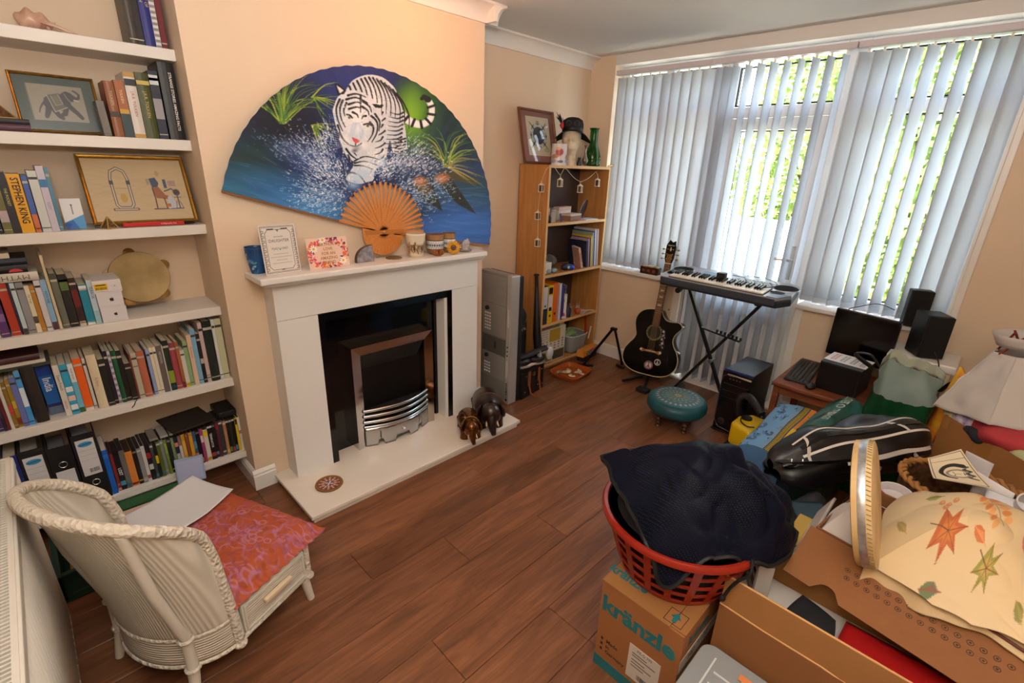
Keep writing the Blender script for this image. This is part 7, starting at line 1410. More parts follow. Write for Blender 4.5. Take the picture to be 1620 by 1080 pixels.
obj('hem', MB().tube([tuple(p) for p in PS[-1][::2]], .007, 6, closed=True), C('0b0c10', .6), t, world=True, smooth=60)
tag(obj('drawstring', MB().tube(curve([(2.385, 1.40, .585), (2.392, 1.385, .55), (2.372, 1.378, .52), (2.356, 1.372, .485), (2.345, 1.368, .445)], 6), .0045, 6).ell((2.343, 1.368, .44), (.009, .009, .011), 10, 8), C('0d0e12', .6), smooth=60), 'black drawstring of the mesh sack hanging over the carton edge', 'drawstring')
# ---- clear plastic storage box in front
t = thing('storage_box', 'clear plastic storage box with a ribbed lid at the bottom of the view', 'box', (2.54, 1.19, 0)); clr = mat('clear_lid', 'c4c8cc', .18, trans=.55, ior=1.25); LX0, LX1, LY0, LY1, LZ = 2.325, 2.75, 1.0, 1.372, .262
def rrect(x0, x1, y0, y1, r, n=6): return [(cx_ + r * math.cos(a0 + PI / 2 * k / n), cy_ + r * math.sin(a0 + PI / 2 * k / n)) for cx_, cy_, a0 in ((x1 - r, y1 - r, 0), (x0 + r, y1 - r, PI / 2), (x0 + r, y0 + r, PI), (x1 - r, y0 + r, 3 * PI / 2)) for k in range(n + 1)]
obj('box_body', MB().prism(rrect(LX0 + .015, LX1 - .015, LY0 + .015, LY1 - .015, .03), .001, .235), clr, t, world=True); obj('lid', MB().prism(rrect(LX0, LX1, LY0, LY1, .035), .236, LZ), clr, t, world=True, bevel=.004)
obj('contents', MB().bb(LX0 + .04, LX1 - .04, LY0 + .04, LY1 - .04, .01, .20), mat('box_contents', '4a5068', .7, col2='2c3040', scale=12), t, world=True); 
for k in range(7): y = LY1 - .085 - k * .04; obj('lid_rib', MB().bb(LX0 + .06, LX1 - .05, y, y + .004, LZ, LZ + .004), C('c8ccd0', .25), t, world=True)
for y in (LX0 + .045, LX0 + .125): obj('lid_ridge', MB().bb(y, y + .005, LY0 + .04, LY1 - .04, LZ, LZ + .005), C('c8ccd0', .25), t, world=True)
tag(obj('orange_slip', MB().bb(2.44, 2.56, 1.315, 1.335, LZ + .0052, LZ + .0065, T(0, 0, 0)), C('d8844c', .6)), 'orange paper slip on the clear storage box lid', 'slip'); tag(obj('yellow_ribbon', MB().tube(curve([(2.36, 1.19, LZ + .007), (2.385, 1.22, LZ + .01), (2.40, 1.20, LZ + .008), (2.42, 1.23, LZ + .009)], 5), .003, 6), C('c8b83c', .5)), 'yellow ribbon scrap on the clear storage box lid', 'ribbon')
# ---- open carton in the foreground with a folded-up front flap
def carton(name, label, M, w, d, h, m, th=.006, inner=None, flaps=()):
    """open-topped carton; local origin at the front left bottom corner; X along the front, Y to the back"""
    t = thing(name, label, 'carton', M=M)
    obj('front_wall', MB().bb(0, w, 0, th, .001, h), m, t); obj('back_wall', MB().bb(0, w, d - th, d, .001, h), m, t); obj('side_wall', MB().bb(0, th, th, d - th, .001, h), m, t); obj('side_wall', MB().bb(w - th, w, th, d - th, .001, h), m, t); obj('bottom', MB().bb(th, w - th, th, d - th, .001, .008), m, t)
    return t
t = carton('open_carton', 'wide open brown carton in the right foreground', T(2.335, 1.388, 0), .62, .225, .50, card)
obj('torn_crease', MB().tube([(.0, -.001, .402), (.12, -.0015, .398), (.26, -.001, .40), (.3, -.001, .396), (.62, -.001, .40)], .0025, 5), carde, t); obj('top_edge', MB().bb(0, .62, 0, .006, .5, .5015), carde, t); obj('lower_panel', MB().bb(.001, .619, -.004, 0, .001, .398), card2, t)
tag(obj('white_tray', MB().bb(2.345, 2.94, 1.40, 1.60, .36, .40), C('c4bfb8', .5), bevel=.006), 'flat white tray inside the foreground carton', 'tray')
t = thing('labelled_pack', 'grey labelled packet standing at the left end of the foreground carton', 'packet', M=T(2.385, 1.515, .401, rz=.5)); obj('pack_body', MB().bb(-.02, .02, -.055, .055, 0, .13), C('a8a49e', .5), t, bevel=.002); obj('pack_label', MB().bb(-.0206, -.02, -.05, .05, .02, .12), C('cfc9c0', .6), t); obj('label_print', MB().bb(-.0212, -.0206, -.04, .01, .085, .1).bb(-.0212, -.0206, -.04, .03, .06, .066).bb(-.0212, -.0206, -.04, .02, .048, .053).bb(-.0212, -.0206, .015, .04, .09, .108), inkp, t)
def sheet(name, label, cat, pts, m, bend=.0, thick=.002, group=None, nu=12, nv=12):
    """thin sheet through four corners, bulged by bend"""
    a, b_, c, d = [Vector(p) for p in pts]; n = (b_ - a).cross(d - a).normalized()
    def fn(u, v): p = a * (1 - u) * (1 - v) + b_ * u * (1 - v) + c * u * v + d * (1 - u) * v; return tuple(p + n * bend * math.sin(PI * u) * math.sin(PI * v))
    o = obj(name, MB().grid(fn, nu, nv), m, smooth=60, thick=thick); tag(o, label, cat, group); return o
sheet('black_cloth', 'folded black cloth in the foreground carton', 'cloth', [(2.475, 1.40, .44), (2.60, 1.405, .43), (2.585, 1.50, .45), (2.50, 1.52, .455)], C('0e0f14', .8), .012, .02); 
sheet('red_folder', 'bright red folder lying in the foreground carton', 'folder', [(2.60, 1.40, .43), (2.93, 1.40, .43), (2.92, 1.55, .435), (2.605, 1.545, .435)], C('9a1414', .45), .0, .006)
# ---- second carton behind, with its front flap hanging out
M2 = T(2.468, 1.652, 0, rz=-.16); BW, BD, BH = .52, .36, .60
t = carton('open_carton', 'open brown carton holding the leaf-print cloth, its front flap hanging out', M2, BW, BD, BH, card2)
def flap(u, v): return (-.012 + (BW + .02) * u + 0 * v, -.002 - .118 * v, BH - .004 - .10 * v - .006 * math.sin(PI * v))
fm2 = MB(); nx = 60
def fl2(u, v):
    x, y, z = flap(u, v); e = 0
    if v > .5 and abs(u - .20) < .055: e = (1 - ((u - .2) / .055) ** 2) ** .5 * .022 * (v - .5) * 2
    return (x, y + e, z + e * .8)
obj('front_flap', fm2.grid(fl2, nx, 8), card2, t, thick=.005)
n_ = Vector((0, -.10, .118)).normalized()
def onflap(u, v, k=.004): p = Vector(flap(u, v)); return p + n_ * k
syms = MB()
for k in range(15):
    for r_ in (0, 1):
        if r_ == 1 and k == 14: continue
        u, v = .23 + k * .043 + r_ * .012, .36 + r_ * .13 - .0 * k; c = onflap(u, v); Mx = frame(c, (1, 0, 0), Vector((0, .118, .10)))
        syms.tube([tuple(Mx @ Vector((.0062 * math.cos(q * PI / 8), .0052 * math.sin(q * PI / 8), 0))) for q in range(16)], .0007, 4, closed=True); syms.bb(-.002, .002, -.0015, .0015, -.0005, .0006, Mx)
obj('printed_symbols', syms, C('2a2420', .7), t)
# white cloth in the left of that carton
t = thing('white_cloth', 'crumpled white cloth beside the tan tambourine in the carton', 'cloth', (2.54, 1.76, .5)); heap_mesh('cloth', heap([(2.482, 1.66, .58), (2.485, 1.85, .57), (2.56, 1.88, .56), (2.60, 1.76, .57), (2.57, 1.655, .58)], .645, (2.53, 1.76), 60, 20, .6, .02, 14, seed=1), C('cdc8c4', .8), t)
# drum / tambourine standing on edge
ax = Vector((.96, -.04, .14)).normalized(); ed = Vector((.14, -.09, -.28)).normalized()
Mt = frame((2.562, 1.62, .735), ax.cross(ed).normalized(), ed); Mt = Matrix.Translation((2.538, 1.645, .735)) @ Matrix(((*ed.cross(ax).normalized(), 0), (*ed, 0), (*ax, 0), (0, 0, 0, 1))).transposed()
t = thing('frame_drum', 'tan frame drum with a silver edge band standing on edge in the carton', 'drum', M=Mt); sk2 = mat('drum_skin', 'd0b486', .6, col2='b89860', scale=12)
rr_ = .163
obj('drum_shell', MB().lathe([(rr_ * .96, .0), (rr_, .002), (rr_ * 1.01, .015), (rr_ * 1.01, .03), (rr_, .043), (rr_ * .96, .045)], 64), sk2, t, smooth=60); obj('drum_skin', MB().lathe([(.003, .046), (rr_ * .9, .046), (rr_ * .97, .044)], 64), sk2, t, smooth=60); obj('drum_back', MB().lathe([(.003, -.001), (rr_ * .97, .001)], 64), sk2, t, smooth=60)
obj('silver_band', MB().lathe([(rr_ * 1.012, .014), (rr_ * 1.018, .018), (rr_ * 1.018, .027), (rr_ * 1.012, .031)], 64), mat('foil', 'c4c6c8', .3, .8, var=.3, scale=60), t, smooth=60)
st = MB()
for k in range(90): a = 2 * PI * k / 90; st.tube([(rr_ * 1.013 * math.cos(a), rr_ * 1.013 * math.sin(a), .033), (rr_ * 1.005 * math.cos(a + .02), rr_ * 1.005 * math.sin(a + .02), .042)], .0014, 4)
o = obj('stitching', st, C('8a7a50', .7), t)
# ---- leaf-print cloth bundle
t = thing('leaf_cloth', 'bundled cream tablecloth printed with autumn leaves on the carton', 'cloth', (2.75, 1.76, .6))
HP2 = [(2.615, 1.60, .60), (2.60, 1.72, .62), (2.605, 1.90, .63), (2.66, 2.02, .64), (2.80, 2.08, .64), (2.96, 2.04, .64), (3.02, 1.86, .64), (3.0, 1.66, .63), (2.93, 1.56, .62), (2.82, 1.545, .61), (2.70, 1.565, .60)]
P = heap(HP2, .755, (2.78, 1.80), 420, 170, .72, .022, 4.5, seed=5)
A = Art(420, 420, 'cfb78e')
def leaf_(x, y, L, a, c1, c2, kind=0):
    ca, sa = math.cos(a), math.sin(a); R2 = lambda p: (x + p[0] * ca - p[1] * sa, y + p[0] * sa + p[1] * ca)
    if kind == 0:
        A.fill([R2(p) for p in [(-L, 0), (-L * .5, -L * .34), (L * .2, -L * .4), (L, 0), (L * .2, L * .4), (-L * .5, L * .34)]], c1, .9); A.fill([R2(p) for p in [(-L * .7, 0), (L * .2, -L * .3), (L * .9, 0)]], c2, .6); A.line([R2((-L, 0)), R2((L * 1.2, 0))], .8, c2)
    elif kind == 1:   # maple
        pts = []
        for k in range(11): q = -2.3 + k * .46; r_ = L * (1.0 if k % 2 == 0 else .45); pts.append(R2((r_ * math.cos(q), r_ * math.sin(q))))
        A.fill(pts, c1, .95); A.fill([(x + (px_ - x) * .6, y + (py_ - y) * .6) for px_, py_ in pts], c2, .6)
        for k in range(0, 11, 2): A.line([(x, y), pts[k]], .7, '7a4a2c')
        A.line([(x, y), R2((-L * 1.1, 0))], 1, '6a4a30')
    else:             # sumac spray
        for k in range(8):
            for sg in (-1, 1): p = R2((-L + 2 * L * k / 8 + L * .1, sg * L * .28)); A.blob(p[0], p[1], L * .30 * (1 - k * .06), L * .11, [c1, c2][k % 2], .9, a + sg * 1.15)
        A.line([R2((-L * 1.2, 0)), R2((L, 0))], .8, '6a5a40')
leaf_(298, 134, 62, 1.25, 'c8763f', 'd6985a', 2); leaf_(192, 178, 44, .55, 'b65c30', 'cc8440', 1); leaf_(176, 248, 26, .35, '54663c', '8e4a38'); leaf_(298, 252, 34, .9, '8c8a3a', 'c8a454', 1); leaf_(160, 90, 19, .25, '8e9048', '6c6e36'); leaf_(188, 44, 19, 2.9, 'a09a54', '7e7c3e'); leaf_(266, 200, 22, .8, 'c0683c', 'd89858'); leaf_(250, 322, 18, .3, 'a86a5a', '6a7a4c'); leaf_(90, 130, 20, 1.1, '9a8a4c', 'b89a5c'); leaf_(382, 222, 22, 1.4, 'b8645a', 'c88a6c'); leaf_(380, 60, 24, .6, 'b88a4c', '9a6a3c', 1); leaf_(110, 300, 20, 2.0, 'b8744c', 'c89a5c'); leaf_(398, 330, 24, 1.0, '7a7a3c', 'a8944c')
for x, y in ((176, 112), (190, 124), (206, 118), (182, 130), (150, 22), (170, 16), (136, 32), (196, 10)): A.blob(x, y, 7, 6, 'c07a44', .9); A.blob(x + 1.5, y - 1.5, 3, 2.5, 'd8a070', .8)
HL = np.array([[773.73572, 138.69069, -2223.28487], [277.97641, -248.97348, -216.27939], [-.34868, .35325, 1.0]]); qx, qy = P[..., 0], P[..., 1]; dn = HL[2, 0] * qx + HL[2, 1] * qy + HL[2, 2]
cu = (HL[0, 0] * qx + HL[0, 1] * qy + HL[0, 2]) / dn; cv = (HL[1, 0] * qx + HL[1, 1] * qy + HL[1, 2]) / dn
heap_mesh('cloth', P, matc('leaf_cloth', .55), t, A.sample(cu, cv))
# hanging folds at the front of the bundle
def fold(u, v):
    x = 2.60 + .36 * u; w = .008 * math.sin(u * 11) + .003 * math.sin(u * 31); return (x, 1.608 - .115 * u * .35 - .03 * v + w, .615 - (.05 + .022 * math.sin(u * 5.5 + 1)) * v)
o = obj('hanging_fold', MB().grid(fold, 90, 14), C('c4aa80', .6), t, world=True, smooth=70, thick=.003)
# papers at the right of the carton
for k, (pts, c, lab) in enumerate((([(2.80, 1.60, .585), (2.95, 1.56, .58), (2.96, 1.62, .60), (2.82, 1.66, .61)], 'd0cdd4', 'white paper slip sticking out under the leaf cloth'), ([(2.82, 1.575, .598), (2.93, 1.545, .594), (2.932, 1.549, .598), (2.822, 1.58, .602)], '6a3a34', 'thin brown strip lying on the white paper slip'))): sheet('paper_slip', lab, 'paper', pts, C(c, .6), .004, .002)
# ---- wicker basket with prints behind the carton
wick = mat('wicker', '6a4426', .7, col2='3a2414', scale=40, bump=.8, bscale=60)
t = thing('wicker_basket', 'dark wicker basket of papers behind the leaf cloth', 'basket', (2.76, 2.27, 0), .1)
def wk(u, v): a = 2 * PI * u; return ((.15 + .02 * v) * math.cos(a), (.13 + .02 * v) * math.sin(a), .001 + .58 * v)
obj('woven_wall', MB().grid(wk, 48, 20, wrap=True), wick, t, smooth=50, thick=.008); obj('basket_floor', MB().lathe([(.003, 0), (.14, 0), (.14, .006)], 24), wick, t)
br_ = MB()
for sg in (0, PI): br_.tube([(*[(q * (1 + .06 * math.sin(k * 1.6 + sg))) for q in wk(k / 64, 1)[:2]], .585 + .008 * math.cos(k * 1.6 + sg)) for k in range(64)], .008, 6, closed=True)
obj('plaited_rim', br_, mat('rope_rim', '9a6a34', .7), t, smooth=60)
A = Art(160, 110, 'd2c4a8'); A.line([(6, 6), (154, 6), (154, 104), (6, 104), (6, 6)], .9, '2a2620'); A.line([(30, 6), (30, 104)], .6, '2a2620')
A.line(curve([(60, 84), (52, 60), (62, 36), (90, 24), (118, 34), (126, 50)], 6), 8, '2a2824', 4); A.blob(96, 62, 22, 26, '2a2824'); A.blob(96, 62, 19, 23, 'd8ccb4'); A.line([(86, 52), (94, 54)], 1, '2a2824'); A.line([(100, 54), (108, 52)], 1, '2a2824'); A.line([(96, 56), (98, 68)], .8, '2a2824'); A.line([(90, 76), (102, 76)], 1, '2a2824')
for k in range(40): q = k * .5; A.line([(60 + 1.6 * k, 84 + 6 * math.sin(q)), (64 + 1.6 * k, 92 + 6 * math.cos(q))], .8, '2a2824')
def face_print(label, pts, art, edge):
    a, b_, c, d = [Vector(p) for p in pts]; t = thing('ink_print', label, 'print', tuple((a + c) / 2))
    u, v = np.meshgrid(np.linspace(0, 1, art.w), np.linspace(0, 1, art.h)); U, V = u[..., None], v[..., None]; A_, B_, C_, D_ = [np.array(p) for p in (a, b_, c, d)]
    Pp = A_ * (1 - U) * (1 - V) + B_ * U * (1 - V) + C_ * U * V + D_ * (1 - U) * V; nn = np.array((b_ - a).cross(d - a).normalized()); Pp = Pp - nn * .012 * np.sin(PI * U)
    np_grid('print', Pp + nn * .0014 - np.array(t.location), art.sample(u * (art.w - 1), v * (art.h - 1)), matc('print_50_0', .5), t, smooth=True); v_ = [tuple(p) for p in (Pp[::8, ::8]).reshape(-1, 3) - np.array(t.location)]; k = Pp[::8, ::8].shape
    obj('sheet', MB().add(v_, [(j * k[1] + i, j * k[1] + i + 1, (j + 1) * k[1] + i + 1, (j + 1) * k[1] + i) for j in range(k[0] - 1) for i in range(k[1] - 1)]), C(edge, .7), t, thick=.001); return t
face_print('ink drawing of a curled face sticking out of the wicker basket', [(2.645, 2.20, .675), (2.675, 2.11, .655), (2.81, 2.14, .675), (2.715, 2.27, .715)][::1], A, 'd2c4a8')
for k, (pts, c, lab) in enumerate((([(2.73, 2.30, .60), (2.80, 2.26, .60), (2.80, 2.27, .70), (2.73, 2.31, .70)], 'b8b6b8', 'grey paper standing behind the ink drawing'), ([(2.77, 2.22, .60), (2.86, 2.17, .60), (2.86, 2.18, .665), (2.77, 2.23, .675)], 'd6d4d6', 'white folded paper beside the ink drawing'), ([(2.80, 2.13, .62), (2.90, 2.12, .62), (2.895, 2.17, .65), (2.80, 2.18, .65)], 'cfced4', 'white envelope lying by the ink drawing'))): sheet('paper_sheet', lab, 'paper', pts, C(c, .7), .006, .001)
tag(obj('white_mug', MB().lathe([(.03, 0), (.038, .01), (.038, .08), (.034, .08), (.033, .012)], 24, T(2.90, 2.18, .60, rx=.5)), C('c8c4c4', .35), smooth=50), 'white cup lying at the edge of the wicker basket', 'cup')
# dark clutter filling the gap between sack and carton
for k, (lab, c, loc, r_) in enumerate((('dark jumper stuffed between the cartons', '15161c', (2.535, 2.13, .28), (.075, .12, .27)), ('grey fleece under the sports bag', '3a3a42', (2.375, 2.12, .2), (.075, .22, .195)), ('navy sweatshirt heaped behind the mesh sack', '1c2230', (2.215, 2.02, .16), (.075, .2, .155)))):
    g = MB().ell(loc, r_, 28, 18); g.v = [(x + NZ.noise(Vector((x * 9, y * 9, z * 9))) * .025, y + NZ.noise(Vector((x * 9 + 5, y * 9, z * 9))) * .025, max(.001, z + NZ.noise(Vector((x * 9, y * 9 + 7, z * 9))) * .02)) for x, y, z in g.v]; tag(obj('folded_clothes', g, C(c, .85), smooth=70), lab, 'clothes', 'clothes stuffed between the boxes')
tag(obj('red_pouch', MB().ell((2.545, 2.02, .56), (.05, .03, .035), 16, 10), C('9a2a20', .5), smooth=60), 'small red pouch between the drum and the wicker basket', 'pouch'); tag(obj('white_bowl', MB().lathe([(.02, 0), (.05, .02), (.06, .045), (.056, .045), (.046, .022)], 24, T(2.60, 2.06, .535, rx=.4)), C('c0bcbc', .4), smooth=50), 'pale bowl tipped beside the red pouch', 'bowl')
sheet('blue_folder', 'dark teal folder lying under the sports bag end', 'folder', [(2.44, 1.80, .45), (2.53, 1.86, .47), (2.42, 2.02, .46), (2.33, 1.95, .45)], C('16303a', .5), 0, .008); sheet('white_board', 'white board edge jutting out beside the carton', 'board', [(2.42, 1.62, .43), (2.462, 1.62, .52), (2.462, 1.95, .54), (2.42, 1.95, .44)], C('bdb8b0', .6), 0, .008); tag(obj('yellow_box', MB().bb(2.385, 2.43, 1.72, 1.90, .30, .46), C('b8983c', .6), bevel=.003), 'small yellow box beside the white board', 'box')
# ---- big carton of clothes further back
M3 = T(2.648, 2.878, 0, rz=math.radians(-46)); t = carton('open_carton', 'tall brown carton full of clothes by the right wall', M3, .46, .36, .60, card)
obj('packing_tape', MB().bb(.17, .235, -.0008, .0, .49, .60), C('9a6a38', .35), t); obj('packing_tape', MB().bb(.0, .035, -.0008, .0, .545, .60), C('9a6a38', .35), t)
def clothes(name, label, loc, r_, c, seed=0, n=24, amp=.03):
    g = MB().ell(loc, r_, n, 16); g.v = [(x + NZ.noise(Vector((x * 11, y * 11, z * 11 + seed))) * amp, y + NZ.noise(Vector((x * 11 + 5, y * 11, z * 11))) * amp, z + NZ.noise(Vector((x * 11, y * 11 + 7, z * 11))) * amp * .7) for x, y, z in g.v]; return tag(obj(name, g, c if not isinstance(c, str) else C(c, .85), smooth=70), label, 'clothes', 'clothes in the tall carton')
clothes('red_garment', 'coral red garment on top of the tall carton of clothes', (2.86, 2.82, .61), (.12, .15, .065), 'b03a40', 1); clothes('purple_garment', 'purple and white floral garment in the tall carton', (2.735, 2.885, .60), (.06, .06, .05), mat('floral', '8a78b0', .8, col2='d8d4dc', scale=40), 2); clothes('cream_garment', 'greenish cream towel at the left corner of the tall carton', (2.69, 2.93, .60), (.045, .07, .055), 'b8b094', 3); clothes('grey_garment', 'grey garment beneath the coral one in the tall carton', (2.82, 2.93, .58), (.12, .1, .06), '6a6a74', 4); clothes('lime_garment', 'pale green garment at the near edge of the tall carton', (2.90, 2.68, .585), (.05, .05, .03), 'a8b088', 5); clothes('dark_garment', 'dark striped garment along the carton edge', (2.79, 2.78, .585), (.08, .06, .03), '2a2c38', 6)
sheet('orange_bag', 'orange and yellow patterned bag standing behind the tall carton', 'bag', [(2.60, 3.04, .42), (2.645, 2.97, .42), (2.665, 3.0, .76), (2.645, 3.04, .78)], mat('fiery_print', 'd85a20', .5, col2='e0b030', scale=16), .01, .012)
# ---- white paper lampshade
t = thing('paper_lampshade', 'large crumpled white paper lampshade resting on the carton of clothes', 'lampshade', M=T(2.835, 2.97, .655, rz=.3, ry=-.10, rx=-.04)); paper = mat('rice_paper', 'dcd8d4', .7, transl=.3, bump=.2, bscale=30)
def shade(u, v):
    a = 2 * PI * u; k = 6; sec = math.cos(PI / k) / math.cos(((a % (2 * PI / k)) - PI / k)); r_ = (.245 - .155 * v) * sec; r_ *= 1 + .03 * math.sin(PI * v); w = NZ.noise(Vector((3 * math.cos(a), 3 * math.sin(a), v * 5))) * .012
    return ((r_ + w) * math.cos(a), (r_ + w) * math.sin(a), .255 * v + .01 * math.cos(3 * a) * (1 - v))
obj('paper_shade', MB().grid(shade, 72, 24, wrap=True), paper, t, smooth=25, thick=.001)
for k in range(6): obj('paper_seam', MB().tube([tuple(Vector(shade((k + .0) / 6, v / 8)) * 1.002) for v in range(9)], .0025, 5), C('c8c2bc', .7), t)
wood2 = C('8a3420', .5)
for k in range(6): a = k * PI / 3 + .3; obj('frame_stick', MB().tube([(.085 * math.cos(a), .085 * math.sin(a), .25), (.045 * math.cos(a + 1.0), .045 * math.sin(a + 1.0), .34)], .0045, 6), wood2, t)
obj('top_collar', MB().grid(lambda u, v: ((.085 + .02 * v) * math.cos(2 * PI * u), (.085 + .02 * v) * math.sin(2 * PI * u), .283 + .05 * v), 24, 3, wrap=True), paper, t, smooth=50, thick=.001)
# ---- sports bag
t = thing('sports_bag', 'black sports bag with white stripes lying across the heap', 'bag', (2.40, 2.45, .40)); bv = mat('bag_black', '121214', .35, bump=.05, bscale=60)
sp_a = Vector((2.215, 2.13, .442)); sp_b = Vector((2.60, 2.80, .455)); dr = (sp_b - sp_a).normalized(); sd = Vector((dr.y, -dr.x, 0)).normalized(); L_ = (sp_b - sp_a).length
def bagp(u, v, k=1.0):
    """u along the bag, v round it (0..1)"""
    a = 2 * PI * v; e = min(1, math.sin(PI * min(max(u, .002), .998)) ** .26); ry = .125 * e * k; rz_ = .094 * e * k; n = NZ.noise(Vector((u * 4, math.cos(a) * 1.5, math.sin(a) * 1.5))) * .022
    c, s_ = math.cos(a), math.sin(a); n *= 1.5; q = sp_a + dr * (L_ * u) + sd * ((ry + n) * math.copysign(abs(c) ** .8, c)) + Vector((0, 0, (rz_ + n) * (s_ ** 1.5 * 1.3 if s_ > 0 else -abs(s_) ** .7 * .8) + .022 * math.sin(PI * u) + .03 * u * max(0, s_))); return tuple(q)
obj('bag_body', MB().grid(lambda u, v: bagp(v, u), 48, 48, wrap=True), bv, t, smooth=70, world=True)
def band(name, f0, m, w=.006, n=30, k=1.02):
    """strip lying on the bag; f0(s)->(u,v)"""
    pts = []
    for i in range(n + 1):
        u, v = f0(i / n); u2, v2 = f0(min(1, i / n + .01)); p = Vector(bagp(u, v, k)); d = (Vector(bagp(u2, v2, k)) - p) if i < n else (p - Vector(bagp(*f0(.985), k))); d.normalize(); nn = (p - (sp_a + dr * L_ * u)).normalized(); s_ = d.cross(nn).normalized(); pts.append((p + s_ * w, p - s_ * w))
    v_ = [tuple(q) for pr in pts for q in pr]; obj(name, MB().add(v_, [(2 * i, 2 * i + 1, 2 * i + 3, 2 * i + 2) for i in range(n)]), m, t, world=True, thick=.0015)
wh = C('d4ccc4', .5)
band('white_stripe', lambda s: (.12 + .8 * s, .17), wh, .005); band('white_stripe', lambda s: (.30 + .62 * s, .085), wh, .009); band('white_piping', lambda s: (.10 + .82 * s, .25), wh, .0035); band('white_stripe', lambda s: (.42 + .10 * s, .085 - .06 * s), wh, .012, 10); band('white_stripe', lambda s: (.78 + .06 * s, .07 - .07 * s), wh, .010, 10); band('white_stripe', lambda s: (.16 - .02 * s, .25 - .12 * s), wh, .008, 12); band('white_stripe', lambda s: (.70 + .06 * s, .25 - .08 * s), wh, .007, 10); band('zip', lambda s: (.12 + .78 * s, .215), C('060607', .3), .009)
obj('shoulder_strap', MB().tube(curve([bagp(.06, .15, 1.05), (2.26, 2.10, .505), (2.36, 2.17, .53), (2.46, 2.30, .53), (2.55, 2.42, .50), (2.62, 2.58, .50)], 8), .028, 8, sq=.14, M=None), C('1b1b1d', .5), t, world=True, smooth=60)
for q in (.0, .03): obj('buckle', MB().tube([(2.262 + q, 2.09 + q, .50), (2.285 + q, 2.105 + q, .515), (2.28 + q, 2.115 + q, .53)], .0035, 6), C('c8c4c0', .25, metal=.8), t, world=True)
# ---- green shopping bags
gbm = mat('green_bag', '15482c', .35, var=.25, scale=9); gin = mat('bag_inside', '9db0aa', .45, var=.15, scale=7)
t = thing('shopping_bag', 'large green shopping bag standing open with a pale inside', 'bag', (2.482, 3.12, 0)); w0, w1 = .125, .14
def sbag(u, v):
    a = 2 * PI * u; c, s_ = math.cos(a), math.sin(a); r_ = (abs(c) ** 9 + abs(s_) ** 9) ** (-1 / 9); n = NZ.noise(Vector((c * 2.5, s_ * 2.5, v * 5))) * .028; lift = (.035 * s_ + .035 * max(0, -c * s_ * 2) ** 2 * (1 if s_ > 0 else 0) + .01 * NZ.noise(Vector((c * 6, s_ * 6, 1)))) * v; return (2.482 + w0 * r_ * c + n * .5, 3.12 + (w1 + .03 * v) * r_ * s_ + n, .002 + (.605 + lift) * v)
obj('bag_wall', MB().grid(sbag, 72, 30, wrap=True), gbm, t, smooth=60, world=True); obj('bag_lining', MB().grid(lambda u, v: tuple(Vector(sbag(u, .35 + .65 * v)) + (Vector((2.482, 3.12, sbag(u, .35 + .65 * v)[2])) - Vector(sbag(u, .35 + .65 * v))) * .02), 72, 18, wrap=True), gin, t, smooth=60, world=True); obj('bag_bottom', MB().lathe([(.003, .004), (.13, .004)], 24), gbm, t)
obj('rim_fold', MB().grid(lambda u, v: tuple(Vector(sbag(.04 + .44 * u, 1)) + Vector((0, .01 * v, .055 * v * math.sin(PI * u) ** .5 + .008 * math.sin(u * 30)))), 40, 5), C('a8b0a0', .5), t, smooth=60, world=True, thick=.001)
for s_ in (0, 1):
    p0 = sbag(.44, 1) if s_ == 0 else sbag(.02, 1); q = Vector(p0); e = Vector((-.09, .0, .03)) if s_ == 0 else Vector((.05, -.05, .05)); obj('handle', MB().tube(curve([tuple(q), tuple(q + e * .6 + Vector((0, 0, .035))), tuple(q + e * 1.3), tuple(q + e * .7 + Vector((.03, -.03, -.02)))], 8), .014, 8, sq=.35), C('161618', .4), t, world=True, smooth=60)
t = thing('shopping_bag', 'flattened dark green bag with white lettering lying by the desk', 'bag', (2.25, 2.95, 0))
def fbag(u, v): n = NZ.noise(Vector((u * 3, v * 3, 2))) * .02; return (2.165 + .16 * u + .05 * v + n * .3, 2.66 + .34 * v + .03 * u, .40 + .05 * v + .05 * math.sin(PI * u) + n)
gb2 = mat('green_bag_dark', '14432f', .3, col2='3a6a66', scale=7)
obj('bag_front', MB().grid(fbag, 24, 40), gb2, t, smooth=60, world=True, thick=.002); obj('bag_bulk', MB().grid(lambda u, v: (fbag(u, v)[0], fbag(u, v)[1], .002 + (fbag(u, v)[2] - .012) * 1), 2, 2), gb2, t, world=True)
wl = [[fbag(0, k / 10) for k in range(11)], [fbag(1, k / 10) for k in range(11)], [fbag(k / 10, 0) for k in range(11)], [fbag(k / 10, 1) for k in range(11)]]
for row in wl: obj('bag_side', MB().add([p for p in row] + [(p[0], p[1], .002) for p in row], [(i, i + 1, i + 12, i + 11) for i in range(10)]), gb2, t, world=True)
for s_, v, sz in (('BAGS', .22, .045), ('THIS', .42, .05), ('TO', .66, .06), ('LOVE', .86, .05)):
    p = Vector(fbag(.5, v)); d = (Vector(fbag(.3, v)) - p).normalized(); up = (Vector(fbag(.5, v - .05)) - p).normalized(); n = d.cross(up); text(s_, sz, C('b8c4b8', .5), t, T(-2.25, -2.95, 0) @ frame(p + Vector((0, 0, .010)), up, -d), sx=.8)
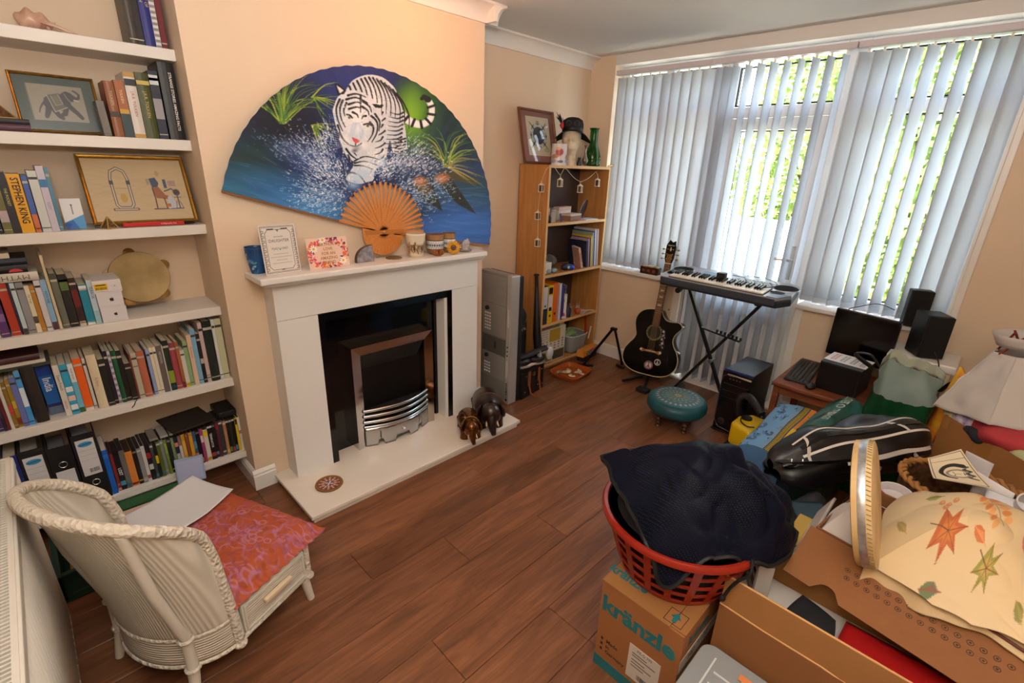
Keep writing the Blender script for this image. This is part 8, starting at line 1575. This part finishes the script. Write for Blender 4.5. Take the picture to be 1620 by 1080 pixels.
# ---- rolled printed towel, yellow vacuum and hose
A = Art(260, 160, '6a9ac4'); rn = np.random.RandomState(5)
for k in range(26):
    x, y = rn.uniform(0, 260), rn.uniform(6, 92); a = rn.uniform(0, 6)
    for q in range(3): A.line(curve([(x, y), (x + 14 * math.cos(a + q * .6), y + 9 * math.sin(a + q * .6)), (x + 22 * math.cos(a + q * .6 + .5), y + 14 * math.sin(a + q * .6 + .5))], 4), 1.1, '1c2c4a', .6)
for x, y, r_ in ((40, 40, 12), (120, 30, 13), (200, 50, 12), (80, 74, 10), (235, 20, 10)):
    for q in range(3): A.line([(x + r_ * (1 - q * .28) * math.cos(k * .4), y + r_ * (1 - q * .28) * math.sin(k * .4)) for k in range(13)], .9, '1c2c4a')
A.rect(0, 84, 260, 96, '7a98a8', .8); A.line([(0, 98), (260, 98)], 1.4, '1a1a1c'); A.rect(0, 100, 260, 116, 'd0b020')
for k in range(44): A.fill([(k * 6, 100), (k * 6 + 3.4, 100), (k * 6 + 5.6, 116), (k * 6 + 2.2, 116)], '1a1a1c')
A.line([(0, 118), (260, 118)], 1.4, '1a1a1c'); A.rect(0, 120, 260, 160, 'd8b41c'); A.rect(130, 120, 260, 160, 'd0702c', .8); A.fill([(118, 160), (126, 132), (160, 160)], 'c83a48')
for x, a in ((190, -1.0), (205, -1.5), (220, -2.0), (180, -1.8)): A.line([(200, 158), (x, 126)], 3, '4a6a34', .8)
t = thing('printed_towel', 'folded blue and yellow tropical print towel on the heap', 'towel', (2.08, 2.72, 0))
tu = np.array([[2.105, 2.44, .0], [1.945, 2.50, 0], [1.96, 3.02, 0], [2.17, 3.02, 0]])
u, v = np.meshgrid(np.linspace(0, 1, 260), np.linspace(0, 1, 160)); U, V = u[..., None], v[..., None]
Pb = (np.array([1.95, 2.49, .27]) * (1 - U) + np.array([1.955, 3.03, .325]) * U) * (1 - V) + (np.array([2.19, 2.40, .36]) * (1 - U) + np.array([2.21, 2.98, .375]) * U) * V
Pb[..., 2] += .03 * np.sin(PI * np.clip(v * 1.1, 0, 1)) ** .7 - .09 * np.clip(.12 - v, 0, 1) / .12 + .006 * np.sin(u * 9 + v * 5)
np_grid('printed_side', Pb - np.array([2.08, 2.72, 0]), A.sample(u * 259, v * 159), matc('towel_print', .85), t, smooth=True)
fb = MB(); ed = [tuple(Pb[j, i]) for j, i in ([(0, k) for k in range(0, 260, 20)] + [(k, 259) for k in range(0, 160, 20)] + [(159, k) for k in range(259, 0, -20)] + [(k, 0) for k in range(159, 0, -20)])]; n = len(ed)
fb.add(ed + [(x, y, .002) for x, y, z in ed], [(i, (i + 1) % n, (i + 1) % n + n, i + n) for i in range(n)]); obj('towel_folds', fb, C('4a78a8', .85), t, world=True)
t = thing('vacuum_cleaner', 'yellow cylinder vacuum cleaner with a dark hose beside the tower', 'vacuum cleaner', (1.85, 2.95, 0)); yel = mat('yellow_plastic', 'd8b414', .35)
obj('yellow_shell', MB().prism([(1.80, 2.86), (1.86, 2.83), (1.925, 2.80), (1.94, 2.98), (1.935, 3.04), (1.85, 3.05), (1.80, 2.97)], .075, .215), yel, t, world=True, bevel=.02, seg=4); obj('base', MB().prism([(1.785, 2.85), (1.86, 2.81), (1.935, 2.78), (1.945, 3.0), (1.94, 3.05), (1.85, 3.06), (1.79, 2.98)], .002, .075), C('141416', .5), t, world=True, bevel=.012)
obj('socket', MB().cyl((1.85, 2.96, .205), (1.85, 2.96, .225), .03, n=20), C('141416', .5), t, world=True, smooth=40)
obj('flex', MB().tube(curve([(1.83, 2.93, .225), (1.845, 2.89, .22), (1.89, 2.86, .22), (1.925, 2.87, .225)], 6), .004, 6), C('0e0e10', .5), t, world=True, smooth=60)
hz = curve([(1.775, 3.06, .17), (1.76, 3.045, .25), (1.775, 3.04, .30), (1.815, 3.03, .32), (1.87, 2.99, .305), (1.925, 2.955, .275)], 10); rr2 = [.021 + .002 * (k % 2) for k in range(len(hz))]; obj('hose', MB().tube(hz, rr2, 14), C('17181a', .45), t, world=True, smooth=30)
tag(obj('black_bag', MB().ell((1.92, 3.17, .07), (.06, .055, .065), 20, 12), C('121216', .6), smooth=70), 'black cable bag on the floor between tower and desk', 'bag')
# ================================================================ RADIATOR
radm = mat('radiator_white', 'dedad0', .35)
t = thing('radiator', 'white fluted panel radiator with a grille top along the near wall', 'radiator', (1.5, -.01, .08)); RX0, RX1, RY0, RY1, RZ0, RZ1 = .75, 2.45, -.045, .035, .08, .70
n = 51; v = []; f = []
for k in range(n * 8 + 1):
    x = RX0 + .012 + (RX1 - RX0 - .024) * k / (n * 8); d = .0045 * max(-.6, math.cos(2 * PI * k / 8)); v += [(x, RY1 + d - .005, RZ0 + .01), (x, RY1 + d - .005, RZ1 - .03)]
for k in range(n * 8): f.append((2 * k, 2 * k + 2, 2 * k + 3, 2 * k + 1))
obj('fluted_panel', MB().add(v, f), radm, t, world=True, smooth=50, thick=.002); obj('panel_frame', MB().bb(RX0, RX1, RY1 - .012, RY1 + .002, RZ1 - .03, RZ1).bb(RX0, RX1, RY1 - .012, RY1, RZ0, RZ0 + .012).bb(RX0, RX0 + .013, RY1 - .012, RY1, RZ0, RZ1), radm, t, world=True, bevel=.003); obj('rear_panel', MB().bb(RX0, RX1, RY0, RY0 + .01, RZ0, RZ1 - .01), radm, t, world=True)
obj('end_panel', MB().bb(RX0 - .002, RX0, RY0, RY1, RZ0, RZ1), radm, t, world=True); obj('end_panel', MB().bb(RX1, RX1 + .002, RY0, RY1, RZ0, RZ1), radm, t, world=True)
obj('grille_frame', MB().bb(RX0, RX1, RY1 - .014, RY1 - .004, RZ1 - .004, RZ1 + .004).bb(RX0, RX1, RY0, RY0 + .01, RZ1 - .004, RZ1 + .004).bb(RX0, RX0 + .01, RY0 + .01, RY1 - .014, RZ1 - .004, RZ1 + .004), radm, t, world=True)
gs = MB()
for k in range(112): x = RX0 + .02 + k * .0113; gs.bb(x, x + .0042, RY0 + .01, RY1 - .014, RZ1 - .008, RZ1 + .002)
o = obj('grille_slats', gs, radm, t, world=True); o['kind'] = 'stuff'
obj('wall_bracket', MB().bb(1.0, 1.03, -.0595, RY0, .2, .6).bb(2.1, 2.13, -.0595, RY0, .2, .6), radm, t, world=True)
obj('pipe', MB().tube([(RX1 + .02, .0, .003), (RX1 + .02, 0, .12), (RX1, 0, .12)], .008, 8), C('c8c4bc', .3), t, world=True)
# ================================================================ LLOYD-LOOM CHAIR
CH = thing('woven_chair', 'white woven nursing chair with a curved back and a side drawer', 'chair', (1.018, .443, 0), .40)
def weave(name, sc, ang):
    m = mat(name, 'd6cfc0', .6); N = m.node_tree.nodes; L = m.node_tree.links; tc = N.new('ShaderNodeTexCoord'); mp = N.new('ShaderNodeMapping'); mp.inputs['Rotation'].default_value = ang; L.new(tc.outputs['Object'], mp.inputs[0])
    w = N.new('ShaderNodeTexWave'); w.inputs['Scale'].default_value = sc; w.inputs['Distortion'].default_value = .4; L.new(mp.outputs[0], w.inputs[0]); bp = N.new('ShaderNodeBump'); bp.inputs['Strength'].default_value = .5; bp.inputs['Distance'].default_value = .004; L.new(w.outputs['Fac'], bp.inputs['Height']); L.new(bp.outputs[0], N['Principled BSDF'].inputs['Normal'])
    r = N.new('ShaderNodeValToRGB'); r.color_ramp.elements[0].color = hexc('c6bfae'); r.color_ramp.elements[1].color = hexc('dcd6c8'); L.new(w.outputs['Fac'], r.inputs[0]); L.new(r.outputs[0], N['Principled BSDF'].inputs['Base Color']); return m
wv1 = weave('woven_white', 42, (0, 0, 0)); wv2 = weave('woven_white_low', 34, (0, PI / 2, 0)); wp = mat('white_painted', 'dad4c6', .45, var=.06, scale=20)
def braid():
    m = mat('braid_white', 'd8d0c0', .65); N = m.node_tree.nodes; L = m.node_tree.links; tc = N.new('ShaderNodeTexCoord'); w = N.new('ShaderNodeTexVoronoi'); w.inputs['Scale'].default_value = 85; L.new(tc.outputs['Object'], w.inputs[0]); bp = N.new('ShaderNodeBump'); bp.inputs['Strength'].default_value = 1; bp.inputs['Distance'].default_value = .006; L.new(w.outputs['Distance'], bp.inputs['Height']); L.new(bp.outputs[0], N['Principled BSDF'].inputs['Normal']); return m
brm = braid()
def ring(phi, z0): return (.222 * math.cos(phi), -.13 - .165 * math.sin(phi), z0)
def rimp(phi):
    s_ = max(0, math.sin(phi)); return (.21 * math.cos(phi) * (1 + .478 * s_), -.156 - .249 * s_, .486 + .255 * s_ ** .5)
def back(u, v):
    phi = PI * u; a = Vector(ring(phi, .125)); b_ = Vector(ring(phi, .225)); c = Vector(rimp(phi)); return tuple(b_ + (c - b_) * v + Vector((0, 0, 0)) - Vector((0, -.015 * math.sin(PI * v) * math.sin(phi), 0)))
obj('woven_back', MB().grid(back, 60, 24), wv1, CH, smooth=70, thick=.005); obj('woven_base', MB().grid(lambda u, v: tuple(Vector(ring(PI * u, .125)) + Vector((0, 0, .10 * v))), 60, 6), wv2, CH, smooth=70, thick=.005)
for z_ in (.12, .226): obj('braid_ring', MB().tube([ring(PI * k / 40, z_) for k in range(41)], .008, 8), brm, CH, smooth=60)
rim = [(.224, -.132, .12), (.220, -.138, .26), (.213, -.148, .40), (.211, -.153, .47)] + [rimp(PI * k / 48) for k in range(1, 48)] + [(-.211, -.153, .47), (-.213, -.148, .40), (-.220, -.138, .26), (-.224, -.132, .12)]
obj('braided_rim', MB().tube(curve(rim, 3), .0165, 12), brm, CH, smooth=60)
for sx in (-1, 1):
    phi = math.acos(sx * .74); lp = Vector(ring(phi, .12)); rm_ = Vector(rimp(math.acos(sx * .70))); md_ = Vector(ring(phi, .235)) * 1.03; md_.z = .235
    obj('back_strut', MB().tube([tuple(md_), tuple((md_ + rm_) / 2 + Vector((0, -.012, 0))), tuple(rm_ + Vector((0, -.004, -.01)))], [.0145, .0145, .013], 12), wp, CH, smooth=60)
    ft = lp * 1.06; obj('leg', MB().tube([tuple(md_), (lp.x * 1.03, lp.y * 1.03, .12), (ft.x * 1.05, ft.y * 1.05, .001)], [.0150, .017, .0125], 14), wp, CH, smooth=60); obj('leg', MB().tube([(sx * .200, .135, .20), (sx * .206, .145, .12), (sx * .214, .160, .001)], [.016, .0175, .013], 14), wp, CH, smooth=60)
    for z_, pt in ((.235, md_), (.12, Vector((lp.x * 1.03, lp.y * 1.03, .12)))): obj('wrap_ring', MB().tube([(pt.x + .018 * math.cos(k * PI / 6), pt.y + .018 * math.sin(k * PI / 6), z_) for k in range(12)], .006, 6, closed=True), brm, CH, smooth=60)
    obj('side_post', MB().tube([(sx * .221, .158, .12), (sx * .221, .158, .262)], .011, 10), brm, CH, smooth=60); obj('post_knob', MB().ell((sx * .225, -.134, .116), (.021, .021, .016), 12, 8), brm, CH, smooth=60); obj('post_knob', MB().ell((sx * .222, .159, .116), (.017, .017, .014), 12, 8), brm, CH, smooth=60)
obj('seat_box', MB().prism([(ring(PI * k / 24, 0)[0] * .955, -.13 + (ring(PI * k / 24, 0)[1] + .13) * .955) for k in range(25)] + [(-.212, .16), (.212, .16)], .125, .262), wp, CH, bevel=.004); obj('front_panel', MB().bb(-.2, .2, .16, .164, .13, .25), wv2, CH)
dr_ = obj('drawer', MB().bb(.212, .228, -.112, .142, .135, .245), wp, CH, bevel=.003); obj('woven_panel', MB().bb(.228, .2295, -.098, .128, .150, .230), wv2, dr_); obj('drawer_handle', MB().bb(.2295, .247, -.04, .070, .188, .206), mat('pale_wood', 'd8c4a4', .45), dr_, bevel=.004)
obj('drawer_beading', MB().bb(.228, .233, -.106, .136, .140, .146).bb(.228, .233, -.106, .136, .234, .240).bb(.228, .233, -.106, -.100, .146, .234).bb(.228, .233, .130, .136, .146, .234), wp, dr_, bevel=.001)
obj('bottom_rail', MB().tube([(.222, -.134, .122), (.222, .159, .122), (-.222, .159, .122), (-.222, -.134, .122)], .010, 8), brm, CH, smooth=60)
# ---- cushion with an orange and pink cloth
A = Art(240, 240, 'aa4f2b'); rn = np.random.RandomState(12)
for k in range(112):
    x, y = rn.uniform(0, 240), rn.uniform(0, 240); a = rn.uniform(0, 6.3)
    for q in range(4): r0 = a + q * 1.5; A.line(curve([(x, y), (x + 13 * math.cos(r0), y + 13 * math.sin(r0)), (x + 24 * math.cos(r0 + .5), y + 24 * math.sin(r0 + .5))], 4), 2.6, rn.choice(['a8607a', '9a5064', 'b07090', '94443e']), 1.0, .8)
for k in range(70): x, y = rn.uniform(0, 240), rn.uniform(0, 240); A.blob(x, y, rn.uniform(4, 8), rn.uniform(3, 5), rn.choice(['a85028', '94401f', 'b05a2c']), .8, rn.uniform(0, 3))
for k in range(26): x, y = rn.uniform(0, 240), rn.uniform(0, 240); A.line([(x + 6 * math.cos(q * .55), y + 6 * math.sin(q * .55)) for q in range(12)], 1.1, 'b87a98', alpha=.8)
t = thing('seat_cushion', 'square seat cushion under an orange and pink patterned cloth on the chair', 'cushion', (1.018, .443, .2625), .40)
u, v = np.meshgrid(np.linspace(-1, 1, 200), np.linspace(-1, 1, 200)); CXm, CYm = -.012, .052; hx, hy = .252, .195
r_ = np.maximum(np.abs(u), np.abs(v)); ins = np.clip(1 - (r_ / .86) ** 6, 0, 1); out_ = np.clip((r_ - .86) / .14, 0, 1)
Pz = .046 * np.clip(1 - (np.clip(r_ - .7, 0, 1) / .2) ** 2, 0, 1) ** .5 + .010 * (1 - u * u) * (1 - v * v) + .002
Pz = np.where(r_ > .86, .030 - .035 * out_ + .004 * np.sin(u * 40) * out_ + .004 * np.sin(v * 43) * out_, np.maximum(Pz, .030))
Pz = np.where((v < -.5), np.maximum(Pz, .002), Pz)
sx_ = u * hx * (1 - .05 * np.abs(v) ** 6 * 0) + .003 * np.sin(v * 31) * (np.abs(u) > .9) + CXm; sy_ = v * hy + .004 * np.sin(u * 27) * (np.abs(v) > .9) + CYm
np_grid('patterned_cloth', np.stack([sx_, sy_, np.maximum(Pz, .001)], -1)[:, ::-1], A.sample((u[:, ::-1] * .5 + .5) * 239, (v[:, ::-1] * .5 + .5) * 239), matc('cushion_cloth', .75), t, smooth=True)
obj('pad', MB().bb(-.2, .2, -.12, .17, 0, .028), C('9a4a34', .8), t, bevel=.01)

# ---- loose paper on the cushion corner, blue wallet behind it
def psheet(u, v):
    a, b_, c, d = Vector((.70, .205, .335)), Vector((.565, .475, .325)), Vector((.79, .565, .325)), Vector((.93, .33, .345)); p = a * (1 - u) * (1 - v) + b_ * u * (1 - v) + c * u * v + d * (1 - u) * v
    return tuple(p + Vector((0, 0, .03 * (v - .5) ** 2 + .035 * max(0, u - .55) * max(0, v - .3) - .012 * math.sin(PI * u))))
tag(obj('paper_sheet', MB().grid(psheet, 24, 24), C('d4d6dc', .6), smooth=60, thick=.0008), 'large white sheet of paper lying over the corner of the patterned cushion', 'paper')
t = thing('plastic_wallet', 'pale blue plastic case standing before the film cases', 'case', M=T(.285, .50, .135, rz=-.25, ry=-.25)); obj('case_shell', MB().bb(-.008, .008, -.045, .065, 0, .115), C('9ab0d0', .3), t, bevel=.002); obj('case_label', MB().bb(.008, .0086, -.038, .058, .01, .105), C('b0b8dc', .4), t)
